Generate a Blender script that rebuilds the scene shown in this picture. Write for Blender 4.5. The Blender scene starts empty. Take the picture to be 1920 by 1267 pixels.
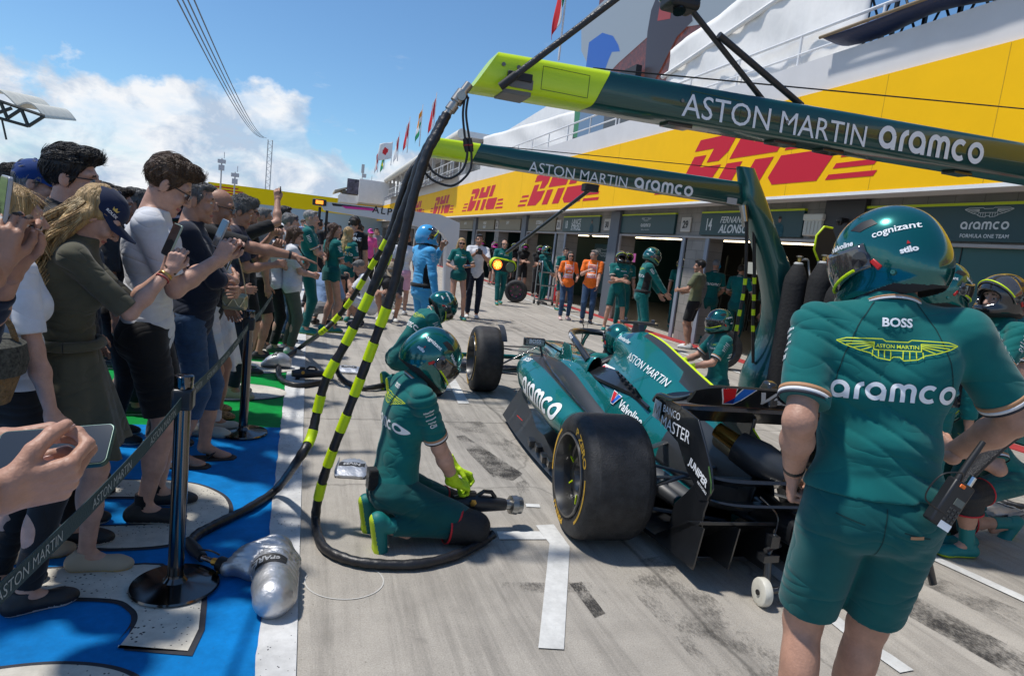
import bpy, bmesh, math, random
import numpy as np
from mathutils import Vector, Matrix
from mathutils.bvhtree import BVHTree
R = math.radians
random.seed(7)
SC = bpy.context.scene
COL = SC.collection
# ---------------------------------------------------------------- camera
CAM_M = np.array([[0.94934048, -0.06545002, -0.30735801],
                  [-0.29365922, 0.16344454, -0.94183339],
                  [0.111879, 0.98437908, 0.13594452]])
FPX = 1218.75
CAM_H = 1.6
cd = bpy.data.cameras.new('camera')
cd.sensor_width = 36.0
cd.lens = FPX / 1920 * 36
cd.clip_start = 0.05
cd.clip_end = 3000
cam = bpy.data.objects.new('camera', cd)
COL.objects.link(cam)
mw = Matrix.Identity(4)
for i in range(3):
 for j in range(3):
  mw[i][j] = CAM_M[i][j]
mw[2][3] = CAM_H
cam.matrix_world = mw
SC.camera = cam
# ---------------------------------------------------------------- light
SUN_EL, SUN_AZ = R(66), R(-72)          # azimuth measured from +Y towards +X
sdir = Vector((math.sin(SUN_AZ) * math.cos(SUN_EL), math.cos(SUN_AZ) * math.cos(SUN_EL), math.sin(SUN_EL)))
ld = bpy.data.lights.new('sun', 'SUN')
ld.energy = 4.2
ld.angle = R(3.5)
ld.color = (1.0, 0.955, 0.89)
lo = bpy.data.objects.new('sun', ld)
COL.objects.link(lo)
lo.rotation_euler = (-sdir).to_track_quat('-Z', 'Y').to_euler()
lo.location = (0, 0, 30)
world = bpy.data.worlds.new('World')
SC.world = world
world.use_nodes = True
wt = world.node_tree
wt.nodes.clear()
def wn(t, **kw):
 n = wt.nodes.new(t)
 for k, v in kw.items():
  setattr(n, k, v)
 return n
def wmath(op, a, b=None, clamp=False):
 n = wn('ShaderNodeMath', operation=op)
 n.use_clamp = clamp
 for i, v in enumerate((a, b)):
  if v is None: continue
  if isinstance(v, (int, float)): n.inputs[i].default_value = v
  else: wt.links.new(v, n.inputs[i])
 return n.outputs[0]
sky = wn('ShaderNodeTexSky', sky_type='NISHITA')
sky.sun_disc = False
sky.sun_elevation = SUN_EL
sky.sun_rotation = SUN_AZ
sky.air_density = 1.0
sky.dust_density = 0.25
sky.ozone_density = 2.2
bg = wn('ShaderNodeBackground')
bg.inputs['Strength'].default_value = 0.113
tc = wn('ShaderNodeTexCoord')
sep = wn('ShaderNodeSeparateXYZ')
wt.links.new(tc.outputs['Generated'], sep.inputs[0])
def wnoise(scale, det, rgh, zs=1.6, dist=0.):
 mp = wn('ShaderNodeMapping'); mp.inputs['Scale'].default_value = (1, 1, zs); mp.inputs['Location'].default_value = (.71, .23, .4)
 wt.links.new(tc.outputs['Generated'], mp.inputs[0])
 n = wn('ShaderNodeTexNoise'); n.inputs['Scale'].default_value = scale; n.inputs['Detail'].default_value = det
 n.inputs['Roughness'].default_value = rgh; n.inputs['Distortion'].default_value = dist
 wt.links.new(mp.outputs[0], n.inputs[0]); return n.outputs[0]
def wrange(x, a, b, c, d):
 n = wn('ShaderNodeMapRange')
 for i, v in enumerate((a, b, c, d)): n.inputs[i + 1].default_value = v
 wt.links.new(x, n.inputs[0]); return n.outputs[0]
# cumulus bank: a lumpy top edge over the horizon, higher to the left, thinning to haze below
big = wnoise(5.5, 2, .5, 1.0)
puff = wnoise(19, 10, .58, 1.3)
top = wmath('ADD', wmath('ADD', 0.128, wmath('MULTIPLY', sep.outputs['X'], -0.13)), wmath('ADD', wmath('MULTIPLY', wmath('SUBTRACT', big, .5), .26), wmath('MULTIPLY', wmath('SUBTRACT', puff, .5), .085)))
edge = wmath('MULTIPLY', wmath('SUBTRACT', top, sep.outputs['Z']), 70, True)
thin = wrange(wnoise(7, 6, .6, 2.4), .34, .52, .5, 1.0)
wisp = wrange(wnoise(9, 8, .62, 3.2), .63, .74, 0., .5)
low = wrange(sep.outputs['Z'], .05, .42, 1., 0.)
m = wmath('MAXIMUM', wmath('MULTIPLY', edge, thin), wmath('MULTIPLY', wisp, low))
cm = wn('ShaderNodeMixRGB')
cm.inputs[1].default_value = (4.3, 5.3, 6.7, 1)
cm.inputs[2].default_value = (8.1, 8.3, 8.6, 1)
wt.links.new(wrange(wnoise(13, 9, .6, 1.5, .3), .42, .60, 0., 1.), cm.inputs[0])
mix = wn('ShaderNodeMixRGB')
wt.links.new(m, mix.inputs[0])
tint = wn('ShaderNodeVectorMath', operation='MULTIPLY')
tint.inputs[1].default_value = (.80, 1.06, 1.22)
wt.links.new(sky.outputs[0], tint.inputs[0])
wt.links.new(tint.outputs[0], mix.inputs[1])
wt.links.new(cm.outputs[0], mix.inputs[2])
wt.links.new(mix.outputs[0], bg.inputs['Color'])
wo = wn('ShaderNodeOutputWorld')
wt.links.new(bg.outputs[0], wo.inputs[0])
SC.view_settings.view_transform = 'Standard'
SC.view_settings.look = 'None'
SC.view_settings.exposure = 0.0
SC.view_settings.gamma = 1.0
# ---------------------------------------------------------------- measuring
def _ray(x, y):
 return CAM_M @ np.array([x - 960.0, -(y - 633.5), -FPX])
def gz(x, y, z=0.0):
 r = _ray(x, y); t = (z - CAM_H) / r[2]
 return Vector((r[0] * t, r[1] * t, z))
def aY(x, y, Y):
 r = _ray(x, y); t = Y / r[1]
 return Vector((r[0] * t, Y, CAM_H + r[2] * t))
def aX(x, y, X):
 r = _ray(x, y); t = X / r[0]
 return Vector((X, r[1] * t, CAM_H + r[2] * t))
# ---------------------------------------------------------------- materials
_M = {}
def mat(name, col=(.5, .5, .5), rough=.6, metal=0., bump=0., bscale=40., vary=0., vscale=6., coat=0., spec=.5,
  aniso=None, emit=None, trans=0., sheen=0., stretch=None, alpha=None):
 if name in _M: return _M[name]
 m = bpy.data.materials.new(name)
 m.use_nodes = True
 nt = m.node_tree
 b = nt.nodes['Principled BSDF']
 b.inputs['Base Color'].default_value = (*col, 1)
 b.inputs['Roughness'].default_value = rough
 b.inputs['Metallic'].default_value = metal
 b.inputs['Specular IOR Level'].default_value = spec
 b.inputs['Coat Weight'].default_value = coat
 b.inputs['Coat Roughness'].default_value = 0.04
 if sheen: b.inputs['Sheen Weight'].default_value = sheen
 if trans:
  b.inputs['Transmission Weight'].default_value = trans
 if emit:
  b.inputs['Emission Color'].default_value = (*emit[:3], 1)
  b.inputs['Emission Strength'].default_value = emit[3]
 if vary or bump:
  t = nt.nodes.new('ShaderNodeTexCoord')
  mpn = nt.nodes.new('ShaderNodeMapping')
  nt.links.new(t.outputs['Object'], mpn.inputs[0])
  if stretch: mpn.inputs['Scale'].default_value = stretch
 if vary:
  n = nt.nodes.new('ShaderNodeTexNoise')
  n.inputs['Scale'].default_value = vscale
  n.inputs['Detail'].default_value = 6
  n.inputs['Roughness'].default_value = .65
  nt.links.new(mpn.outputs[0], n.inputs[0])
  mr = nt.nodes.new('ShaderNodeMapRange')
  mr.inputs['From Min'].default_value = .3
  mr.inputs['From Max'].default_value = .7
  mr.inputs['To Min'].default_value = 1 - vary
  mr.inputs['To Max'].default_value = 1 + vary
  nt.links.new(n.outputs[0], mr.inputs[0])
  mx = nt.nodes.new('ShaderNodeVectorMath')
  mx.operation = 'SCALE'
  mx.inputs[0].default_value = col
  nt.links.new(mr.outputs[0], mx.inputs['Scale'])
  nt.links.new(mx.outputs[0], b.inputs['Base Color'])
 if bump:
  n = nt.nodes.new('ShaderNodeTexNoise')
  n.inputs['Scale'].default_value = bscale
  n.inputs['Detail'].default_value = 5
  nt.links.new(mpn.outputs[0], n.inputs[0])
  bp = nt.nodes.new('ShaderNodeBump')
  bp.inputs['Strength'].default_value = bump
  bp.inputs['Distance'].default_value = .02
  nt.links.new(n.outputs[0], bp.inputs['Height'])
  nt.links.new(bp.outputs[0], b.inputs['Normal'])
 _M[name] = m
 return m
def cloth(name, col, rough=.85, fold=.35, vary=.12):
 """woven fabric: fine weave plus a long soft wrinkle bump"""
 if name in _M: return _M[name]
 m = mat(name, col, rough, vary=vary, vscale=9, spec=.25, sheen=.15)
 nt = m.node_tree
 b = nt.nodes['Principled BSDF']
 t = nt.nodes.new('ShaderNodeTexCoord')
 mpn = nt.nodes.new('ShaderNodeMapping')
 mpn.inputs['Scale'].default_value = (.6, .6, 1.5)
 mpn.inputs['Rotation'].default_value = (.5, .3, .2)
 nt.links.new(t.outputs['Object'], mpn.inputs[0])
 n = nt.nodes.new('ShaderNodeTexNoise')
 n.inputs['Scale'].default_value = 5
 n.inputs['Detail'].default_value = 1.5
 n.inputs['Distortion'].default_value = 1.1
 nt.links.new(mpn.outputs[0], n.inputs[0])
 # ridged: folds are sharp creases between smooth panels
 a = nt.nodes.new('ShaderNodeMath'); a.operation = 'SUBTRACT'; a.inputs[1].default_value = .5
 nt.links.new(n.outputs[0], a.inputs[0])
 ab = nt.nodes.new('ShaderNodeMath'); ab.operation = 'ABSOLUTE'
 nt.links.new(a.outputs[0], ab.inputs[0])
 pw = nt.nodes.new('ShaderNodeMath'); pw.operation = 'POWER'; pw.inputs[1].default_value = .6
 nt.links.new(ab.outputs[0], pw.inputs[0])
 w = nt.nodes.new('ShaderNodeTexNoise')
 w.inputs['Scale'].default_value = 420
 nt.links.new(t.outputs['Object'], w.inputs[0])
 ad = nt.nodes.new('ShaderNodeMath'); ad.operation = 'MULTIPLY_ADD'; ad.inputs[1].default_value = .03
 nt.links.new(w.outputs[0], ad.inputs[0]); nt.links.new(pw.outputs[0], ad.inputs[2])
 bp = nt.nodes.new('ShaderNodeBump')
 bp.inputs['Strength'].default_value = fold
 bp.inputs['Distance'].default_value = .04
 nt.links.new(ad.outputs[0], bp.inputs['Height'])
 nt.links.new(bp.outputs[0], b.inputs['Normal'])
 return m
# ---------------------------------------------------------------- tagging
def tag(o, label=None, cat=None, group=None, kind=None):
 if label: o['label'] = label
 if cat: o['category'] = cat
 if group: o['group'] = group
 if kind: o['kind'] = kind
 return o
def thing(name, label, cat, loc=(0, 0, 0), rz=0., group=None):
 o = bpy.data.objects.new(name, None)
 o.empty_display_size = .1
 o.location = loc
 o.rotation_euler = (0, 0, rz)
 COL.objects.link(o)
 return tag(o, label, cat, group)
def link(name, me, parent=None):
 o = bpy.data.objects.new(name, me)
 COL.objects.link(o)
 if parent: o.parent = parent
 return o
def sharp(me, ang=35):
 for p in me.polygons: p.use_smooth = True
 try: me.set_sharp_from_angle(angle=R(ang))
 except Exception: pass
class MB:
 def __init__(s): s.v = []; s.f = []; s.m = []
 def add(s, vs, fs, mi=0):
  n = len(s.v)
  s.v += [tuple(v) for v in vs]
  s.f += [tuple(n + i for i in f) for f in fs]
  s.m += [mi] * len(fs)
  return s
 def box(s, c, d, rz=0., mi=0, rot=None):
  M = Matrix.Rotation(rz, 3, 'Z') if rot is None else rot
  c = Vector(c); vs = []
  for x in (-.5, .5):
   for y in (-.5, .5):
    for z in (-.5, .5):
     vs.append(c + M @ Vector((x * d[0], y * d[1], z * d[2])))
  return s.add(vs, [(0, 1, 3, 2), (4, 6, 7, 5), (0, 4, 5, 1), (2, 3, 7, 6), (0, 2, 6, 4), (1, 5, 7, 3)], mi)
 def bx(s, lo, hi, mi=0):
  return s.box([(a + b) / 2 for a, b in zip(lo, hi)], [b - a for a, b in zip(lo, hi)], 0, mi)
 def cyl(s, p0, p1, r0, r1=None, n=16, mi=0, caps=True):
  return s.tube([p0, p1], [r0, r0 if r1 is None else r1], n, mi, caps)
 def tube(s, pts, rs, n=10, mi=0, caps=True, flat=None):
  pts = [Vector(p) for p in pts]
  if isinstance(rs, (int, float)): rs = [rs] * len(pts)
  k = len(pts)
  up = None; vs = []
  for i in range(k):
   d = (pts[min(i + 1, k - 1)] - pts[max(i - 1, 0)])
   if d.length < 1e-9: d = Vector((0, 0, 1))
   d.normalize()
   if up is None:
    up = Vector((0, 0, 1)) if abs(d.z) < .9 else Vector((0, 1, 0))
   a = d.cross(up)
   if a.length < 1e-5: a = d.orthogonal()
   a.normalize(); b = a.cross(d).normalized(); up = b
   fa = 1.0 if flat is None else flat
   for j in range(n):
    t = 2 * math.pi * j / n
    vs.append(pts[i] + a * (rs[i] * math.cos(t)) + b * (rs[i] * math.sin(t) * fa))
  fs = []
  for i in range(k - 1):
   for j in range(n):
    j2 = (j + 1) % n
    fs.append((i * n + j, i * n + j2, (i + 1) * n + j2, (i + 1) * n + j))
  if caps:
   fs.append(tuple(range(n - 1, -1, -1)))
   fs.append(tuple((k - 1) * n + j for j in range(n)))
  return s.add(vs, fs, mi)
 def lathe(s, c, prof, n=32, axis=(0, 0, 1), mi=0):
  """prof = [(r, h)...] round the axis from c"""
  ax = Vector(axis).normalized(); c = Vector(c)
  a = ax.orthogonal().normalized(); b = ax.cross(a)
  vs = []
  for r, h in prof:
   for j in range(n):
    t = 2 * math.pi * j / n
    vs.append(c + ax * h + a * r * math.cos(t) + b * r * math.sin(t))
  fs = []
  for i in range(len(prof) - 1):
   for j in range(n):
    j2 = (j + 1) % n
    fs.append((i * n + j, i * n + j2, (i + 1) * n + j2, (i + 1) * n + j))
  return s.add(vs, fs, mi)
 def prism(s, poly, o, x, y, depth, mi=0):
  """2-D polygon in plane (o; x, y) extruded by depth along x cross y"""
  o = Vector(o); x = Vector(x); y = Vector(y); nrm = x.cross(y).normalized()
  n = len(poly)
  a = [o + x * p[0] + y * p[1] for p in poly]
  b = [v + nrm * depth for v in a]
  fs = [tuple(range(n - 1, -1, -1)), tuple(range(n, 2 * n))]
  for i in range(n):
   j = (i + 1) % n
   fs.append((i, j, n + j, n + i))
  return s.add(a + b, fs, mi)
 def loft(s, rings, mi=0, closed=True, cap=True):
  n = len(rings[0]); vs = [v for r in rings for v in r]; fs = []
  for i in range(len(rings) - 1):
   for j in range(n if closed else n - 1):
    j2 = (j + 1) % n
    fs.append((i * n + j, i * n + j2, (i + 1) * n + j2, (i + 1) * n + j))
  if cap and closed:
   fs.append(tuple(range(n - 1, -1, -1)))
   fs.append(tuple((len(rings) - 1) * n + j for j in range(n)))
  return s.add(vs, fs, mi)
 def build(s, name, mats, parent=None, smooth=None, bevel=0., label=None):
  me = bpy.data.meshes.new(name)
  me.from_pydata([tuple(v) for v in s.v], [], s.f)
  if not isinstance(mats, (list, tuple)): mats = [mats]
  for m in mats: me.materials.append(m)
  for p, i in zip(me.polygons, s.m): p.material_index = i
  bm = bmesh.new(); bm.from_mesh(me)
  bmesh.ops.recalc_face_normals(bm, faces=bm.faces)
  bm.to_mesh(me); bm.free()
  o = link(name, me, parent)
  if bevel:
   md = o.modifiers.new('bevel', 'BEVEL'); md.width = bevel; md.segments = 2; md.limit_method = 'ANGLE'
  if smooth is not None or bevel: sharp(me, smooth or 35)
  if label: o['label'] = label
  return o
def ring_tube(p0, p1, r, n=28):
 return MB().tube([p0, p1], r, n, caps=False)
def smooth_path(pts, sub=8):
 """Catmull-Rom through the points"""
 P = [Vector(p) for p in pts]; out = []
 for i in range(len(P) - 1):
  a = P[max(i - 1, 0)]; b = P[i]; c = P[i + 1]; d = P[min(i + 2, len(P) - 1)]
  for k in range(sub):
   t = k / sub
   out.append(.5 * ((2 * b) + (c - a) * t + (2 * a - 5 * b + 4 * c - d) * t * t + (3 * b - a - 3 * c + d) * t ** 3))
 out.append(P[-1])
 return out
# ---------------------------------------------------------------- flat shapes, lettering
def curve_mesh(cu):
 o = bpy.data.objects.new('tmp', cu)
 COL.objects.link(o)
 dg = bpy.context.evaluated_depsgraph_get()
 dg.update()
 me = bpy.data.meshes.new_from_object(o.evaluated_get(dg))
 vs = [tuple(v.co)[:2] for v in me.vertices]
 fs = [tuple(p.vertices) for p in me.polygons]
 bpy.data.objects.remove(o)
 bpy.data.meshes.remove(me)
 return vs, fs
def poly_mesh(loops, offset=0.):
 cu = bpy.data.curves.new('poly', 'CURVE')
 cu.dimensions = '2D'; cu.fill_mode = 'BOTH'
 for lp in loops:
  sp = cu.splines.new('POLY')
  sp.points.add(len(lp) - 1)
  for p, q in zip(sp.points, lp): p.co = (q[0], q[1], 0, 1)
  sp.use_cyclic_u = True
 cu.offset = offset
 r = curve_mesh(cu)
 bpy.data.curves.remove(cu)
 return r
_T = {}
def text(s, size=1., bold=0., shear=0., narrow=1., space=1., align='LEFT'):
 key = (s, bold, shear, narrow, space, align)
 if key not in _T:
  cu = bpy.data.curves.new('txt', 'FONT')
  cu.body = s; cu.size = 1.; cu.offset = bold; cu.shear = shear
  cu.space_character = space; cu.align_x = align; cu.align_y = 'BOTTOM_BASELINE'
  cu.resolution_u = 3
  vs, fs = curve_mesh(cu)
  bpy.data.curves.remove(cu)
  _T[key] = ([(v[0] * narrow, v[1]) for v in vs], fs)
 vs, fs = _T[key]
 return [(v[0] * size, v[1] * size) for v in vs], fs
def fit(shape, w=None, h=None, center=True):
 vs, fs = shape
 x0 = min(v[0] for v in vs); x1 = max(v[0] for v in vs); y0 = min(v[1] for v in vs); y1 = max(v[1] for v in vs)
 sx = w / (x1 - x0) if w else None
 sy = h / (y1 - y0) if h else None
 if sx is None: sx = sy
 if sy is None: sy = sx
 cx, cy = ((x0 + x1) / 2, (y0 + y1) / 2) if center else (x0, y0)
 return [((v[0] - cx) * sx, (v[1] - cy) * sy, *v[2:]) for v in vs], fs
def merge(*shapes):
 V = []; F = []
 for vs, fs in shapes:
  n = len(V); V += vs; F += [tuple(n + i for i in f) for f in fs]
 return V, F
def move(shape, dx, dy): return [(v[0] + dx, v[1] + dy, *v[2:]) for v in shape[0]], shape[1]
def strokes(paths, w):
 """thick polylines (joined by discs) as flat polygons; slight overlaps are merged by fill order"""
 V = []; F = []
 for k, path in enumerate(paths):
  P = [Vector((p[0], p[1])) for i, p in enumerate(path) if not i or math.hypot(p[0] - path[i - 1][0], p[1] - path[i - 1][1]) > 1e-6]; n = len(V); m_ = len(P)
  closed = (P[0] - P[-1]).length < 1e-6
  for i in range(m_):
   if closed: d0 = P[i] - P[i - 1 if i else m_ - 2]; d1 = P[(i + 1) if i < m_ - 1 else 1] - P[i]
   else: d0 = P[i] - P[i - 1] if i else P[1] - P[0]; d1 = P[i + 1] - P[i] if i < m_ - 1 else d0
   d0.normalize(); d1.normalize()
   t = d0 + d1
   if t.length < 1e-6: t = d1
   t.normalize(); q = Vector((-t.y, t.x))
   c = max(.5, abs(q.dot(Vector((-d1.y, d1.x)))))
   V += [(*(P[i] + q * w / 2 / c), k), (*(P[i] - q * w / 2 / c), k)]
  for i in range(m_ - 1):
   F.append((n + 2 * i, n + 2 * i + 1, n + 2 * i + 3, n + 2 * i + 2))
 return V, F
def arc(cx, cy, r, a0, a1, n=14, ry=None):
 ry = r if ry is None else ry
 return [(cx + r * math.cos(R(a0 + (a1 - a0) * i / n)), cy + ry * math.sin(R(a0 + (a1 - a0) * i / n))) for i in range(n + 1)]
def aramco(w):
 t = .235; r = .5 - t / 2; P = []; x = 0
 # a
 P += [arc(x + r, .5, r, 15, 345, 22) , [(x + 2 * r, 0), (x + 2 * r, .62)]]
 x += 2 * r + .45
 P += [[(x, 0), (x, .5)] + arc(x + .36, .5, .36, 180, 95, 8)]
 x += .52
 P += [arc(x + r, .5, r, 15, 345, 22), [(x + 2 * r, 0), (x + 2 * r, .62)]]
 x += 2 * r + .42
 P += [[(x, 0), (x, .62)] + arc(x + .26, .62, .26, 180, 0, 12) + [(x + .52, 0)]]
 P += [[(x + .52, .62)] + arc(x + .78, .62, .26, 180, 0, 12)[1:] + [(x + 1.04, 0)]]
 x += 1.04 + .38
 P += [arc(x + r, .5, r, 50, 310, 18)]
 x += 2 * r + .27
 P += [arc(x + r, .5, r, 0, 360, 24)]
 return fit(strokes(P, t), w=w)
def wings(w, name=True):
 P = []
 top = [(-5, 1.0), (-4.2, 1.25), (-1.2, 1.3), (-.9, 1.1), (0, 1.1)]
 for s in (-1, 1):
  P.append([(s * -x, y) for x, y in top] if s == 1 else top)
  P.append([(s * 5, 1.0), (s * 4.3, .62), (s * 3.2, .2), (s * 2.2, -.05), (s * 1.6, -.45), (s * .55, -.6), (s * .25, -.3), (0, -.3)])
  for k in range(4):
   y = .95 - k * .27
   P.append([(s * (4.75 - k * .55), y), (s * 1.9, .98 - k * .12)])
  for k in range(4):
   P.append([(s * (2.0 - k * .5), .25), (s * (2.05 - k * .53), -.3 - k * .06)])
  P.append([(s * 1.9, 1.0), (s * 1.9, .3)])
 P.append([(-1.9, .3), (1.9, .3)])
 sh = strokes(P, .085)
 if name: sh = merge(sh, move(fit(text('ASTON MARTIN', bold=.01), w=3.5), 0, .66))
 return fit(sh, w=w)
def dhl(w, h):
 P = [[(0, 4), (2.2, 4), (2.75, 3.7), (2.75, 2.75), (2.4, 2.15), (1.5, 2.15), (1.5, 3.15), (0, 3.15)],
         [(.2, 0), (.2, 2.75), (1.15, 2.75), (1.15, 1.85), (2.75, 1.85), (2.6, .7), (2.0, 0)],
         [(3.15, 2.15), (3.15, 4), (4.2, 4), (4.2, 3.1), (5.0, 3.1), (5.0, 4), (6.1, 4), (6.1, 2.15)],
         [(3.15, 0), (3.15, 1.85), (4.2, 1.85), (4.2, 0)], [(5.0, 0), (5.0, 1.85), (6.1, 1.85), (6.1, 0)],
         [(6.5, 2.15), (6.5, 4), (7.6, 4), (7.6, 2.15)],
         [(6.5, .5), (6.5, 1.85), (9.3, 1.85), (9.3, 0), (7.0, 0)]]
 for k in range(3):
  P.append([(-1.9 + .1 * k, k * .62), (-1.9 + .1 * k, k * .62 + .3), (-.2, k * .62 + .3), (-.2, k * .62)])
  P.append([(9.7, k * .62), (9.7, k * .62 + .3), (11.7 - .3 * k, k * .62 + .3), (11.7 - .3 * k, k * .62)])
 V = []; F = []
 for p in P:
  n = len(V); V += [(x + .42 * y, y) for x, y in p]; F.append(tuple(range(n, n + len(p))))
 return fit((V, F), w=w, h=h)
def densify(shape, maxlen):
 vs, fs = shape
 bm = bmesh.new()
 bv = [bm.verts.new((v[0], v[1], v[2] if len(v) > 2 else 0)) for v in vs]
 for f in fs:
  try: bm.faces.new([bv[i] for i in f])
  except ValueError: pass
 bmesh.ops.triangulate(bm, faces=bm.faces)
 for _ in range(4):
  es = [e for e in bm.edges if (e.verts[0].co.xy - e.verts[1].co.xy).length > maxlen]
  if not es: break
  bmesh.ops.subdivide_edges(bm, edges=es, cuts=1)
  bmesh.ops.triangulate(bm, faces=[f for f in bm.faces if len(f.verts) > 3])
 bm.verts.index_update()
 V = [(v.co.x, v.co.y, v.co.z) for v in bm.verts]; F = [tuple(v.index for v in f.verts) for f in bm.faces]
 bm.free()
 return V, F
def decal(name, shape, m, parent, o, x, y, target=None, off=.002, reach=.3, step=None, label=None, thick=0.):
 """lay a flat shape at origin o, axes x / y (unit vectors in parent's space), optionally pressed onto target meshes"""
 o = Vector(o); x = Vector(x).normalized(); y = Vector(y); y = (y - x * y.dot(x)).normalized(); n = x.cross(y)
 if target is not None:
  if step is None:
   xs = [v[0] for v in shape[0]]; step = max(.006, (max(xs) - min(xs)) / 40)
  shape = densify(shape, step)
  bvs = target if isinstance(target, (list, tuple)) else [target]
 V = []; ok = []
 for v in shape[0]:
  p = o + x * v[0] + y * v[1]
  if target is not None:
   best = None
   for b in bvs:
    h = b.ray_cast(p + n * reach, -n, 2 * reach)
    if h[0] is not None and (best is None or (h[0] - p).dot(n) > (best[0] - p).dot(n)): best = h
   if best is None: ok.append(False); V.append(tuple(p)); continue
   p = best[0] + n * (off + (v[2] * .00012 if len(v) > 2 else 0))
  else: p = p + n * (off + (v[2] * .0003 if len(v) > 2 else 0))
  ok.append(True); V.append(tuple(p))
 F = [f for f in shape[1] if all(ok[i] for i in f)]
 if not F: return None
 me = bpy.data.meshes.new(name)
 me.from_pydata(V, [], F)
 me.materials.append(m)
 ob = link(name, me, parent)
 if target is not None:
  for p in me.polygons: p.use_smooth = True
 if label: ob['label'] = label
 return ob
def bvh_of(*objs):
 out = []
 for o in objs:
  me = o.data
  out.append(BVHTree.FromPolygons([v.co.copy() for v in me.vertices], [tuple(p.vertices) for p in me.polygons]))
 return out
# ================================================================ the setting
WHITE = mat('white_paint', (.78, .78, .77), .55, vary=.06, vscale=3)
TEAL = mat('team_green_paint', (.003, .052, .05), .22, metal=.35, coat=1., bump=.0)
LIME = mat('lime_paint', (.58, .78, .0), .35, coat=.4)
BLACK = mat('black_rubber', (.012, .012, .013), .5)
LETW = mat('white_lettering', (.82, .83, .84), .5)
def concrete():
 m = bpy.data.materials.new('pit_lane_concrete'); m.use_nodes = True
 nt = m.node_tree; b = nt.nodes['Principled BSDF']; L = nt.links
 t = nt.nodes.new('ShaderNodeTexCoord')
 def noise(sc, det, rgh=.6, stretch=(1, 1, 1), dist=0.):
  mp = nt.nodes.new('ShaderNodeMapping'); mp.inputs['Scale'].default_value = stretch
  L.new(t.outputs['Object'], mp.inputs[0])
  n = nt.nodes.new('ShaderNodeTexNoise')
  n.inputs['Scale'].default_value = sc; n.inputs['Detail'].default_value = det
  n.inputs['Roughness'].default_value = rgh; n.inputs['Distortion'].default_value = dist
  L.new(mp.outputs[0], n.inputs[0]); return n.outputs[0]
 def mr(x, a, b_, c, d):
  n = nt.nodes.new('ShaderNodeMapRange')
  for i, v in enumerate((a, b_, c, d)): n.inputs[i + 1].default_value = v
  L.new(x, n.inputs[0]); return n.outputs[0]
 def mul(a, b_):
  n = nt.nodes.new('ShaderNodeMath'); n.operation = 'MULTIPLY'
  for i, v in enumerate((a, b_)):
   if isinstance(v, float): n.inputs[i].default_value = v
   else: L.new(v, n.inputs[i])
  return n.outputs[0]
 big = mr(noise(.7, 5), .3, .7, .86, 1.12)
 mid = mr(noise(5, 6, .7), .3, .7, .88, 1.1)
 fine = mr(noise(150, 4, .8), .3, .7, .70, 1.26)
 pit = mr(noise(60, 2, .5), .25, .36, .72, 1.0)
 rub = mr(noise(1.3, 7, .75, (5, .22, 1), .4), .46, .72, 1.0, .55)      # rubber laid along the lane
 spots = mr(noise(3.1, 4, .6), .24, .33, .55, 1.0)
 tot = mul(mul(mul(big, mid), mul(fine, pit)), mul(rub, spots))
 vo = nt.nodes.new('ShaderNodeTexVoronoi'); vo.feature = 'DISTANCE_TO_EDGE'; vo.inputs['Scale'].default_value = .42
 wv = nt.nodes.new('ShaderNodeMixRGB'); wv.blend_type = 'ADD'; wv.inputs[0].default_value = .35
 wn2 = nt.nodes.new('ShaderNodeTexNoise'); wn2.inputs['Scale'].default_value = 2.5; wn2.inputs['Detail'].default_value = 8
 L.new(t.outputs['Object'], wn2.inputs[0]); L.new(t.outputs['Object'], wv.inputs[1]); L.new(wn2.outputs['Color'], wv.inputs[2]); L.new(wv.outputs[0], vo.inputs[0])
 tot = mul(tot, mr(vo.outputs['Distance'], .0, .006, .62, 1.0))
 tot = mul(tot, mr(noise(24, 3, .6), .20, .30, .45, 1.0))
 # joints in the slabs
 sx = nt.nodes.new('ShaderNodeSeparateXYZ'); L.new(t.outputs['Object'], sx.inputs[0])
 wob = mr(noise(3.0, 4), 0, 1, -.05, .05)
 for k, (ax, per, offs) in enumerate((('Y', 5.2, -.35), ('X', 3.4, 1.55))):
  a = nt.nodes.new('ShaderNodeMath'); a.operation = 'ADD'; L.new(sx.outputs[ax], a.inputs[0]); L.new(wob, a.inputs[1])
  a2 = nt.nodes.new('ShaderNodeMath'); a2.operation = 'ADD'; L.new(a.outputs[0], a2.inputs[0]); a2.inputs[1].default_value = offs
  pp = nt.nodes.new('ShaderNodeMath'); pp.operation = 'PINGPONG'; L.new(a2.outputs[0], pp.inputs[0]); pp.inputs[1].default_value = per / 2
  j = mr(pp.outputs[0], .004, .02, .55, 1.0)
  tot = mul(tot, j)
 vm = nt.nodes.new('ShaderNodeVectorMath'); vm.operation = 'SCALE'
 vm.inputs[0].default_value = (.375, .345, .300)
 L.new(tot, vm.inputs['Scale']); L.new(vm.outputs[0], b.inputs['Base Color'])
 b.inputs['Roughness'].default_value = .85
 bp = nt.nodes.new('ShaderNodeBump'); bp.inputs['Strength'].default_value = .35; bp.inputs['Distance'].default_value = .004
 L.new(fine, bp.inputs['Height']); L.new(bp.outputs[0], b.inputs['Normal'])
 return m
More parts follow.
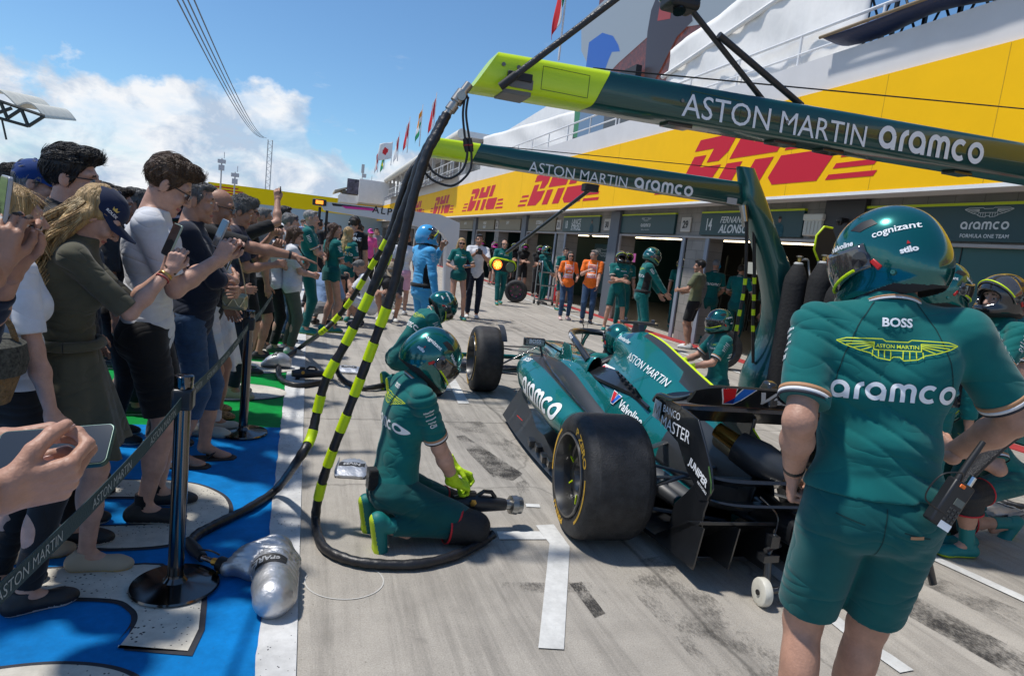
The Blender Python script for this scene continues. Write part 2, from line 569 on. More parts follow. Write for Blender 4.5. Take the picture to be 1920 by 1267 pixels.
def road_paint(name, col, pits=.5, wear=.0, rough=.55, sc=45, fade=0.):
 sc = 46 if sc > 50 else sc
 """painted concrete: pin holes, scuffs, edges worn through"""
 m = bpy.data.materials.new(name); m.use_nodes = True
 nt = m.node_tree; b = nt.nodes['Principled BSDF']; L = nt.links
 t = nt.nodes.new('ShaderNodeTexCoord')
 n = nt.nodes.new('ShaderNodeTexVoronoi'); n.inputs['Scale'].default_value = sc; n.inputs['Randomness'].default_value = 1
 L.new(t.outputs['Object'], n.inputs[0])
 n2 = nt.nodes.new('ShaderNodeTexNoise'); n2.inputs['Scale'].default_value = 2.2; n2.inputs['Detail'].default_value = 7; n2.inputs['Roughness'].default_value = .7
 L.new(t.outputs['Object'], n2.inputs[0])
 th = nt.nodes.new('ShaderNodeMapRange'); th.inputs[1].default_value = .35; th.inputs[2].default_value = .65
 th.inputs[3].default_value = 0.; th.inputs[4].default_value = .25 * pits
 L.new(n2.outputs[0], th.inputs[0])
 c = nt.nodes.new('ShaderNodeMath'); c.operation = 'SUBTRACT'; L.new(n.outputs['Distance'], c.inputs[0]); L.new(th.outputs[0], c.inputs[1])
 st = nt.nodes.new('ShaderNodeMapRange'); st.inputs[1].default_value = .0; st.inputs[2].default_value = .03
 L.new(c.outputs[0], st.inputs[0])
 n3 = nt.nodes.new('ShaderNodeTexNoise'); n3.inputs['Scale'].default_value = 14; n3.inputs['Detail'].default_value = 8; n3.inputs['Roughness'].default_value = .75
 L.new(t.outputs['Object'], n3.inputs[0])
 v = nt.nodes.new('ShaderNodeMapRange'); v.inputs[1].default_value = .3; v.inputs[2].default_value = .7; v.inputs[3].default_value = .84; v.inputs[4].default_value = 1.1
 L.new(n3.outputs[0], v.inputs[0])
 sc_ = nt.nodes.new('ShaderNodeVectorMath'); sc_.operation = 'SCALE'; sc_.inputs[0].default_value = col
 n6 = nt.nodes.new('ShaderNodeTexNoise'); n6.inputs['Scale'].default_value = 1.9; n6.inputs['Detail'].default_value = 11; n6.inputs['Roughness'].default_value = .72
 L.new(t.outputs['Object'], n6.inputs[0])
 v6 = nt.nodes.new('ShaderNodeMapRange'); v6.inputs[1].default_value = .33; v6.inputs[2].default_value = .6; v6.inputs[3].default_value = .70; v6.inputs[4].default_value = 1.08
 L.new(n6.outputs[0], v6.inputs[0])
 mm = nt.nodes.new('ShaderNodeMath'); mm.operation = 'MULTIPLY'; L.new(v.outputs[0], mm.inputs[0]); L.new(v6.outputs[0], mm.inputs[1])
 L.new(mm.outputs[0], sc_.inputs['Scale'])
 mx = nt.nodes.new('ShaderNodeMixRGB'); mx.inputs[1].default_value = (.06, .06, .065, 1)
 L.new(st.outputs[0], mx.inputs[0]); L.new(sc_.outputs[0], mx.inputs[2]); L.new(mx.outputs[0], b.inputs['Base Color'])
 b.inputs['Roughness'].default_value = rough; b.inputs['Specular IOR Level'].default_value = .12
 bp = nt.nodes.new('ShaderNodeBump'); bp.inputs['Strength'].default_value = .5; bp.inputs['Distance'].default_value = .003
 ad = nt.nodes.new('ShaderNodeMath'); ad.operation = 'ADD'; L.new(n3.outputs[0], ad.inputs[0]); L.new(st.outputs[0], ad.inputs[1])
 L.new(ad.outputs[0], bp.inputs['Height']); L.new(bp.outputs[0], b.inputs['Normal'])
 if fade:
  al = nt.nodes.new('ShaderNodeMapRange'); al.inputs[1].default_value = .53 - .12 * fade; al.inputs[2].default_value = .66 - .10 * fade; al.inputs[4].default_value = .45 + .5 * fade
  n4 = nt.nodes.new('ShaderNodeTexNoise'); n4.inputs['Scale'].default_value = 95; n4.inputs['Detail'].default_value = 8; n4.inputs['Roughness'].default_value = .85
  mp4 = nt.nodes.new('ShaderNodeMapping'); mp4.inputs['Scale'].default_value = (1, .45, 1); L.new(t.outputs['Object'], mp4.inputs[0]); L.new(mp4.outputs[0], n4.inputs[0])
  n5 = nt.nodes.new('ShaderNodeTexNoise'); n5.inputs['Scale'].default_value = 5; n5.inputs['Detail'].default_value = 4; L.new(t.outputs['Object'], n5.inputs[0])
  a5 = nt.nodes.new('ShaderNodeMixRGB'); a5.inputs[0].default_value = .45; L.new(n4.outputs[0], a5.inputs[1]); L.new(n5.outputs[0], a5.inputs[2]); L.new(a5.outputs[0], al.inputs[0]); L.new(al.outputs[0], b.inputs['Alpha'])
 return m
def sheet(name, poly, z, m, kind='structure'):
 vs, fs = poly_mesh([poly])
 me = bpy.data.meshes.new(name); me.from_pydata([(x, y, z) for x, y in vs], [], fs)
 me.materials.append(m); o = link(name, me)
 o['kind'] = kind
 return o
CONC = concrete()
g_ = MB(); g_.add([(-250, -60, 0), (250, -60, 0), (250, 600, 0), (-250, 600, 0)], [(0, 1, 2, 3)])
tag(g_.build('ground', CONC), kind='structure')
# painted walkway on the left: blue then green, white kerb line
BLUE = road_paint('blue_floor_paint', (.002, .18, .50), .32, rough=.6, sc=60)
GREEN = road_paint('green_floor_paint', (.003, .25, .045), .12, rough=.6, sc=60)
CREAM = road_paint('cream_floor_paint', (.58, .55, .48), 1.1, rough=.65, sc=75)
EDGEW = road_paint('white_strip_paint', (.60, .60, .59), .8, rough=.65, sc=70)
LANEW = road_paint('white_marking_paint', (.60, .60, .58), .15, rough=.6, sc=60)
DARKP = mat('dark_outline_paint', (.02, .022, .03), .7, vary=.3, vscale=30)
def xl(y): return -.078 - .0105 * (y - 2.25)
sheet('painted_floor', [(-6, -4), (xl(-4) , -4), (xl(5.25), 5.25), (-6, 5.25)], .004, BLUE)
sheet('painted_floor', [(-6, 5.25), (xl(5.25), 5.25), (xl(11.5), 11.5), (-6, 11.5)], .004, GREEN)
sheet('painted_floor', [(-6, 11.5), (xl(11.5), 11.5), (xl(17), 17), (-6, 17)], .004, BLUE)
jag = [(xl(y) + random.uniform(-.006, .004), y) for y in [-4 + .06 * k for k in range(480)]]
sheet('edge_strip', jag + [(.06, 24.8), (.06, -4)], .008, EDGEW)
# big outlined letters lying on the paint
def gp(l): return [tuple(gz(x, y))[:2] for x, y in l]
def sm(l, n=5):
 P = [Vector((*p, 0)) for p in l]; k = len(P); out = []
 for i in range(k):
  a, b, c, d = P[i - 1], P[i], P[(i + 1) % k], P[(i + 2) % k]
  for j in range(n):
   t = j / n
   q = .5 * ((2 * b) + (c - a) * t + (2 * a - 5 * b + 4 * c - d) * t * t + (3 * b - a - 3 * c + d) * t ** 3)
   out.append((q.x, q.y))
 return out
def letter(loops, off=.022):
 for nm, of, z, m in (('letter_outline', off, .0075, DARKP), ('painted_letter', 0, .0105, CREAM)):
  vs, fs = poly_mesh(loops, of)
  me = bpy.data.meshes.new(nm); me.from_pydata([(x, y, z) for x, y in vs], [], fs)
  me.materials.append(m); link(nm, me)['kind'] = 'structure'
A_out = gp([(257, 903), (313, 904), (370, 911), (414, 930), (429, 953), (420, 978), (376, 1005), (313, 1024), (219, 1031), (141, 1029), (0, 1036), (-80, 1036), (-80, 905), (100, 900)])
A_in = gp([(200, 934), (316, 936), (333, 948), (333, 970), (313, 981), (273, 987), (141, 991), (-20, 993), (-20, 940)])
letter([sm(A_out), sm(A_in)[::-1]])
B_ = gp([(313, 1072), (200, 1066), (88, 1070), (-60, 1080), (-60, 1150), (41, 1131), (141, 1124), (219, 1128), (247, 1142), (258, 1158), (251, 1180), (222, 1213)])
B2 = gp([(222, 1213), (352, 1224), (372, 1183), (377, 1136), (378, 1100), (313, 1072)])
letter([sm(B_[:1] + B_[1:], 4)[:-4] + B2[:-1]])
C_ = gp([(-80, 1275), (0, 1259), (94, 1250), (175, 1253), (232, 1266), (262, 1290), (262, 1340), (200, 1400), (-80, 1400)])
letter([sm(C_)])
for cx, cy, rx, ry in ((-.72, 6.35, .62, .34), (-.68, 7.45, .62, .33), (-.66, 8.7, .6, .36), (-.72, 10.0, .6, .36)):
 letter([arc(cx, cy, rx, 0, 359, 40, ry), arc(cx - .1, cy, rx * .55, 359, 0, 30, ry * .42)], .02)
for cx, cy in ((-.9, 12.6), (-.8, 14.2)):
 letter([arc(cx, cy, .6, 0, 359, 30, .5)], .02)
# pit lane and box lines
def strip(name, pts, w, z=.006, m=None):
 vs, fs = strokes([[tuple(p)[:2] for p in pts]], w)
 me = bpy.data.meshes.new(name); me.from_pydata([(v[0], v[1], z) for v in vs], [], fs)
 me.materials.append(m or LANEW); o = link(name, me); o['kind'] = 'structure'; return o
strip('lane_marking', [(6.88, -6), (6.85, 60)], .1)
strip('lane_marking', [gz(1700, 1260), gz(1660, 1232), gz(1621, 1208), gz(1378, 1012), gz(1300, 945)], .085)
strip('lane_marking', [gz(1740, 1042), gz(1920, 1124), gz(2050, 1185)], .085, .0065)
# box mark by the rear wheel: bent stem and cross bar
sheet('box_marking', gp([(1004, 986), (1038, 984), (1068, 1026), (1057, 1219), (1009, 1216), (1030, 1020)]), .006, LANEW)
sheet('box_marking', gp([(931, 997), (1012, 997), (1024, 1012), (936, 1012)]), .0055, LANEW)
sheet('box_marking', gp([(985, 945), (1011, 946), (1013, 952), (987, 951)]), .0055, LANEW)
sheet('box_marking', gp([(829, 690), (841, 689), (880, 757), (859, 757)]), .006, LANEW)
sheet('box_marking', gp([(815, 728), (844, 727), (847, 733), (817, 733)]), .0055, LANEW)
# rubber smears
SKID = road_paint('rubber_smear', (.045, .043, .042), 0., rough=.8, fade=.75)
SKID2 = road_paint('rubber_smear_faint', (.06, .057, .054), 0., rough=.8, fade=.32)
for l, m in (([(855, 818), (870, 816), (980, 888), (962, 901), (925, 895), (880, 850)], SKID),
             ([(965, 905), (985, 900), (1005, 950), (985, 955)], SKID2),
             ([(940, 1092), (1110, 1092), (1110, 1110), (940, 1112)], SKID2),
             ([(1068, 1095), (1090, 1090), (1135, 1150), (1115, 1158)], SKID),
             ([(1660, 1130), (1700, 1110), (1990, 1260), (1990, 1320), (1900, 1267)], SKID),
             ([(1690, 1075), (1730, 1070), (1930, 1150), (1930, 1185), (1820, 1140)], SKID2),
             ([(1140, 1060), (1250, 1040), (1500, 1267), (1330, 1267)], SKID2),
             ([(870, 590), (960, 600), (1010, 625), (960, 622), (890, 612)], SKID2),
             ([(760, 745), (900, 790), (1020, 870), (960, 860), (850, 800)], SKID2)):
 o = sheet('rubber_mark', gp(l), .0025 + .0004 * random.random(), m)
# faint ring by the spare gun
strip('chalk_ring', [gz(*p) for p in arc(645, 1090, 74, -100, 200, 30, 34)], .006, .003, mat('chalk', (.5, .49, .46), .9))
# ---------------------------------------------------------------- pit building
WX, FX = 8.0, 7.4
wall_m = mat('grey_block_wall', (.30, .28, .25), .85, vary=.18, vscale=1.5, bump=.3, bscale=25)
def blocks():
 m = bpy.data.materials.new('painted_block_wall'); m.use_nodes = True
 nt = m.node_tree; b = nt.nodes['Principled BSDF']; L = nt.links
 t = nt.nodes.new('ShaderNodeTexCoord'); mp = nt.nodes.new('ShaderNodeMapping')
 mp.inputs['Rotation'].default_value = (0, R(90), 0)
 cx = nt.nodes.new('ShaderNodeSeparateXYZ'); L.new(t.outputs['Object'], cx.inputs[0])
 cb = nt.nodes.new('ShaderNodeCombineXYZ'); L.new(cx.outputs['Y'], cb.inputs['X']); L.new(cx.outputs['Z'], cb.inputs['Y'])
 br = nt.nodes.new('ShaderNodeTexBrick'); L.new(cb.outputs[0], br.inputs[0])
 br.inputs['Scale'].default_value = 1; br.inputs['Brick Width'].default_value = .4; br.inputs['Row Height'].default_value = .2
 br.inputs['Mortar Size'].default_value = .006
 br.inputs['Color1'].default_value = (.33, .31, .28, 1); br.inputs['Color2'].default_value = (.29, .275, .25, 1); br.inputs['Mortar'].default_value = (.2, .19, .17, 1)
 n = nt.nodes.new('ShaderNodeTexNoise'); n.inputs['Scale'].default_value = 3; n.inputs['Detail'].default_value = 6; L.new(t.outputs['Object'], n.inputs[0])
 mx = nt.nodes.new('ShaderNodeMixRGB'); mx.blend_type = 'MULTIPLY'; mx.inputs[0].default_value = .5
 L.new(br.outputs[0], mx.inputs[1]); L.new(n.outputs[0], mx.inputs[2]); L.new(mx.outputs[0], b.inputs['Base Color'])
 b.inputs['Roughness'].default_value = .85
 return m
BLOCK = blocks()
GREYP = mat('grey_render', (.36, .345, .33), .8, vary=.1, vscale=2)
SLATE = mat('slate_cladding', (.10, .115, .135), .6)
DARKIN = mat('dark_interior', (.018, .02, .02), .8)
SOFF = mat('soffit_paint', (.42, .40, .385), .8, vary=.08, vscale=1)
YEL = mat('yellow_banner', (.90, .50, .0), .6, vary=.04, vscale=1.2, spec=.2)
YEL2 = mat('lemon_banner', (.90, .66, .0), .6, spec=.2)
REDL = mat('red_banner_print', (.52, .0, .018), .6)
bld = thing('pit_building', 'long white pit building with a yellow logo fascia over dark open garages', 'building', (WX, 0, 0))
def B(name, mb, m, smooth=None, bevel=0., label=None, parent=bld):
 # verts are written in world space; the thing sits at (WX,0,0)
 mb.v = [(v[0] - WX, v[1], v[2]) for v in mb.v]
 return mb.build(name, m, parent, smooth, bevel, label)
Y0, Y1 = -8.0, 90.0
# piers between the garage openings (4 m module)
piers = [0.5 + 3.99 * k for k in range(22)]
for i, p in enumerate(piers):
 w = MB(); w.bx((WX, p - .35, 0), (WX + .45, p + .35, 2.30)); B('pier', w, BLOCK)
w = MB(); w.bx((WX, Y0, 2.30), (WX + .4, Y1, 3.2)); B('lintel_wall', w, BLOCK)
w = MB(); w.bx((WX - .05, Y0, 2.26), (WX + .2, Y1, 2.30)); B('door_head', w, GREYP)
w = MB()
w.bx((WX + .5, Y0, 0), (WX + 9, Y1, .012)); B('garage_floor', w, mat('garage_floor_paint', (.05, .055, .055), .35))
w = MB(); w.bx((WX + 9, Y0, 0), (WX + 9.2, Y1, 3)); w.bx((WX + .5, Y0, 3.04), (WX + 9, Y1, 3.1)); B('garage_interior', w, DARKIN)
for i in (2, 6, 8, 10, 12, 14):
 w = MB(); w.bx((WX + .5, piers[i] - .05, 0.02), (WX + 8.9, piers[i] + .05, 3.0)); B('partition', w, mat('partition_green', (.006, .035, .034), .5))
# slate cladding pillars
for yy in (16.35, 24.3, 32.3, 40.3):
 w = MB(); w.bx((WX - .12, yy - .27, 0), (WX - .003, yy + .27, 2.9)); B('cladding_pillar', w, SLATE, bevel=.01)
 w = MB(); w.bx((WX - .06, yy - .33, 0), (WX - .005, yy - .272, 2.3)); B('corner_strip', w, GREYP)
for yy in (12.0, 12.92, 20.05, 20.95):
 w = MB(); w.bx((WX - .04, yy - .06, 0), (WX - .004, yy + .06, 2.26)); B('corner_strip', w, mat('blue_grey_trim', (.22, .25, .30), .5))
w = MB(); w.bx((WX - .1, 7.95, 2.27), (WX - .004, 8.75, 2.92)); B('dark_panel', w, mat('dark_panel_paint', (.03, .03, .032), .6))
# soffit and fascia
w = MB(); w.bx((FX + .12, Y0, 2.93), (WX + .3, Y1, 3.02)); B('soffit', w, SOFF)
w = MB(); w.bx((FX + .05, Y0, 2.90), (FX + .35, Y1, 5.08)); B('fascia', w, mat('fascia_white', (.62, .61, .61), .6, vary=.07, vscale=.8))
w = MB(); w.bx((FX, Y0, 2.95), (FX + .047, Y1, 4.53)); yb = B('fascia_banner', w, YEL)
w = MB(); w.bx((FX - .01, Y0, 2.90), (FX + .047, Y1, 2.947)); B('fascia_trim', w, WHITE)
for yy in (4.2, 5.8, 7.45, 9.15, 10.9, 15.6, 17.6, 19.6, 23.6, 27.6, 31.6, 35.6):
 w = MB(); w.bx((FX - .002, yy, 2.96), (FX + .001, yy + .008, 4.52)); B('banner_seam', w, mat('seam_dark', (.5, .3, .0), .7))
def on_fascia(shape, yc, zc, m, nm='lettering', x=FX - .004, parent=bld, label=None):
 return decal(nm, shape, m, parent, (x - WX, yc, zc), (0, -1, 0), (0, 0, 1), off=.001, label=label)
# logos: (near end y, far end y)
for a, b_ in ((7.35, 13.5), (16.5, 23.8), (25.8, 33.3), (35.4, 42.9), (45, 52.5), (54.5, 62)):
 on_fascia(dhl(b_ - a, 1.02), (a + b_) / 2, 3.66, REDL)
for a in (-3.5,):
 on_fascia(dhl(6.2, 1.02), a, 3.66, REDL)
# numbers and sign boards over the garages
BOARD = mat('sign_board_green', (.008, .045, .05), .45)
OLIVE = mat('sign_board_olive', (.16, .135, .085), .5)
LIMEG = mat('lime_edge', (.45, .55, .0), .5)
PALE = mat('pale_lettering', (.55, .58, .58), .5)
def board(y0, y1, m, z0=2.33, z1=2.78, label=None, bar=True):
 t = thing('sign_board', label, 'sign', (WX - .05, (y0 + y1) / 2, z0))
 hh = (y1 - y0) / 2
 MB().bx((-.012, -hh, 0), (.045, hh, z1 - z0)).build('board', m, t)
 if bar: MB().bx((-.016, -hh, z1 - z0), (.045, hh, z1 - z0 + .035)).build('edge_bar', LIMEG, t)
 return t
def sgn(t, shape, y, z, m=PALE): decal('lettering', shape, m, t, (-.014, y, z), (0, -1, 0), (0, 0, 1), off=.001)
PORT = [cloth('portrait_green', (.01, .07, .09)), mat('portrait_skin', (.22, .11, .075), .6), mat('portrait_hair', (.03, .02, .015), .8)]
def portrait(t, y, s=1.):
 sh = MB()
 def pl(pts, mi, z): sh.add([(-.0165 - z, y - p[0] * s, p[1] * s) for p in pts], [tuple(range(len(pts)))], mi)
 pl([(-.12, .0), (-.13, .12), (-.1, .2), (-.03, .235), (.03, .235), (.1, .2), (.13, .12), (.12, .0)], 0, 0)
 pl(arc(0, .30, .038, 0, 340, 12, .052), 1, .0006)
 pl(arc(0, .335, .04, 0, 340, 12, .026), 2, .0012)
 sh.build('portrait', PORT, t)
t = board(9.25, 12.3, BOARD, label='dark green garage sign board lettered 14 FERNANDO ALONSO')
sgn(t, fit(text('14', bold=.02, narrow=.7), h=.25), 1.2, .22)
sgn(t, fit(text('FERNANDO', shear=.25, bold=.012), w=.95), .35, .31)
sgn(t, fit(text('ALONSO', shear=.25, bold=.03), w=.95), .38, .13)
portrait(t, -.95)
t = board(13.35, 16.05, BOARD, label='dark green sign board with winged logo and aramco between pits 29 and 30')
sgn(t, aramco(.5), 0, .2); sgn(t, wings(.5, False), 0, .34); sgn(t, fit(text('FORMULA ONE TEAM'), w=.4), 0, .09)
t = board(17.45, 20.3, BOARD, label='dark green garage sign board lettered 18 LANCE STROLL')
sgn(t, fit(text('18', bold=.02, narrow=.7), h=.25), 1.1, .22)
sgn(t, fit(text('LANCE', shear=.25, bold=.012), w=.75), .3, .31)
sgn(t, fit(text('STROLL', shear=.25, bold=.03), w=.8), .3, .13)
portrait(t, -.9)
t = board(4.2, 7.95, BOARD, label='long dark green board with winged logo, aramco and TEAM beside the big helmet')
sgn(t, aramco(.62), .02, .2); sgn(t, wings(.62, False), .0, .36); sgn(t, fit(text('FORMULA ONE TEAM', bold=.02), w=.62), 0, .07)
for i, (a, b_, nm) in enumerate(((21.0, 23.9, 'ESTEBAN OCON'), (24.9, 28.0, 'EWT'), (28.8, 31.7, 'PIERRE GASLY'), (32.9, 35.8, 'ALPINE'))):
 t = board(a, b_, OLIVE, label='olive brown garage sign board lettered %s' % nm, bar=False)
 l = nm.split()
 sgn(t, fit(text(l[0], shear=.2, bold=.02), h=.13), .2, .3)
 if len(l) > 1: sgn(t, fit(text(l[1], shear=.2, bold=.03), h=.13), .2, .12)
for n_, y, lb in (('29', 12.92, 'largest pit number plate, reading 29, left of the 14 board'), ('30', 16.98, 'number plate reading 30 on the wall right of the 18 board'), ('31', 20.75, 'number plate reading 31 left of the 18 board'), ('32', 24.55, 'small plate reading 32 between two brown boards'), ('33', 28.4, 'small distant plate reading 33 near the white boom post'), ('34', 32.3, 'farthest and smallest number plate, reading 34')):
 t = thing('number_plate', lb, 'sign', (WX - .01, y, 2.55))
 hw = .19
 MB().bx((-.03, -hw, -.16), (0, hw, .16)).build('plate', mat('plate_cream', (.5, .47, .42), .6), t, bevel=.006)
 MB().bx((-.034, -hw + .03, -.13), (-.028, hw - .03, .13)).build('face', mat('plate_face', (.42, .40, .37), .6), t)
 decal('lettering', fit(text(n_, bold=.04), h=.18), BLACK, t, (-.036, 0, 0), (0, -1, 0), (0, 0, 1))
# wall speaker / box and camera
t = thing('alarm_box', 'cream louvred box on the wall right of the portrait board', 'wall box', (WX - .01, 8.93, 2.52))
MB().bx((-.14, -.2, -.17), (0, .2, .17)).build('housing', mat('cream_plastic', (.45, .44, .38), .5), t, bevel=.02)
MB().bx((-.155, -.22, .08), (-.02, .22, .19)).build('hood', mat('cream_plastic2', (.5, .49, .43), .5), t, bevel=.02)
f = MB()
for k in range(4): f.bx((-.15, -.14 + k * .08, -.14), (-.141, -.10 + k * .08, .07))
f.build('louvre', mat('cream_plastic', (.45, .44, .38), .5), t)
t = thing('security_camera', 'small black dome camera on the dark wall panel', 'camera', (WX - .1, 8.25, 2.6))
MB().cyl((0, 0, 0), (-.14, 0, -.02), .035, .05).build('housing', BLACK, t, 30)
MB().lathe((-.14, 0, -.04), [(.001, -.05), (.04, -.045), (.055, -.01), (.055, .03), (.001, .04)], 16).build('dome', mat('glossy_black', (.01, .01, .01), .1), t, 40)
# garage lights (lit tubes under the ceiling) in two garages
lt = mat('lit_tube', (1, 1, 1), .5, emit=(1.0, .80, .52, 5.0))
for gy in (12.8, 16.0, 19.2, 22.4):
 for k in range(4):
  for j in range(2):
   t = MB().box((WX + 1.9 + k * 1.0, gy - .8 + j * 1.6 , 2.37 + .075 * k), (.09, 1.1, .03)).build('strip_light', lt)
   tag(t, 'warm lit strip lights in rows under the garage ceilings', 'ceiling light', 'lit strips under the garage ceilings')
# fittings at back of garages: racks
RACK = mat('rack_dark', (.03, .035, .035), .4, metal=.3)
for gy, lb in ((10.6, 'dark rack with teal cases in the garage nearest the gantry post'), (14.6, 'dark equipment rack inside the garage left of plate 29'), (18.4, 'dark rack deep in the garage behind the orange tabards')):
 t = thing('equipment_rack', lb, 'rack', (WX + 4.5, gy, 0))
 f = MB()
 for y in (-1.2, 0, 1.2): f.bx((-.3, y - .02, 0), (-.26, y + .02, 2.1)); f.bx((.26, y - .02, 0), (.3, y + .02, 2.1))
 f.build('frame', RACK, t)
 for z in (.3, .9, 1.5): MB().bx((-.3, -1.2, z), (.3, 1.2, z + .03)).build('shelf', RACK, t)
 for k in range(5): MB().bx((-.2, -1.1 + k * .45, .93), (.2, -.8 + k * .45, 1.15 + .2 * random.random())).build('case', mat('case_teal', (.01, .1, .1), .4), t, bevel=.01)
for i, (gx, gy, gzz, c) in enumerate(((3.2, 10.0, 1.75, (.1, .4, .5)), (3.6, 11.5, 1.65, (.5, .5, .45)), (3.4, 14.0, 1.7, (.1, .35, .5)), (3.8, 15.4, 1.8, (.4, .42, .4)), (3.3, 18.0, 1.7, (.1, .4, .3)), (3.5, 22.0, 1.75, (.4, .1, .3)))):
 t = thing('monitor', 'small lit monitor in the dark garage, number %s from the gantry post' % 'one two three four five six'.split()[i], 'monitor', (WX + gx, gy, gzz))
 MB().bx((0, -.3, -.18), (.04, .3, .18)).build('monitor_case', DARKIN, t, bevel=.006)
 MB().bx((-.004, -.28, -.16), (-.001, .28, .16)).build('monitor_picture', mat('monitor_%d' % i, (.02, .02, .02), .4, emit=(*c, .8)), t)
 MB().bx((.01, -.02, -gzz + .02), (.04, .02, -.18)).build('monitor_stand', RACK, t)
t = thing('backdrop_panel', 'dark green winged logo panel standing inside the garage behind the orange vests', 'panel', (WX + .9, 18.75, 0))
MB().bx((0, -.95, .5), (.05, .95, 2.05)).build('panel', BOARD, t)
decal('lettering', wings(1.25, False), PALE, t, (-.002, .2, 1.78), (0, -1, 0), (0, 0, 1))
decal('lettering', aramco(1.15), PALE, t, (-.002, .15, 1.42), (0, -1, 0), (0, 0, 1))
# red threshold line and closed garage on the near right
w = MB(); w.bx((WX - .32, Y0, .0), (WX - .02, Y1, .012)); B('threshold_paint', w, mat('red_kerb_paint', (.35, .03, .03), .7, vary=.3, vscale=8))
w = MB(); w.bx((WX + .05, 4.55, .02), (WX + .12, 7.85, 2.26)); B('roller_door', w, mat('door_teal', (.006, .075, .075), .4))
for yy in (5.3, 6.4, 7.0):
 w = MB(); w.bx((WX + .04, yy, .02), (WX + .048, yy + .012, 2.26)); B('door_joint', w, BLACK)
# ---------------------------------------------------------------- upper deck of the building
TARP = mat('white_tarpaulin', (.74, .73, .71), .75, bump=.6, bscale=2.2, vary=.05, vscale=4)
RAILM = mat('white_rail', (.72, .72, .72), .4)
DX = 7.9
def rail(name, pts, h, label, parent=None):
 """handrail along a line of posts"""
 t = thing(name, label, 'railing', pts[0])
 o = Vector(pts[0]); P = [Vector(p) - o for p in pts]
 MB().tube([p + Vector((0, 0, h)) for p in P], .028, 8).build('top_rail', RAILM, t, 40)
 MB().tube([p + Vector((0, 0, h * .5)) for p in P], .022, 8).build('mid_rail', RAILM, t, 40)
 n = max(2, int((P[-1] - P[0]).length / 1.6))
 for k in range(n + 1):
  q = P[0].lerp(P[-1], k / n)
  MB().cyl(q, q + Vector((0, 0, h)), .024, n=8).build('post', RAILM, t, 40)
 return t
rail('handrail', [(7.75, 6.4, 5.08), (7.75, 16.6, 5.08)], .62, 'white handrail on the parapet above the yellow fascia, near end')
rail('handrail', [(7.75, 16.8, 5.08), (7.75, 27.5, 5.08)], .62, 'white handrail on the parapet above the yellow fascia, beside the white tent')
# sagging tarpaulin walls: wavy sheets with thickness
def tarp(name, y0, y1, x, z0, zt0, zt1, label, fold=.05, cat='tarpaulin', nfold=9, dx=0.):
 n, k = 60, 16; vs = []
 for i in range(n + 1):
  u = i / n; y = y0 + (y1 - y0) * u; zt = zt0 + (zt1 - zt0) * u
  for j in range(k + 1):
   v = j / k
   xx = x + dx * v + fold * .45 * math.sin(u * nfold * 2 * math.pi + 2.2 * v) * (.3 + v * (1 - v) * 2) + .03 * math.sin(17 * u + 9 * v)
   vs.append((xx, y, z0 + (zt - z0) * v - .015 * math.sin(math.pi * ((u * nfold) % 1)) * v))
 fs = [(i * (k + 1) + j, (i + 1) * (k + 1) + j, (i + 1) * (k + 1) + j + 1, i * (k + 1) + j + 1) for i in range(n) for j in range(k)]
 o = MB().add(vs, fs).build(name, TARP, None, 60)
 md = o.modifiers.new('thick', 'SOLIDIFY'); md.thickness = .02
 return tag(o, label, cat)
p1 = aX(1225, 118, DX); p2 = aX(1600, -40, DX)
tarp('tarpaulin', 14.6, 8.6, DX, 4.7, p1.z + .1, p1.z + 1.0, 'white tarpaulin wall hung below the big screen above the boom', .06)
o = MB().tube([(DX - .06, 14.7, p1.z - .5), (DX - .06, 8.5, p1.z + .35)], .05, 8).build('tarpaulin_hem', TARP); o.parent = None
tag(o, 'rolled hem pole along the white tarpaulin wall', 'pole')
# white tent between the booms
q = [aX(905, 258, 8.6), aX(1072, 208, 8.6), aX(1075, 262, 8.6)]
tarp('tarpaulin', 34.8, 21.2, 8.5, 4.8, 7.25, 6.5, 'white tent wall seen between the two green booms', .07, cat='tent', nfold=6)
# white stair wall sloping
w = MB(); w.prism([(0, 0), (0, 2.3), (15, 2.9), (15, 0)], (9.4, 36, 5.0), (0, -1, 0), (0, 0, 1), .2)
o = w.build('stair_wall', WHITE); tag(o, 'plain white sloping wall behind the tent on the upper deck', 'wall')
# big screen, lit, leaning back above the deck
def screen_mat():
 m = bpy.data.materials.new('screen_picture'); m.use_nodes = True
 nt = m.node_tree; b = nt.nodes['Principled BSDF']; L = nt.links
 t = nt.nodes.new('ShaderNodeTexCoord')
 n = nt.nodes.new('ShaderNodeTexNoise'); n.inputs['Scale'].default_value = 6; n.inputs['Detail'].default_value = 12; n.inputs['Roughness'].default_value = .9
 L.new(t.outputs['Object'], n.inputs[0])
 cr = nt.nodes.new('ShaderNodeValToRGB')
 e = cr.color_ramp; e.elements[0].position = .42; e.elements[0].color = (.05, .03, .03, 1); e.elements[1].position = .6; e.elements[1].color = (.42, .09, .05, 1)
 el = e.elements.new(.68); el.color = (.5, .4, .35, 1)
 L.new(n.outputs[0], cr.inputs[0])
 b.inputs['Base Color'].default_value = (.02, .02, .02, 1); b.inputs['Roughness'].default_value = .4
 L.new(cr.outputs[0], b.inputs['Emission Color']); b.inputs['Emission Strength'].default_value = .42
 return m
def em(name, c, s=.45): return mat(name, (.02, .02, .02), .4, emit=(*c, s))
SX = 8.6
def scr(x, y): p = aX(x, y, SX); return (-p.y, p.z)
t = thing('video_screen', 'huge video screen above the pit building showing a crowd and blue cap', 'screen', (SX, 0, 0))
P4 = [scr(1086, 250), scr(1092, 72), scr(1190, 0 - 30), scr(1440, -100), scr(1370, 250)]
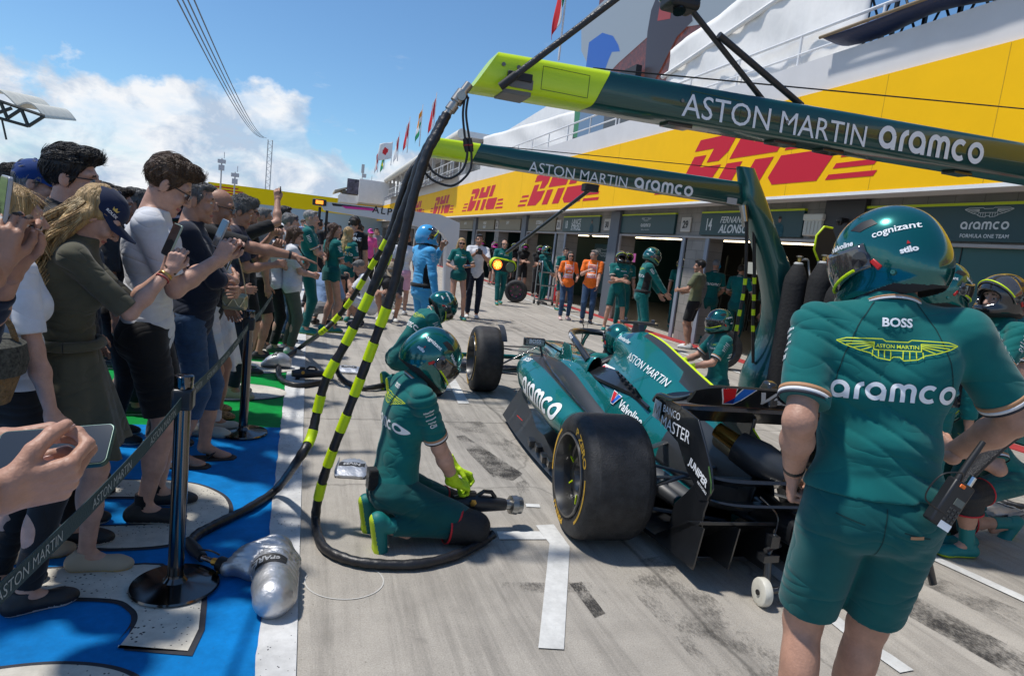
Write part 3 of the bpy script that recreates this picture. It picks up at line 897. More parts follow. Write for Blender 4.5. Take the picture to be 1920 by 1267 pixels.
def scr_poly(pts, m, d, nm, thick=.0):
 vs, fs = poly_mesh([[(x, y) for x, y in pts]])
 w = MB(); w.add([(-d, -x, y) for x, y in vs], fs)
 o = w.build(nm, m, t)
 return o
y_l, y_r = 21.2, 12.2
MB().bx((.02, y_r, 5.2), (.3, y_l, 10.6)).build('cabinet', mat('screen_cabinet', (.04, .04, .045), .6), t)
def sp(u, v): return (-(y_l + (y_r - y_l) * u), 5.2 + 5.4 * v)
scr_poly([sp(0, 0), sp(0, 1), sp(1, 1), sp(1, 0)], screen_mat(), -.015, 'picture_crowd')
scr_poly([scr(1090, 96), scr(1090, 40), scr(1200, -60), scr(1500, -80), scr(1420, 30), scr(1225, 60), scr(1160, 118), scr(1120, 160)], em('screen_sky', (.34, .42, .52), .6), .0, 'picture_sky')
scr_poly([scr(1093, 180), scr(1100, 120), scr(1105, 80), scr(1130, 62), scr(1150, 68), scr(1160, 85), scr(1163, 97), scr(1148, 98), scr(1142, 112), scr(1128, 150), scr(1120, 200), scr(1096, 200)], em('screen_blue', (.01, .12, .6), .6), .012, 'picture_blue')
scr_poly([scr(1215, 60), scr(1222, 20), scr(1238, -20), scr(1290, -30), scr(1300, 40), scr(1270, 70), scr(1240, 130), scr(1215, 175), scr(1208, 160)], em('screen_dark', (.05, .035, .045)), .018, 'picture_figure')
scr_poly([scr(1234, 40), scr(1240, 2), scr(1262, 0), scr(1258, 36)], em('screen_red', (.5, .05, .03)), .024, 'picture_patch')
# lower strip of another screen below the boom
t = thing('video_screen', 'narrow colourful screen strip seen beneath the upper boom', 'screen', (8.3, 0, 0))
def s2(x, y): p = aX(x, y, 8.3); return (-p.y, p.z)
a, b_ = aX(1072, 262, 8.3), aX(1180, 215, 8.3)
MB().bx((.02, b_.y, 5.15), (.2, a.y, 7.0)).build('cabinet', mat('screen_cabinet', (.04, .04, .045), .6), t)
scr_poly([s2(1075, 258), s2(1078, 200), s2(1090, 196), s2(1082, 258)], em('screen_green', (.03, .3, .1)), .0, 'picture_green')
scr_poly([s2(1082, 258), s2(1090, 196), s2(1135, 196), s2(1130, 250)], em('screen_blue2', (.2, .35, .6)), .0, 'picture_shirt')
scr_poly([s2(1130, 250), s2(1135, 196), s2(1200, 196), s2(1190, 235)], em('screen_grey', (.1, .11, .12)), .0, 'picture_grey')
# lattice frame and blue tarpaulin, top right
t = thing('scaffold', 'dark steel lattice frame above the parapet at the top right corner', 'scaffold', (8.2, 0, 5.0))
f = MB()
for k in range(14):
 y = 8.9 - k * .55
 f.box((0, y, 1.2), (.05, .05, 2.6))
 f.cyl((0, y, .1), (0, y - .55, 1.2), .018, n=6); f.cyl((0, y - .55, .1), (0, y, 1.2), .018, n=6)
 f.cyl((0, y, 1.2), (0, y - .55, 2.4), .018, n=6); f.cyl((0, y - .55, 1.2), (0, y, 2.4), .018, n=6)
f.build('lattice', mat('dark_steel', (.02, .02, .022), .5, metal=.4), t)
NAVYT = mat('navy_tarpaulin', (.016, .032, .10), .55, bump=.8, bscale=5)
n, k = 50, 10; vs = []
for i in range(n + 1):
 u = i / n; y = 8.7 - 4.4 * u
 for j in range(k + 1):
  v = j / k
  vs.append((7.25 + .95 * v + .04 * math.sin(9 * u + 5 * v), y - .25 * v, 5.28 - .28 * math.sin(math.pi * min(1, u * 1.2)) * (1 - v) * 0 + .42 * v - .24 * math.sin(math.pi * v) - .08 * math.sin(u * 14) * v))
fs = [(i * (k + 1) + j, (i + 1) * (k + 1) + j, (i + 1) * (k + 1) + j + 1, i * (k + 1) + j + 1) for i in range(n) for j in range(k)]
o = MB().add(vs, fs).build('awning', NAVYT, None, 60); md = o.modifiers.new('t', 'SOLIDIFY'); md.thickness = .02
tag(o, 'dark navy sagging awning sheet fixed over the parapet at the top right', 'awning')
o = MB().tube([(7.24, 8.75, 5.3), (7.24, 4.2, 5.3)], .025, 8).build('awning_pole', mat('tan_webbing', (.25, .19, .12), .8)); tag(o, 'tan edged pole along the front of the navy awning', 'pole')
# ---------------------------------------------------------------- far part: terrace with rolled roof
t = thing('terrace', 'glazed spectator terrace with a long white rounded roof edge, far along the building', 'terrace', (0, 0, 0))
CXT = 8.1
MB().tube([(7.5, 35.5, 7.35), (7.5, 50, 7.4), (7.5, 72, 7.2)], [.28, .28, .28], 14).build('roof_edge', mat('cream_roof', (.66, .64, .58), .6), t, 50)
MB().bx((7.5, 35.6, 7.25), (14, 72, 7.55)).build('roof', WHITE, t)
MB().bx((8.9, 35.6, 5.0), (9.0, 71.9, 7.3)).build('glazing', mat('terrace_glass', (.10, .085, .065), .15, spec=.6, vary=.5, vscale=1.5), t)
for k in range(12):
 y = 36 + k * 3.2
 MB().bx((7.75, y - .1, 5.05), (7.95, y + .1, 7.2)).build('column', mat('column_grey', (.55, .54, .52), .6), t)
MB().bx((7.42, 35.5, 5.085), (9.0, 71.9, 5.13)).build('terrace_deck', GREYP, t)
w = MB(); w.prism([(6.75, 4.95), (7.39, 5.35), (7.39, 5.38), (6.75, 4.98)], (0, 66, 0), (1, 0, 0), (0, 0, 1), 31); o = w.build('shade_awning', mat('charcoal_fabric', (.05, .05, .06), .8), None)
tag(o, 'long charcoal shade awning hanging in front of the far terrace', 'awning')
rail('handrail', [(7.6, 36, 5.13), (7.6, 70, 5.13)], 1.0, 'long white handrail at the edge of the far terrace')
# spectators on the far terrace
# control tower block
t = thing('tower_block', 'white tower block with small screen and antennas at the far end of the pit building', 'building', (0, 72, 0))
MB().bx((4.75, 0, 4.6), (8.5, 8, 7.0)).build('wall', WHITE, t)
MB().bx((2.9, .6, 4.4), (4.75, 6, 5.25)).build('balcony', WHITE, t)
MB().bx((3.1, 1.2, 5.25), (4.7, 6, 5.7)).build('window', mat('terrace_glass', (.10, .085, .065), .15), t)
MB().prism([(0, 0), (1.3, .55), (1.35, .7), (0, .2)], (2.3, 7, 5.35), (1, 0, 0), (0, 0, 1), 6.5).build('canopy', mat('canopy_tan', (.42, .38, .3), .7), t)
MB().bx((3.5, .2, 5.35), (4.72, .3, 6.9)).build('screen', mat('tower_screen', (.10, .09, .12), .5, vary=.95, vscale=1.7), t)
f = MB()
f.cyl((5.0, .5, 7.0), (5.0, .5, 8.2), .05); f.box((5.0, .4, 8.1), (.3, .2, .9)); f.box((5.2, .5, 7.4), (.4, .25, .4)); f.cyl((6.0, .5, 7.0), (6.0, .5, 7.5), .03)
f.build('antenna', mat('antenna_white', (.5, .5, .5), .5), t, 40)
# flags on the roof edge
def flag(x, y, Y, cols, kind, label, hgt=2.6, droop=1., w=.9):
 base = aY(x, y, Y)
 base.z = max(base.z, 7.0)
 t = thing('flag', label, 'flag', (base.x, base.y, 7.2))
 top = base.z + hgt - 7.2
 MB().cyl((0, 0, 0), (0, 0, top), .035, .02, 8).build('flagpole', RAILM, t, 40)
 n, k = 12, 18; vs = []; fs = []; mi = []
 for i in range(n + 1):
  for j in range(k + 1):
   u, v = i / n, j / k
   ang = droop
   px_ = -w * u * (1 - .75 * ang) + .05 * math.sin(8 * u + 4 * v)
   pz = top - .1 - 1.35 * v - ang * 1.1 * u * w
   vs.append((px_ - .02, .12 * math.sin(7 * u + 2 * v) * u, pz))
 mb = MB()
 for i in range(n):
  for j in range(k):
   u, v = (i + .5) / n, (j + .5) / k
   if kind == 'v': c = min(2, int(u * 3))
   elif kind == 'h': c = min(2, int(v * 3))
   elif kind == 'dot': c = 1 if (u - .5) ** 2 + ((v - .5) * 1.2) ** 2 < .06 else 0
   elif kind == 'half': c = 0 if v < .5 else 1
   elif kind == 'dia': c = 2 if (u - .5) ** 2 + (v - .5) ** 2 < .03 else (1 if abs(u - .5) + abs(v - .5) < .42 else 0)
   f_ = (i * (k + 1) + j, (i + 1) * (k + 1) + j, (i + 1) * (k + 1) + j + 1, i * (k + 1) + j + 1)
   mb.f.append(f_); mb.m.append(c)
 mb.v = vs
 o = mb.build('cloth', [mat('flag_%02d%02d%02d' % tuple(int(99 * q_) for q_ in c), c, .8) for c in cols], t, 60)
 md = o.modifiers.new('t', 'SOLIDIFY'); md.thickness = .01
fr, fw, fg, fo, fb, fy = (.62, .02, .03), (.75, .75, .75), (.02, .3, .12), (.75, .28, .02), (.02, .06, .35), (.7, .6, .02)
flag(1047, 116, 19, (fg, fw, fr), 'v', 'green white red flag on a pole left of the big screen', 3.0, 1.)
flag(811, 262, 38, (fr, fw, fr), 'v', 'red and white drooping flag, nearest of the row behind the lower boom', 2.6)
flag(786, 276, 42, (fo, fw, fg), 'h', 'orange white and green flag in the row behind the lower boom', 2.6)
flag(762, 300, 46, (fr, fw, fr), 'v', 'red white red flag left of the orange white green one', 2.6)
flag(744, 312, 52, (fr, fw, fw), 'v', 'red flag with white band right of the white flag with red dot', 2.4)
flag(731, 330, 56, (fw, fr, fr), 'dot', 'white flag with a red dot flying open', 2.2, .22, 1.25)
flag(718, 335, 60, (fg, fy, fb), 'dia', 'green yellow and blue flag below the white one with red dot', 2.2)
flag(706, 342, 64, (fr, fr, fw), 'v', 'plain red flag at the far end of the row', 2.4)
# yellow wall closing the pit lane
t = thing('banner_wall', 'bright yellow advertising wall crossing the far end of the pit lane', 'wall', (0, 78, 0))
a = aY(380, 335, 78); b_ = aY(800, 380, 78)
MB().bx((-10.6, 0, 3.25), (9.0, .4, 4.95)).build('wall', YEL2, t)
MB().bx((-10.6, .05, 0), (9.0, .3, 3.25)).build('lower_wall', mat('pale_blue_wall', (.35, .47, .55), .6), t)
f = MB()
for k, z in enumerate((4.5, 4.2, 3.9)): f.bx((-10.4, -.03, z), (-7.6 + k * .5, -.01, z + .13))
f.build('lettering', mat('red_banner_print', (.52, .0, .018), .6), t)
# pylon with cables
t = thing('lattice_mast', 'tall thin lattice mast standing beyond the yellow wall', 'mast', (aY(500, 380, 120).x, 120, 0))
f = MB(); hz = aY(502, 262, 120).z
for sx in (-.35, .35):
 for sy in (-.35, .35): f.cyl((sx, sy, 0), (sx, sy, hz), .06, n=6)
for k in range(28):
 z = k * hz / 28; s = 1 if k % 2 else -1
 f.cyl((-.35 * s, -.35, z), (.35 * s, -.35, z + hz / 28), .035, n=5)
f.build('lattice', mat('mast_grey', (.5, .5, .5), .5), t)
for i, (x0, x1) in enumerate(((330, 492), (340, 495), (350, 497), (362, 500))):
 p0 = aY(x1, 258 + (i % 2), 120); p1 = aY(x0 * 1.0, -4, 26); pts = []
 for k in range(41):
  u = k / 40; q = p0.lerp(p1, u); q.z -= 3.2 * 4 * u * (1 - u) * .35; pts.append(q)
 o = MB().tube(pts, .028, 5).build('overhead_cable', mat('cable_grey', (.12, .14, .17), .6))
 tag(o, 'thin overhead cable running from the far lattice mast', 'cable', 'overhead cables')
for x, yt, lb in ((411, 296, 'left'), (437, 322, 'right')):
 t = thing('light_mast', 'slender camera mast above the crowd, %s one of two' % lb, 'mast', (aY(x, 400, 70).x, 70, 0))
 hz = aY(x, yt, 70).z
 MB().cyl((0, 0, 0), (0, 0, hz), .09, .06, 8).build('pole', mat('mast_grey', (.5, .5, .5), .5), t, 40)
 MB().box((0, 0, hz - .3), (.7, .3, .35)).box((0, 0, hz - .9), (.5, .3, .5)).cyl((.2, 0, hz), (.2, 0, hz + .6), .03).build('head', mat('mast_head', (.5, .5, .52), .5), t)
# grandstand roof at the left edge
t = thing('grandstand_roof', 'white scalloped grandstand roof on a dark steel truss at the left edge', 'roof', (0, 0, 0))
GD = 60
def gq(x, y, d=0): return aY(x, y, GD + d)
STL = mat('dark_green_steel', (.02, .03, .03), .5)
f = MB()
a, b_, c, d_ = gq(-60, 170), gq(83, 218), gq(53, 237), gq(-60, 205)
for u, v in ((a, b_), (b_, c), (c, d_), (gq(40, 205), c), (gq(40, 205), gq(14, 222)), (gq(0, 190), gq(14, 222)), (gq(22, 203), gq(-10, 214))): f.cyl(u, v, .13, n=6)
f.cyl(gq(3, 222), gq(12, 262), .07, n=5)
f.build('truss', STL, t)
for (x0, y0, x1, y1, bul) in ((-40, 165, 32, 198, 12), (32, 198, 83, 219, 13)):
 rings = []
 for k in range(13):
  u = k / 12; px_ = x0 + (x1 - x0) * u; py_ = y0 + (y1 - y0) * u - bul * math.sin(math.pi * u) * 1.2
  q0 = gq(px_, py_); q1 = q0 + Vector((-2, 14, 1.5))
  rings.append([q0, q1, q1 + Vector((0, 0, -.1)), q0 + Vector((0, 0, -.12))])
 MB().loft(rings).build('roof_bay', mat('roof_membrane', (.6, .58, .5), .7, vary=.15, vscale=1), t, 50)
# hillside and trees at far left
hill = MB(); n = 40; vs = []; fs = []
for i in range(n + 1):
 for j in range(9):
  u, v = i / n, j / 8
  vs.append((-130 + 98 * u, 66 + 80 * v, (9.5 + 3 * math.sin(5 * u)) * math.sin(v * math.pi / 2) * min(1, (1 - u) * 3.5) - .05))
fs = [(i * 9 + j, (i + 1) * 9 + j, (i + 1) * 9 + j + 1, i * 9 + j + 1) for i in range(n) for j in range(8)]
tag(hill.add(vs, fs).build('hill', mat('grass_hill', (.10, .17, .04), .9, vary=.4, vscale=.3), None, 60), kind='structure')
# ================================================================ the racing car
CO = Vector((2.50, 3.22, 0)); CYAW = R(-4.3)
CARB = mat('carbon_black', (.014, .015, .017), .28, coat=.6, vary=.15, vscale=30)
CARBM = mat('carbon_satin', (.030, .033, .037), .42, coat=.15)
GREENP = mat('car_green_paint', (.0, .175, .165), .27, metal=.35, coat=1.)
LIMEC = mat('lime_stripe', (.62, .80, .0), .4)
RUBB = mat('slick_rubber', (.021, .021, .022), .66, vary=.6, vscale=16, bump=.25, bscale=120)
GOLD = mat('gold_tyre_print', (.66, .38, .02), .5, vary=.25, vscale=20)
TITAN = mat('heat_tinted_titanium', (.30, .22, .14), .3, metal=.9, vary=.4, vscale=8)
CHROME = mat('steel_bright', (.6, .6, .6), .2, metal=1.)
car = thing('racing_car', 'dark green and black open-wheel racing car on slick tyres being serviced in its pit box', 'racing car', CO, CYAW)
def mirror_ring(half):
 return [Vector((x, 0, z)) for x, z in half] + [Vector((-x, 0, z)) for x, z in half[::-1] if x > 1e-6]
def interp(st, ys):
 """Catmull-Rom between stations (y, [(x,z)..])"""
 ks = [s_[0] for s_ in st]; out = []
 for y in ys:
  i = 0
  while i < len(ks) - 2 and y < ks[i + 1]: i += 1
  t = (y - ks[i]) / (ks[i + 1] - ks[i]); t = min(1, max(0, t))
  A = st[max(i - 1, 0)][1]; B_ = st[i][1]; C = st[i + 1][1]; D = st[min(i + 2, len(st) - 1)][1]
  row = []
  for a, b, c, d in zip(A, B_, C, D):
   row.append(tuple(.5 * (2 * b[k] + (c[k] - a[k]) * t + (2 * a[k] - 5 * b[k] + 4 * c[k] - d[k]) * t * t + (3 * b[k] - a[k] - 3 * c[k] + d[k]) * t ** 3) for k in (0, 1)))
  out.append((y, row))
 return out
def refine(row, closed, sub=4):
 P = [Vector((p[0], p[1], 0)) for p in row]; n = len(P); out = []; own = []
 rng = range(n) if closed else range(n - 1)
 for i in rng:
  a = P[i - 1] if (closed or i) else P[i]; b = P[i]; c = P[(i + 1) % n]; d = P[(i + 2) % n] if closed or i + 2 < n else c
  for k in range(sub):
   t = k / sub
   q = .5 * (2 * b + (c - a) * t + (2 * a - 5 * b + 4 * c - d) * t * t + (3 * b - a - 3 * c + d) * t ** 3)
   out.append((q.x, q.y)); own.append(i)
 if not closed: out.append((P[-1].x, P[-1].y)); own.append(n - 2)
 return out, own
def skin(name, st, mats, rowmat, parent, n=40, closed=True, mirror=False, caps=True, capm=None, sub=4, solid=0., colf=None):
 ys = [st[0][0] + (st[-1][0] - st[0][0]) * k / n for k in range(n + 1)]
 rows = interp(st, ys)
 mb = MB()
 R0, own = refine(rows[0][1], closed, sub); m = len(R0)
 for y, r in rows:
  rr, _ = refine(r, closed, sub)
  mb.v += [((-x if mirror else x), y, z) for x, z in rr]
 L_ = m if closed else m - 1
 for i in range(n):
  for j in range(L_):
   j2 = (j + 1) % m
   mb.f.append((i * m + j, i * m + j2, (i + 1) * m + j2, (i + 1) * m + j))
   mm = rowmat[own[j]]
   if colf:
    q = colf((ys[i] + ys[i + 1]) / 2, own[j], mm)
    mm = q
   mb.m.append(mm)
 if closed and caps:
  mb.f.append(tuple(range(m))); mb.m.append(capm if capm is not None else 0)
  mb.f.append(tuple(n * m + j for j in range(m - 1, -1, -1))); mb.m.append(0)
 o = mb.build(name, mats, parent, 32)
 if solid:
  md = o.modifiers.new('s', 'SOLIDIFY'); md.thickness = solid
 return o
# --- engine cover (open half profile, mirrored by building the full arch)
def arch(half): return [(-x, z) for x, z in half[::-1]] + [(x, z) for x, z in half[1:]]
EC = [
 (1.66, [(0, 1.015), (.03, 1.013), (.065, 1.0), (.115, .955), (.125, .90), (.12, .83), (.19, .72), (.30, .64), (.36, .50)]),
 (1.35, [(0, 1.062), (.010, 1.060), (.045, 1.035), (.095, .97), (.13, .90), (.15, .82), (.20, .72), (.31, .63), (.38, .46)]),
 (1.05, [(0, 1.045), (.009, 1.040), (.035, .995), (.08, .925), (.125, .86), (.17, .79), (.23, .70), (.31, .60), (.37, .44)]),
 (.75, [(0, .985), (.008, .978), (.024, .92), (.055, .85), (.105, .79), (.155, .73), (.22, .65), (.29, .55), (.34, .40)]),
 (.45, [(0, .920), (.008, .912), (.018, .85), (.036, .775), (.075, .71), (.12, .655), (.18, .58), (.24, .47), (.27, .34)]),
 (.15, [(0, .855), (.007, .847), (.012, .79), (.022, .71), (.045, .645), (.08, .585), (.125, .50), (.16, .40), (.18, .28)]),
 (-.15, [(0, .77), (.006, .765), (.01, .72), (.015, .65), (.03, .60), (.055, .54), (.085, .46), (.10, .37), (.11, .26)]),
 (-.40, [(0, .66), (.005, .655), (.008, .63), (.012, .59), (.025, .55), (.045, .50), (.065, .44), (.075, .37), (.08, .30)]),
]
def ecmat(y, own, mm):
 k = abs(own - 7.5)                    # 15 segments, centre at 7.5
 if k < 1: return 2 if y < 1.3 else 0
 if k < 2: return 1 if y < 1.28 else 0
 if k < 3 and y < .62: return 1
 if k > 4 and y < .42: return 1
 if y < -.1: return 1
 return 0
st = [(y, arch(h)) for y, h in EC]
ec = skin('engine_cover', st, [GREENP, CARBM, LIMEC], [0] * 20, car, 56, closed=False, colf=ecmat, sub=4)
md = ec.modifiers.new('s', 'SOLIDIFY'); md.thickness = .008
# airbox mouth
mb = MB(); mb.prism([(-.10, .83), (.10, .83), (.115, .90), (.10, .955), (.06, .99), (-.06, .99), (-.10, .955), (-.115, .90)], (0, 1.655, 0), (1, 0, 0), (0, 0, 1), .02)
mb.build('intake_mouth', BLACK, car)
mb = MB()
mb.tube([(-.11, 1.67, .84), (-.12, 1.67, .91), (-.10, 1.67, .96), (-.06, 1.67, 1.0), (0, 1.67, 1.01), (.06, 1.67, 1.0), (.10, 1.67, .96), (.12, 1.67, .91), (.11, 1.67, .84)], .012, 8)
mb.build('intake_lip', GREENP, car, 50)
# --- sidepods
SP = [
 (2.34, [(.33, .60), (.42, .638), (.52, .655), (.66, .650), (.75, .59), (.768, .50), (.73, .40), (.60, .355), (.45, .34), (.33, .34)]),
 (2.15, [(.33, .625), (.42, .645), (.53, .662), (.69, .650), (.785, .57), (.795, .47), (.75, .36), (.60, .29), (.45, .2), (.33, .15)]),
 (1.8, [(.33, .645), (.40, .61), (.50, .59), (.67, .625), (.785, .545), (.80, .44), (.75, .32), (.58, .23), (.45, .15), (.33, .1)]),
 (1.5, [(.33, .625), (.39, .545), (.50, .515), (.655, .59), (.78, .51), (.795, .41), (.735, .29), (.56, .2), (.42, .12), (.3, .1)]),
 (1.1, [(.31, .56), (.37, .46), (.48, .42), (.615, .52), (.745, .455), (.77, .36), (.70, .25), (.5, .17), (.36, .11), (.25, .1)]),
 (.75, [(.26, .50), (.32, .38), (.42, .33), (.53, .43), (.64, .39), (.66, .31), (.57, .2), (.4, .15), (.3, .11), (.2, .1)]),
 (.4, [(.2, .42), (.25, .30), (.32, .25), (.40, .33), (.47, .30), (.48, .24), (.4, .17), (.3, .14), (.22, .11), (.15, .1)]),
 (0., [(.1, .36), (.14, .24), (.2, .2), (.26, .24), (.30, .22), (.30, .18), (.26, .15), (.2, .13), (.15, .11), (.1, .1)]),
]
def spmat(y, own, mm):
 if own in (1, 2) and y < 2.28: return 1
 if own == 0 and y < 1.55: return 0
 if own >= 6 or y < .42: return 1
 return 0
pods = []
for mir in (True, False):
 o = skin('sidepod', SP, [GREENP, CARBM], [0] * 10, car, 56, mirror=mir, capm=1, colf=spmat, sub=6)
 pods.append(o)
 s = -1 if mir else 1
 MB().prism([(.40, .60), (.66, .61), (.73, .56), (.735, .45), (.70, .41), (.44, .40)], (0, 2.352, 0), (s, 0, 0), (0, 0, 1), .02 * s).build('inlet_mouth', BLACK, car)
 # rail along the outer shoulder of the gully
 pts = [(s * x, y, z + .004) for y, x, z in ((2.3, .55, .665), (2.0, .60, .655), (1.7, .62, .62), (1.4, .625, .585), (1.1, .60, .525), (.85, .56, .47))]
 MB().tube(smooth_path(pts), .010, 6).build('shoulder_rail', CARB, car, 60)
# cooling louvres on the lower cover
for s in (-1, 1):
 mb = MB()
 for k in range(6):
  y = 1.18 - k * .075
  x = .235 + k * .003; z = .712 - .055 * (1.18 - y) * 2.1
  mb.box((s * x, y, z + .004), (.125, .042, .012), rot=Matrix.Rotation(R(-s * 48), 3, 'Y') if True else None)
 mb.build('louvre_panel', BLACK, car)
 mb = MB(); rr = []
 for k in range(13):
  u = k / 12; y = 1.75 - 1.12 * u; wd = .05 * math.sin(math.pi * min(1, u * 1.15 + .1)) + .008
  xc = .30 - .055 * u; zc = .662 + .045 * math.sin(math.pi * u) - .035 * u
  rr.append([Vector((s * (xc - wd), y, zc + wd * .9)), Vector((s * (xc + wd), y, zc - wd * .55 + .004)), Vector((s * (xc + wd), y, zc - wd * .55 - .02)), Vector((s * (xc - wd), y, zc + wd * .9 - .02))])
 mb.loft(rr).build('vent_panel', CARB, car, 40)
# --- monocoque and nose
def ring_sup(w, z0, z1, y, n=20, e=.62):
 out = []
 for k in range(n):
  a = 2 * math.pi * k / n; c, s_ = math.cos(a), math.sin(a)
  out.append(Vector((w * math.copysign(abs(c) ** e, c), y, (z0 + z1) / 2 + (z1 - z0) / 2 * math.copysign(abs(s_) ** e, s_))))
 return out
mb = MB()
nst = [(2.62, .315, .12, .66), (2.9, .285, .14, .665), (3.3, .235, .18, .65), (3.7, .20, .22, .61), (4.1, .175, .24, .55), (4.5, .15, .22, .46), (4.9, .115, .17, .34), (5.05, .07, .18, .27)]
rings = []
for i in range(len(nst) - 1):
 for k in range(5):
  u = k / 5; a, b = nst[i], nst[i + 1]
  rings.append(ring_sup(*(a[j] + (b[j] - a[j]) * u for j in (1, 2, 3)), a[0] + (b[0] - a[0]) * u))
rings.append(ring_sup(*nst[-1][1:], nst[-1][0]))
mb.loft(rings)
for i, f in enumerate(mb.f): pass
mb.m = [1 if (1 <= (i % 20) <= 8 and i < 20 * 32 and i // 20 < 20) and False else 0 for i in range(len(mb.f))]
mb.build('nose', [GREENP, CARB], car, 40)
MB().prism([(-.09, 2.95), (.09, 2.95), (.06, 4.6), (-.06, 4.6)], (0, 0, .0), (1, 0, 0), (0, 1, 0), .001)
CK = [
 (2.64, [(-.315, .12), (-.33, .40), (-.32, .60), (-.27, .665), (-.10, .668), (-.05, .668), (0, .668)]),
 (2.50, [(-.34, .12), (-.355, .40), (-.335, .61), (-.285, .685), (-.225, .665), (-.2, .60), (0, .58)]),
 (2.2, [(-.36, .12), (-.37, .40), (-.35, .62), (-.30, .705), (-.245, .69), (-.22, .50), (0, .40)]),
 (1.9, [(-.36, .12), (-.375, .40), (-.355, .64), (-.31, .735), (-.25, .725), (-.22, .50), (0, .38)]),
 (1.62, [(-.36, .12), (-.375, .40), (-.355, .65), (-.31, .765), (-.24, .78), (-.2, .62), (0, .45)]),
]
full = [(y, h + [(-x, z) for x, z in h[-2::-1]]) for y, h in CK]
def ckm(y, own, mm): return 1 if 4 <= own <= 7 and y < 2.56 else 0
skin('cockpit_surround', full, [GREENP, BLACK], [0] * 12, car, 24, closed=False, colf=ckm, solid=.004)
# halo
hp = [(-.31, 1.72, .735), (-.325, 1.95, .815), (-.30, 2.25, .862), (-.23, 2.47, .872), (-.12, 2.60, .874), (0, 2.64, .875)]
hp = hp + [(-x, y, z) for x, y, z in hp[-2::-1]]
halo = MB().tube(smooth_path(hp), .031, 12).build('halo', CARB, car, 60)
MB().tube([(0, 2.64, .87), (0, 2.74, .78), (0, 2.83, .66)], [.022, .018, .02], 10, flat=1.).build('halo_strut', CARB, car, 60)
for s in (-1, 1):
 # fin panels beside the cockpit
 MB().prism([(1.98, .64), (2.42, .63), (2.30, .80), (2.12, .80)], (s * .345, 0, 0), (0, 1, 0), (0, 0, 1), .012 * s).build('halo_fairing', GREENP, car, bevel=.003)
 m_ = MB(); m_.box((s * .66, 2.23, .785), (.20, .05, .075)); m_.build('mirror', CARB, car, bevel=.012)
 m_ = MB(); m_.box((s * .66, 2.202, .785), (.17, .004, .055)); m_.build('mirror_glass', CHROME, car)
 m_ = MB(); m_.tube([(s * .60, 2.24, .76), (s * .57, 2.22, .66)], .010, 6); m_.tube([(s * .56, 2.25, .79), (s * .36, 2.35, .69)], .010, 6); m_.build('mirror_stay', CARB, car, 60)
 decal('lettering', fit(text('BOSS', bold=.03), w=.11), LETW, car, (s * .66, 2.2045, .79) if False else (s * .66, 2.197, .795), (1, 0, 0), (0, 0, 1))
# head rest, seat back, wheel, driver's place
MB().prism([(-.2, .42), (.2, .42), (.23, .74), (.12, .80), (-.12, .80), (-.23, .74)], (0, 1.74, 0), (1, 0, 0), (0, 0, 1), .1).build('head_rest', BLACK, car, bevel=.02)
MB().box((0, 2.38, .60), (.26, .05, .12)).build('steering_wheel', BLACK, car, bevel=.015)
# roof camera
m_ = MB(); m_.box((0, 1.50, 1.115), (.30, .085, .022)); m_.box((-.12, 1.5, 1.135), (.012, .06, .03)); m_.box((.12, 1.5, 1.135), (.012, .06, .03))
m_.build('roof_camera', CARB, car, bevel=.006)
m_ = MB(); m_.prism([(1.42, 1.02), (1.60, 1.0), (1.56, 1.11), (1.45, 1.11)], (-.025, 0, 0), (0, 1, 0), (0, 0, 1), .05); m_.build('camera_stalk', CARB, car, bevel=.006)
# antennas on the nose
m_ = MB(); m_.cyl((.05, 2.95, .66), (.05, 2.95, .90), .005, n=6); m_.box((.05, 2.965, .90), (.008, .04, .008)); m_.build('pitot_tube', CARB, car)
MB().cyl((.0, 2.70, .87), (.0, 2.70, 1.12), .0018, n=5).build('antenna', CARB, car)
# --- floor
fl = [(-.30, 2.62), (-.62, 2.52), (-.80, 2.30), (-.81, 1.6), (-.80, .95), (-.74, .62), (-.58, .45), (-.52, -.1), (-.45, -.45)]
fl = fl + [(-x, y) for x, y in fl[::-1]]
MB().prism(fl, (0, 0, .055), (1, 0, 0), (0, 1, 0), .03).build('floor_panel', CARB, car, bevel=.004)
for s in (-1, 1):
 # curled outer edge and fences
 rr = []
 for k in range(15):
  u = k / 14; y = 2.35 - 1.75 * u; hgt = .26 * math.exp(-u * 2.2) + .05 + .02 * math.sin(u * 22)
  x = .80 - .02 * u + .03 * math.sin(math.pi * u); rr.append([Vector((s * (x - .13 * math.exp(-u * 2)), y, .08 + hgt)), Vector((s * (x - .02), y, .09 + hgt * .35)), Vector((s * (x + .05), y, .06)), Vector((s * (x + .03), y, .055)), Vector((s * (x - .04), y, .07 + hgt * .35)), Vector((s * (x - .14 * math.exp(-u * 2)), y, .07 + hgt))])
 MB().loft(rr).build('floor_edge', CARBM, car, 40)
 for k, (y, l) in enumerate(((1.35, .12), (1.15, .1), (.98, .12), (.82, .1))): MB().box((s * .835, y, .12 + .02 * (k % 2)), (.05, l, .05), rz=R(8 * s)).build('edge_winglet', CARB, car, bevel=.004)
 MB().box((s * .845, 1.75, .20), (.003, .16, .006), rz=R(-3 * s)).build('red_mark', mat('red_paint', (.6, .01, .01), .5), car)
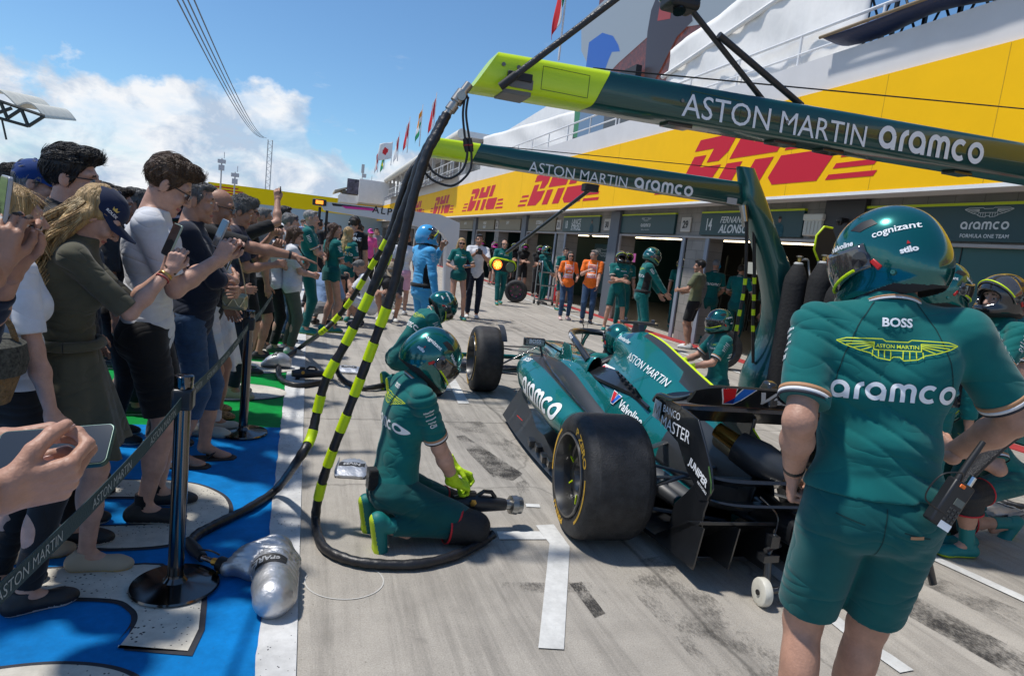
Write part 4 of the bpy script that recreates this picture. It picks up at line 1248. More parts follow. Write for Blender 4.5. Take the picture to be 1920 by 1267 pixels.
# diffuser
m_ = MB(); m_.prism([(-.25, .07), (-.55, .30), (-.62, .34), (-.62, .36), (-.53, .32), (-.2, .10)], (-.5, 0, 0), (0, 1, 0), (0, 0, 1), 1.0)
m_.build('diffuser', CARB, car, bevel=.003)
m_ = MB()
for x in (-.5, -.3, -.1, .1, .3, .5): m_.prism([(-.15, .06), (-.62, .10), (-.66, .34), (-.5, .31)], (x, 0, 0), (0, 1, 0), (0, 0, 1), .008)
m_.build('diffuser_strake', CARB, car)
m_ = MB(); m_.loft([ring_sup(.09, .2, .46, .0), ring_sup(.075, .24, .44, -.35), ring_sup(.05, .27, .40, -.72)]); m_.build('gearbox', CARB, car, 40)
m_ = MB(); m_.box((0, -.78, .33), (.08, .03, .13)); m_.build('rain_light', mat('rain_light_red', (.12, .01, .01), .3), car, bevel=.006)
# exhaust and the cooling duct clamped behind it
MB().tube([(-.05, .02, .60), (-.04, -.18, .585), (-.03, -.38, .575)], [.055, .06, .062], 20, caps=False).build('exhaust_pipe', TITAN, car, 40).modifiers.new('s', 'SOLIDIFY').thickness = .004
MB().tube([(-.17, -.12, .70), (-.11, -.22, .66), (-.05, -.32, .62)], [.045, .05, .075], 20).build('wastegate_pipe', mat('gold_pipe', (.55, .30, .06), .25, metal=.9), car, 50)
MB().tube([(-.10, -.24, .64), (-.02, -.36, .60), (.08, -.44, .555)], [.09, .105, .085], 20).build('pipe_shroud', CARBM, car, 50)
MB().tube([(.05, -.42, .56), (.26, -.56, .51), (.48, -.7, .47)], [.075, .078, .078], 22).build('tail_pipe', TITAN, car, 50)
# --- rear wing
for s in (-1, 1):
 pts = [(.09, .80), (.04, .845), (-.23, .85), (-.42, .83), (-.51, .74), (-.61, .63), (-.65, .54), (-.62, .47), (-.55, .44), (-.47, .50), (-.38, .54), (-.25, .65), (.0, .70), (.07, .76)]
 low = [(-.47, .50), (-.62, .47), (-.60, .40), (-.60, .26), (-.42, .17), (-.28, .20), (-.30, .32), (-.40, .42)]
 o = MB().prism(pts, (s * .48, 0, 0), (0, 1, 0), (0, 0, 1), .012 * -s).build('endplate', CARB, car, bevel=.003)
 MB().prism(low, (s * .475, 0, 0), (0, 1, 0), (0, 0, 1), .010 * -s).build('lower_endplate', CARB, car, bevel=.003)
 MB().tube(smooth_path([(s * .484, .09, .80), (s * .486, .03, .85), (s * .484, -.12, .865), (s * .48, -.24, .90), (s * .465, -.3, .93)], 5), [.014] * 20 + [.016], 8).build('endplate_roll', CARB, car, 60)
 if s < 0:
  MB().tube([(s * .488, -.60, .64), (s * .488, -.645, .57), (s * .488, -.655, .52)], .004, 6).build('edge_stripe', mat('green_edge', (.05, .12, .03), .5), car)
def wing(name, pts, hw, m, curve=.0, drop=.0, n=24, parent=car):
 """pts: section (y,z); lofted across x with rounded, dropped tips"""
 rr = []
 for k in range(n + 1):
  u = -1 + 2 * k / n; a = abs(u) ** 6
  zc = sum(p[1] for p in pts) / len(pts); yc = sum(p[0] for p in pts) / len(pts)
  sc_ = 1 - .35 * a
  rr.append([Vector((u * hw, yc + (p[0] - yc) * sc_ + curve * (1 - u * u), zc + (p[1] - zc) * sc_ - drop * a)) for p in pts])
 return MB().loft(rr).build(name, m, parent, 40)
flap = wing('wing_flap', [(-.28, .875), (-.34, .93), (-.395, 1.005), (-.385, 1.01), (-.33, .965), (-.25, .89)], .485, CARB, .0, .01)
mainp = wing('wing_main_plane', [(.06, .845), (-.05, .775), (-.18, .755), (-.30, .845), (-.29, .87), (-.18, .82), (-.05, .835), (.04, .875)], .482, CARB, .03, .0)
wing('gurney_edge', [(-.392, 1.003), (-.402, 1.003), (-.402, 1.014), (-.392, 1.014)], .44, CARB)
wing('beam_wing', [(-.35, .48), (-.5, .50), (-.62, .56), (-.61, .575), (-.5, .53), (-.35, .50)], .47, CARB, .0, -.03)
wing('beam_wing', [(-.45, .38), (-.58, .40), (-.68, .46), (-.67, .47), (-.57, .43), (-.45, .40)], .47, CARB, .0, -.03)
MB().prism([(-.05, .3), (-.16, .3), (-.22, .80), (-.06, .80)], (-.012, 0, 0), (0, 1, 0), (0, 0, 1), .024).build('wing_pylon', CARB, car, bevel=.006)
MB().prism([(-.30, .88), (-.36, .90), (-.33, 1.03), (-.27, 1.04), (-.2, .93)], (-.03, 0, 0), (0, 1, 0), (0, 0, 1), .06).build('flap_actuator', CARB, car, bevel=.015)
# --- sponsor marks on the car
def both_sides(fn):
 for s in (-1, 1): fn(s)
podb = bvh_of(pods[0]); ecb = bvh_of(ec)
decal('lettering', aramco(.88), LETW, car, (-.80, 1.50, .455), (0, -1, -.02), (.25, 0, 1), podb, .004, .3, .02)
podr = bvh_of(pods[1])
decal('lettering', aramco(.88), LETW, car, (.80, 1.50, .455), (0, 1, 0), (-.25, 0, 1), podr, .004, .3, .02)
decal('lettering', fit(text('BOSS', bold=.02), w=.14), LETW, car, (-.72, 2.16, .63), (.3, -1, 0), (0.6, 0, 1), podb, .004, .3, .01)
decal('lettering', fit(text('ASTON MARTIN', bold=-.003), w=.62), LETW, car, (-.15, .985, .845), (0, -1, -.10), (.45, 0, 1), ecb, .012, .3, .012)
decal('lettering', fit(text('Bombardier', bold=.01), w=.23), LETW, car, (-.12, 1.49, .975), (0, -1, -.06), (.45, 0, 1), ecb, .012, .3, .008)
decal('lettering', fit(text('Valvoline', bold=.02), w=.33), LETW, car, (-.33, .78, .56), (0, -1, -.10), (.6, 0, 1), ecb, .012, .3, .01)
VR, VB, VD = mat('v_red', (.6, .01, .015), .4), mat('v_blue', (.01, .14, .6), .4), mat('v_dark_blue', (.01, .03, .22), .4)
def vlogo(parent, o, x, y, w, tgt, off=.004):
 h = w * .66
 decal('emblem', ([(-.56 * w, h * .56), (-.05 * w, h * .56), (.0, h * .12), (.1 * w, h * .56), (.56 * w, h * .56), (.17 * w, -h * .5), (-.16 * w, -h * .52)], [(0, 1, 2, 6), (2, 3, 4, 5), (2, 5, 6)]), LETW, parent, o, x, y, tgt, off, .2, .01)
 decal('emblem', ([(-.50 * w, h * .5), (-.08 * w, h * .5), (.04 * w, -.0), (-.14 * w, -h * .46)], [(0, 1, 2, 3)]), VR, parent, o, x, y, tgt, off + .001, .2, .01)
 decal('emblem', ([(.12 * w, h * .5), (.5 * w, h * .5), (.14 * w, -h * .45), (.04 * w, 0)], [(0, 1, 2, 3)]), VB, parent, o, x, y, tgt, off + .001, .2, .01)
 decal('emblem', ([(.04 * w, 0), (.14 * w, -h * .45), (-.14 * w, -h * .46)], [(0, 1, 2)]), VD, parent, o, x, y, tgt, off + .0015, .2, .01)
vlogo(car, (-.36, 1.03, .60), (0, -1, -.08), (.6, 0, 1), .13, ecb, .013)
fb_ = bvh_of(flap)
vlogo(car, (-.25, -.36, .945), (1, 0, 0), (0, -.4, 1), .20, fb_, .003)
decal('lettering', fit(text('Valvoline', bold=.03, narrow=1.1), w=.62, h=.10), mat('silver_lettering', (.5, .52, .55), .35), car, (.20, -.36, .945), (1, 0, 0), (0, -.4, 1), fb_, .003, .2, .012)
decal('lettering', fit(text('BANCO', bold=0.), w=.20), LETW, car, (-.4925, -.16, .795), (0, -1, -.0), (0, 0, 1), off=.003)
decal('lettering', fit(text('MASTER', bold=0.), w=.34), LETW, car, (-.4925, -.225, .72), (0, -1, -.0), (0, 0, 1), off=.003)
decal('emblem', ([(-.045, -.055), (.045, -.055), (.045, .055), (-.045, .055)], [(0, 1, 2, 3)]), mat('pale_patch', (.35, .40, .42), .5), car, (-.4925, .015, .765), (0, -1, -.05), (0, 0, 1), off=.003)
decal('emblem', fit(strokes([[(0, 0), (.1, 1), (.5, .2), (.9, 1), (1, 0)]], .1), w=.07, h=.07), CARB, car, (-.4925, .015, .765), (0, -1, -.05), (0, 0, 1), off=.0045)
decal('lettering', fit(text('JUNIPER', bold=.035), w=.21, h=.055), LETW, car, (-.4925, -.52, .575), (0, -1, -.30), (0, 0, 1), off=.003)
decal('lettering', fit(text('NETWORKS', bold=.02), w=.10), LETW, car, (-.4925, -.58, .52), (0, -1, -.30), (0, 0, 1), off=.003)
decal('emblem', fit(strokes([arc(.3, .7, .28, 60, 270, 10), arc(.3, .2, .28, 90, -120, 10)], .17), h=.07), LETW, car, (-.362, 2.28, .72), (0, -1, 0), (0, 0, 1), off=.003)
decal('lettering', fit(text('SentinelOne', bold=.02), w=.30), LETW, car, (-.378, 2.02, .63), (0, -1, -.08), (.15, 0, 1), None, .012)
decal('lettering', fit(text('VANTAGE', bold=.03), w=.17), LETW, car, (-.30, 2.20, .86), (-.25, -1, -.1), (.3, 0, 1), bvh_of(halo), .003, .1, .01)
for k in range(3): decal('emblem', ([(0, 0), (.04, 0), (.05, .035), (.01, .035)], [(0, 1, 2, 3)]), mat('v_red', (.6, .01, .015), .4), car, (-.235, 1.62 - k * .06, .70), (0, -1, 0), (.7, 0, 1), ecb, .017, .3, .01)
decal('emblem', ([(-.03, -.02), (.20, -.02), (.22, .055), (-.01, .055)], [(0, 1, 2, 3)]), LETW, car, (-.235, 1.62, .70), (0, -1, 0), (.7, 0, 1), ecb, .013, .3, .01)
GAP = mat('panel_gap_black', (.004, .02, .02), .7)
for pts in ([(-.62, -.30), (-.60, .05), (-.40, .16)], [(-.10, -.32), (-.04, .02), (.12, .20)], [(.35, -.30), (.38, -.05), (.50, .02)]):
 decal('panel_line', strokes([pts], .004), GAP, car, (-.3, .95, .75), (0, -1, -.1), (.5, 0, 1), ecb, .0105, .4, .02)
 decal('panel_line', strokes([pts], .004), GAP, car, (.3, .95, .75), (0, 1, .1), (-.5, 0, 1), ecb, .0105, .4, .02)
for pts in ([(-.42, -.2), (-.40, .1), (-.38, .2)], [(.52, -.2), (.54, .2)]): decal('panel_line', strokes([pts], .004), GAP, car, (-.80, 1.50, .455), (0, -1, -.02), (.25, 0, 1), podb, .0025, .3, .02)
# --- wheels
def polar_text(s_, r0, h, a_mid, dirn=1, bold=.03, narrow=1.3):
 vs, fs = fit(text(s_, bold=bold, narrow=narrow), h=h)
 vs, fs = densify((vs, fs), .02)
 out = []
 for x, y, *_z in vs:
  a = a_mid - dirn * x / (r0 + .0)
  rr = r0 + y * dirn
  out.append((rr * math.cos(a), rr * math.sin(a)))
 return out, fs
def wheel(x, y, w, s, rear=True):
 """s = -1 left side, outer face towards -x"""
 t = thing('wheel', None, None); t.parent = car; t.location = (x, y, .358)
 rt = .36; hw = w / 2
 prof = [(.232, -hw + .012), (.25, -hw + .002), (.29, -hw), (.325, -hw + .010), (.345, -hw + .028), (.356, -hw + .055), (.36, -hw + .09), (.36, hw - .09), (.356, hw - .055), (.345, hw - .028), (.325, hw - .010), (.29, hw), (.25, hw - .002), (.232, hw - .012)]
 # finer curve round the shoulders
 P = smooth_path([(a, b, 0) for a, b in prof], 4)
 MB().lathe((0, 0, 0), [(p.x, p.y * (1)) for p in P], 96, (1, 0, 0)).build('tyre', RUBB, t, 60)
 RIMM = mat('rim_black', (.015, .015, .016), .3, coat=.4)
 so = s
 pr = [(.236, .006), (.243, .000), (.240, -.008), (.228, -.008), (.222, .01), (.21, .05), (.205, .085), (.195, .092), (.165, .080), (.10, .065), (.085, .075), (.07, .12), (.05, .135), (.001, .135)]
 MB().lathe((so * hw, 0, 0), [(r_, -h_) for r_, h_ in pr], 64, (so, 0, 0)).build('rim', RIMM, t, 40)
 MB().lathe((so * hw, 0, 0), [(.238, .0035), (.2405, .005), (.2415, .003)], 64, (so, 0, 0)).build('rim_edge', mat('rim_grey', (.25, .25, .26), .35, metal=.6), t, 40)
 MB().lathe((-so * hw, 0, 0), [(.235, 0), (.2, -.02), (.18, -.08), (.001, -.09)], 48, (-so, 0, 0)).build('brake_drum', CARB, t, 40)
 mb = MB()
 for k in range(7):
  a = 2 * math.pi * (k + .3) / 7
  c = Vector((so * (hw - .072), .155 * math.cos(a), .155 * math.sin(a)))
  rm = Matrix.Rotation(a, 3, 'X')
  mb.box(c, (.008, .055, .008), rot=rm)
 mb.build('lime_mark', LIMEC, t)
 # prints on the sidewall
 def side(shape, nm):
  vs, fs = shape
  o = MB().add([(so * (hw + .0015) if .25 < math.hypot(*v) < .315 else so * (hw - .004 + .004), v[0] * (-so) * -1, v[1]) for v in vs], fs).build(nm, GOLD, t)
  return o
 f_ = -1 if s < 0 else 1
 def flipy(sh): return [(v[0], v[1]) for v in sh[0]], sh[1]
 if s < 0 or True:
  side(flipy(polar_text('P ZERO', .281, .046, R(52), 1)), 'tyre_lettering')
  side(flipy(polar_text('PIRELLI', .283, .036, R(252), 1)), 'tyre_lettering')
  for a0, a1 in ((-48, 14), (132, 194)):
   n = 24
   vs = []
   for k in range(n + 1):
    a = R(a0 + (a1 - a0) * k / n); vs += [(.277 * math.cos(a), .277 * math.sin(a)), (.293 * math.cos(a), .293 * math.sin(a))]
   side(flipy((vs, [(2 * k, 2 * k + 1, 2 * k + 3, 2 * k + 2) for k in range(n)])), 'tyre_band')
 return t
# rear: half width .2025, front .1525
for s in (-1, 1):
 wheel(s * (1.0 - .2025), 0, .405, s)
 wheel(s * (.975 - .1525), 3.6, .305, s, False)
# front tyre winglets
for s in (-1, 1):
 rr = []
 for k in range(10):
  a = R(40 + 62 * k / 9); rr.append([Vector((s * .655, 3.6 - .39 * math.cos(a) , .36 + .39 * math.sin(a))), Vector((s * .715, 3.6 - .39 * math.cos(a), .36 + .39 * math.sin(a))), Vector((s * .715, 3.6 - .383 * math.cos(a), .36 + .383 * math.sin(a))), Vector((s * .655, 3.6 - .383 * math.cos(a), .36 + .383 * math.sin(a)))])
 MB().loft(rr).build('wheel_winglet', CARBM, car, 40)
# suspension arms
for s in (-1, 1):
 for p, q in (((.20, 3.25, .50), (.70, 3.55, .50)), ((.18, 3.95, .47), (.70, 3.66, .50)), ((.22, 3.25, .26), (.70, 3.55, .22)), ((.18, 3.95, .26), (.70, 3.66, .22)), ((.2, 3.6, .56), (.70, 3.6, .26)), ((.2, 3.42, .33), (.7, 3.48, .3)),
                 ((.12, .45, .46), (.62, .05, .47)), ((.10, -.30, .42), (.62, -.03, .47)), ((.12, .55, .22), (.62, .06, .2)), ((.10, -.25, .2), (.62, -.04, .2)), ((.10, -.05, .45), (.62, 0., .25)), ((.12, 0, .36), (.6, 0, .355))):
  MB().tube([(s * p[0], p[1], p[2]), (s * q[0], q[1], q[2])], .024 if p[1] > 0.02 or True else .02, 10, flat=.35).build('suspension_arm', CARBM, car, 60)
# front wing
for k in range(4):
 y = 4.62 + .12 * k; z = .16 - .025 * k
 wing('front_wing_element', [(y, z + .06), (y + .14, z), (y + .15, z + .008), (y + .01, z + .075)], .98, CARB if k % 2 else GREENP, .10, .0)
for s in (-1, 1): MB().prism([(4.45, .05), (5.1, .05), (5.05, .18), (4.5, .32)], (s * .98, 0, 0), (0, 1, 0), (0, 0, 1), .012 * -s).build('front_endplate', CARB, car, bevel=.003)
# ================================================================ gantry booms, hoses, guns, posts
BOOMG = mat('boom_green', (.0, .058, .052), .3, metal=.3, coat=.8)
STEEL = mat('coupling_steel', (.42, .38, .33), .35, metal=1.)
DGREY = mat('bracket_grey', (.16, .155, .14), .5)
HOSEM = mat('braided_black_hose', (.012, .012, .014), .42, bump=.3, bscale=22, vary=.5, vscale=40, stretch=(1, 1, 1))
LIMEB = mat('lime_tape', (.56, .74, .0), .5, vary=.06, vscale=20)
def boom(label, Y, tip_b, tip_t, bnd, end_b, end_t, depth, loc_x):
 """tip/end points are (x,z) of the near face; lofts a rounded box beam"""
 t = thing('overhead_boom', label, 'boom', (loc_x, Y, 0))
 def sec(x, zb, zt, d0=0., sk=0.):
  c = .03
  ring = [(d0 + 0., zb + c), (d0 + .0, zt - c), (d0 + c * .35, zt - c * .35), (d0 + c, zt), (d0 + depth - c, zt), (d0 + depth, zt - c), (d0 + depth, zb + c), (d0 + depth - c, zb), (d0 + c, zb), (d0 + c * .35, zb + c * .35)]
  return [Vector((x + sk * (z - (zb + zt) / 2) - loc_x, y, z)) for y, z in ring]
 x0, zb0 = tip_b; x0t, zt0 = tip_t; x1, zb1 = end_b; _, zt1 = end_t
 def zz(x):
  u = (x - x0) / (x1 - x0); return zb0 + (zb1 - zb0) * u, zt0 + (zt1 - zt0) * u
 sk = .42
 xs = x0 + .07
 rings = [sec(xs, *zz(xs), sk=.6), sec(xs + .02, *zz(xs), sk=.6), sec(bnd, *zz(bnd), sk=.42)]
 MB().loft(rings).build('boom_tip', LIME, t, 40)
 rings = [sec(bnd + .002, *zz(bnd), sk=.42)]
 for k in range(1, 9):
  x = bnd + (x1 - bnd) * k / 8; a, b = zz(x); rings.append(sec(x, a, b, sk=.42 if k < 2 else 0))
 MB().loft(rings).build('boom_beam', BOOMG, t, 40)
 return t, zz
UY = 3.3
b1, z1 = boom('dark green overhead boom with lime tip carrying air hoses, nearest the camera', UY, (.72, 2.375), (.80, 2.56), 1.42, (5.6, 2.47), (5.6, 2.72), .24, 3.0)
def bl(t, shape, px, py, Y, lx_, x=None, m=LETW, off=.003, slope=.0):
 p = aY(px, py, Y)
 decal('lettering', shape, m, t, (p.x - lx_, -.001, p.z), (1, 0, slope), (0, 0, 1), off=off)
a, b_ = aY(1290, 210, UY), aY(1632, 262, UY)
bl(b1, fit(text('ASTON MARTIN'), w=b_.x - a.x), 1460, 228, UY, 3.0, slope=.02)
a, b_ = aY(1652, 262, UY), aY(1846, 300, UY)
bl(b1, aramco(b_.x - a.x), 1748, 273, UY, 3.0, slope=.02)
# panel lines, bracket, steel elbow, sensors
f = MB(); f.box((.97 - 3, -.004, 2.425), (.13, .01, .05)); f.box((.96 - 3, .10, 2.385), (.15, .18, .03)); f.build('hose_bracket', DGREY, b1, bevel=.006)
f = MB(); f.box((.96 - 3, -.008, 2.455), (.13, .02, .04)); f.build('socket', BLACK, b1, bevel=.004)
for x in (.87, .95, 1.9, 2.6): MB().cyl((x - 3, -.002, 2.50), (x - 3, -.006, 2.50), .010, n=12).build('bolt', DGREY, b1)
for x0_, x1_ in ((1.08, 1.34), (1.95, 2.28)):
 f = MB()
 za, zb = z1(x0_)[0] + .035, z1(x1_)[1] - .05
 f.box(((x0_ + x1_) / 2 - 3, -.0005, zb), (x1_ - x0_, .002, .0025)); f.box(((x0_ + x1_) / 2 - 3, -.0005, za), (x1_ - x0_, .002, .0025))
 f.box((x0_ - 3, -.0005, (za + zb) / 2), (.0025, .002, zb - za)); f.box((x1_ - 3, -.0005, (za + zb) / 2), (.0025, .002, zb - za))
 f.build('panel_gap', mat('panel_gap_dark', (.05, .09, .02), .6), b1)
for k in (0, 2, 3, 6): MB().box((1.95 - 3 + k * .36, .12, z1(2)[0] - .008 + k * .006), (.16, .1, .022)).build('under_bracket', CARB, b1, bevel=.004)
# black stay, camera pod and its two struts above the near boom
st_ = thing('boom_stay', 'black stay pole rising from the near boom tip to the top of the frame', 'pole', (1.0, UY - .05, 2.4))
o0 = Vector(st_.location)
p, q = aY(938, 163, UY - .03), aY(1240, -66, UY - .4)
MB().cyl(p - o0, q - o0, .016, n=12).build('pole', mat('carbon_tube', (.02, .02, .022), .4, bump=.3, bscale=60), st_, 40)
MB().cyl(p - o0, p + (q - p).normalized() * .1 - o0, .021, n=12).build('ferrule', BLACK, st_, 40)
pod = thing('camera_pod', 'green and black camera pod on two black struts above the near boom', 'camera', aY(1280, 5, UY + .0))
o0 = Vector(pod.location)
MB().box((-.02, 0, .05), (.20, .16, .12)).build('housing', BOOMG, pod, bevel=.03)
MB().box((-.02, -.01, -.02), (.18, .14, .06)).build('lens_box', BLACK, pod, bevel=.02)
MB().cyl((-.04, -.03, -.03), (-.04, -.05, -.07), .03, .034, 16).build('lens', mat('glossy_black', (.01, .01, .01), .1), pod, 40)
for (a_, c_) in (((1288, 8), (1432, 190)), ((1348, 66), (1503, 198))):
 p, q = aY(*a_, UY + .02), aY(*c_, UY + .1)
 MB().cyl(p - o0, q - o0, .016 if a_[0] < 1300 else .019, n=12).build('strut', mat('carbon_tube', (.02, .02, .022), .4, bump=.3, bscale=60), pod, 40)
p = aY(1508, 200, UY + .1) - o0
MB().cyl(p + Vector((-.03, 0, 0)), p + Vector((.05, 0, 0)), .012, n=10).build('strut_bolt', CHROME, pod, 40)
for i, (pts, lb) in enumerate((([aY(1112, 128, UY + .1), aY(2000, 212, UY + .1)], 'thin dark stay cable above the near boom'), ([aY(905, 272, 6.65), aY(1386, 318, 6.65)], 'thin dark stay cable above the far boom'))):
 tag(MB().tube(pts, .0045 if i == 0 else .005, 6).build('stay_cable', BLACK), lb, 'cable')
# far boom with its post
LY = 6.6
a, c_, e_, g_e = aY(795, 288, LY), aY(815, 262, LY), aY(1400, 386, LY), aY(1400, 345, LY)
b2, z2 = boom('dark green overhead boom with lime tip and curved post, beyond the car', LY, (a.x, a.z), (c_.x, c_.z + .03), aY(893, 292, LY).x, (e_.x + .1, e_.z), (g_e.x, g_e.z + .02), .26, 3.0)
a, b_ = aY(993, 318, LY), aY(1178, 340, LY)
bl(b2, fit(text('ASTON MARTIN'), w=b_.x - a.x), 1086, 328, LY, 3.0, slope=-.01)
a, b_ = aY(1190, 345, LY), aY(1300, 358, LY)
bl(b2, aramco(b_.x - a.x), 1245, 351, LY, 3.0, slope=-.01)
# post: (left px, right px, py) outline on the plane LY
po = thing('boom_post', 'tall curved dark green gantry post with flared base behind the rear wing', 'gantry post', (5.4, LY, 0))
rings = []
for l, r_, y, dp in ((1385, 1414, 312, .14), (1391, 1424, 345, .22), (1392, 1436, 380, .28), (1408, 1450, 425, .30), (1424, 1470, 480, .33), (1436, 1489, 535, .38), (1441, 1504, 575, .44), (1437, 1510, 620, .50), (1424, 1513, 660, .55), (1406, 1510, 700, .60), (1398, 1506, 740, .62), (1396, 1504, 765, .64)):
 A, B2_ = aY(l, y, LY), aY(r_, y, LY)
 xc, hw, z = (A.x + B2_.x) / 2 - 5.4, (B2_.x - A.x) / 2, max(A.z, 0)
 ring = []
 for k in range(20):
  an = 2 * math.pi * k / 20; cc, ss = math.cos(an), math.sin(an)
  ring.append(Vector((xc + hw * math.copysign(abs(cc) ** .6, cc), dp * .5 * math.copysign(abs(ss) ** .6, ss) + .02, z)))
 rings.append(ring)
zz0 = rings[-1]
rings.append([Vector((v.x, v.y, 0.0)) for v in zz0])
smr = []
for i in range(len(rings) - 1):
 for k in range(4):
  u = k / 4
  aa, bb, cc2, dd = rings[max(i - 1, 0)], rings[i], rings[i + 1], rings[min(i + 2, len(rings) - 1)]
  smr.append([.5 * (2 * b + (c - a) * u + (2 * a - 5 * b + 4 * c - d) * u * u + (3 * b - a - 3 * c + d) * u ** 3) for a, b, c, d in zip(aa, bb, cc2, dd)])
smr.append(rings[-1])
MB().loft(smr).build('post_shell', mat('post_green', (.004, .085, .08), .3, metal=.3, coat=.9), po, 50)
f = MB(); f.box((.22, -.19, .42), (.03, .01, .09)); f.build('slot', BLACK, po)
f = MB(); f.cyl((-.65, -.05, 2.38), (-.62, -.1, 2.2), .035, .025, 10); f.cyl((-.6, 0, 2.38), (-.57, -.02, 2.15), .035, .025, 10); f.cyl((-.56, .05, 2.36), (-.54, -.02, 2.22), .03, .02, 10); f.build('hose_coupling', STEEL, po, 40)
MB().box((-.78, -.01, 2.42), (.13, .01, .07)).build('label_plate', mat('label_grey', (.4, .4, .4), .5), po)
def hose(label, pts, r, cat='air hose', bands=None, parent=None, m=None):
 P = smooth_path(pts, 10)
 # slightly uneven wrapped look
 rs = [r * (1 + .05 * math.sin(i * 1.7) + .04 * math.sin(i * .6)) for i in range(len(P))]
 t = thing('air_hose', label, cat, P[-1])
 o0 = P[-1]
 MB().tube([p - o0 for p in P], rs, 12).build('hose', m or HOSEM, t, 60)
 if bands:
  s0, s1, per, ln = bands                     # metres along the hose
  L_ = [0]
  for i in range(1, len(P)): L_.append(L_[-1] + (P[i] - P[i - 1]).length)
  def at(s_):
   for i in range(1, len(P)):
    if L_[i] >= s_: return P[i - 1].lerp(P[i], (s_ - L_[i - 1]) / max(1e-6, L_[i] - L_[i - 1]))
   return P[-1]
  k = s0
  while k < s1:
   q = [at(k + ln * j / 4) - o0 for j in range(5)]
   MB().tube(q, r * 1.13, 14).build('tape_band', LIMEB, t, 60)
   k += per * random.uniform(.93, 1.07)
 return t
def Y(px, py, y): return aY(px, py, y)
def G(px, py, z=.03): return gz(px, py, z)
h2 = [Y(838, 214, 3.32), Y(820, 250, 3.3), Y(800, 290, 3.28), Y(775, 370, 3.26), Y(757, 450, 3.26), Y(737, 540, 3.28), Y(700, 645, 3.32), Y(655, 765, 3.36), Y(622, 850, 3.4), Y(600, 920, 3.45),
      G(592, 975), G(605, 1022), G(650, 1047), G(710, 1057), G(790, 1056), G(860, 1038), G(905, 1015), G(926, 1000, .06)]
hose('black air hose with lime bands curling on the ground to the kneeling mechanic', h2, .024, bands=(1.02, 2.05, .205, .10))
h1 = [Y(832, 222, 3.35), Y(814, 256, 3.34), Y(790, 300, 3.36), Y(766, 370, 3.38), Y(740, 440, 3.42), Y(718, 495, 3.45), Y(690, 560, 3.48), Y(650, 640, 3.5), Y(612, 710, 3.5), Y(595, 770, 3.5), Y(583, 820, 3.46), Y(560, 860, 3.40), G(520, 915, .06), G(470, 950), G(410, 980), G(372, 1000), G(355, 1018)]
hose('black air hose with lime bands running across the white strip to the spare wheel gun', h1, .024, bands=(.98, 1.95, .20, .095))
h3 = [Y(797, 288, 6.6), Y(770, 320, 6.58), Y(752, 365, 6.58), Y(735, 420, 6.6), Y(722, 455, 6.6), Y(690, 510, 6.7), Y(660, 560, 6.8), Y(628, 600, 6.9), Y(600, 625, 6.9), G(565, 650, .1), G(535, 672), G(522, 690), G(528, 712), G(560, 722), G(600, 716)]
hose('thinner banded black hose looping down to the far spare gun', h3, .027, bands=(.95, 2.3, .235, .11))
h4 = [Y(800, 292, 6.62), Y(776, 330, 6.6), Y(760, 370, 6.58), Y(742, 440, 6.58), Y(726, 490, 6.58), Y(700, 545, 6.55), Y(672, 600, 6.5), Y(645, 650, 6.45), G(632, 690, .12), G(645, 712), G(680, 727), G(720, 722, .05)]
hose('thinner banded black hose leading to the second kneeling mechanic', h4, .027, bands=(1.05, 2.2, .235, .11))
# hoses hanging at the gantry post
for (x0_, y0_, x1_, y1_, dY, lb) in ((1400, 385, 1392, 650, -.05, 'left'), (1413, 385, 1412, 660, .0, 'right')):
 hose('straight hanging black hose with lime bands beside the gantry post, %s one' % lb, [Y(x0_, y0_, LY + dY), Y((x0_ + x1_) / 2 + 2, (y0_ + y1_) / 2, LY + dY), Y(x1_ - (8 if lb == 'left' else 0), 600, LY + dY), Y(x1_ - (22 if lb == 'left' else 0), y1_ + 20, LY + dY)], .02, bands=(.85, 1.55, .19, .075))
# steel swivel couplings at both tips
for (pa, pb, yy, lb) in (((880, 158), (834, 220), 3.32, 'near'), ((795, 288), (772, 318), 6.6, 'far')):
 a, b_ = aY(*pa, yy), aY(*pb, yy)
 t = thing('swivel_coupling', 'steel swivel coupling hanging from the %s boom tip' % lb, 'coupling', a)
 d = b_ - a
 f = MB()
 for u0, u1, r_ in ((0, .25, .022), (.25, .55, .032), (.55, .62, .02), (.62, .8, .028), (.8, 1., .02)): f.cyl(d * u0, d * u1, r_, n=14)
 f.build('joint', STEEL, t, 40)
 f = MB(); c = d * .4; f.cyl(c + Vector((0, -.045, 0)), c + Vector((0, .045, 0)), .022, n=14); f.build('cross_bolt', STEEL, t, 40)
# electric leads looping from the near tip
for k, (pts, lb) in enumerate((([(872, 182), (868, 215), (872, 260), (876, 290), (866, 320), (840, 335), (812, 322), (800, 300)], 'left'), ([(878, 182), (874, 215), (880, 260), (884, 290), (880, 322), (850, 348), (815, 340), (795, 322)], 'right'))):
 t = thing('electric_lead', 'thin looping black lead with plug below the near boom tip, %s one' % lb, 'cable', aY(*pts[0], 3.3))
 o0 = Vector(t.location)
 MB().tube([p - o0 for p in smooth_path([aY(*q, 3.3) for q in pts])], .006, 8).build('lead', BLACK, t, 60)
 q = aY(pts[2][0], pts[2][1], 3.3) - o0; q2 = aY(pts[3][0], pts[3][1] - 5, 3.3) - o0
 MB().tube([q, q.lerp(q2, .5), q2], [.012, .015, .011], 10).build('plug', BLACK, t, 50)
 MB().cyl(q.lerp(q2, .45), q.lerp(q2, .55), .0158, n=12).build('plug_ring', mat('red_ring', (.3, .02, .02), .5), t, 40)
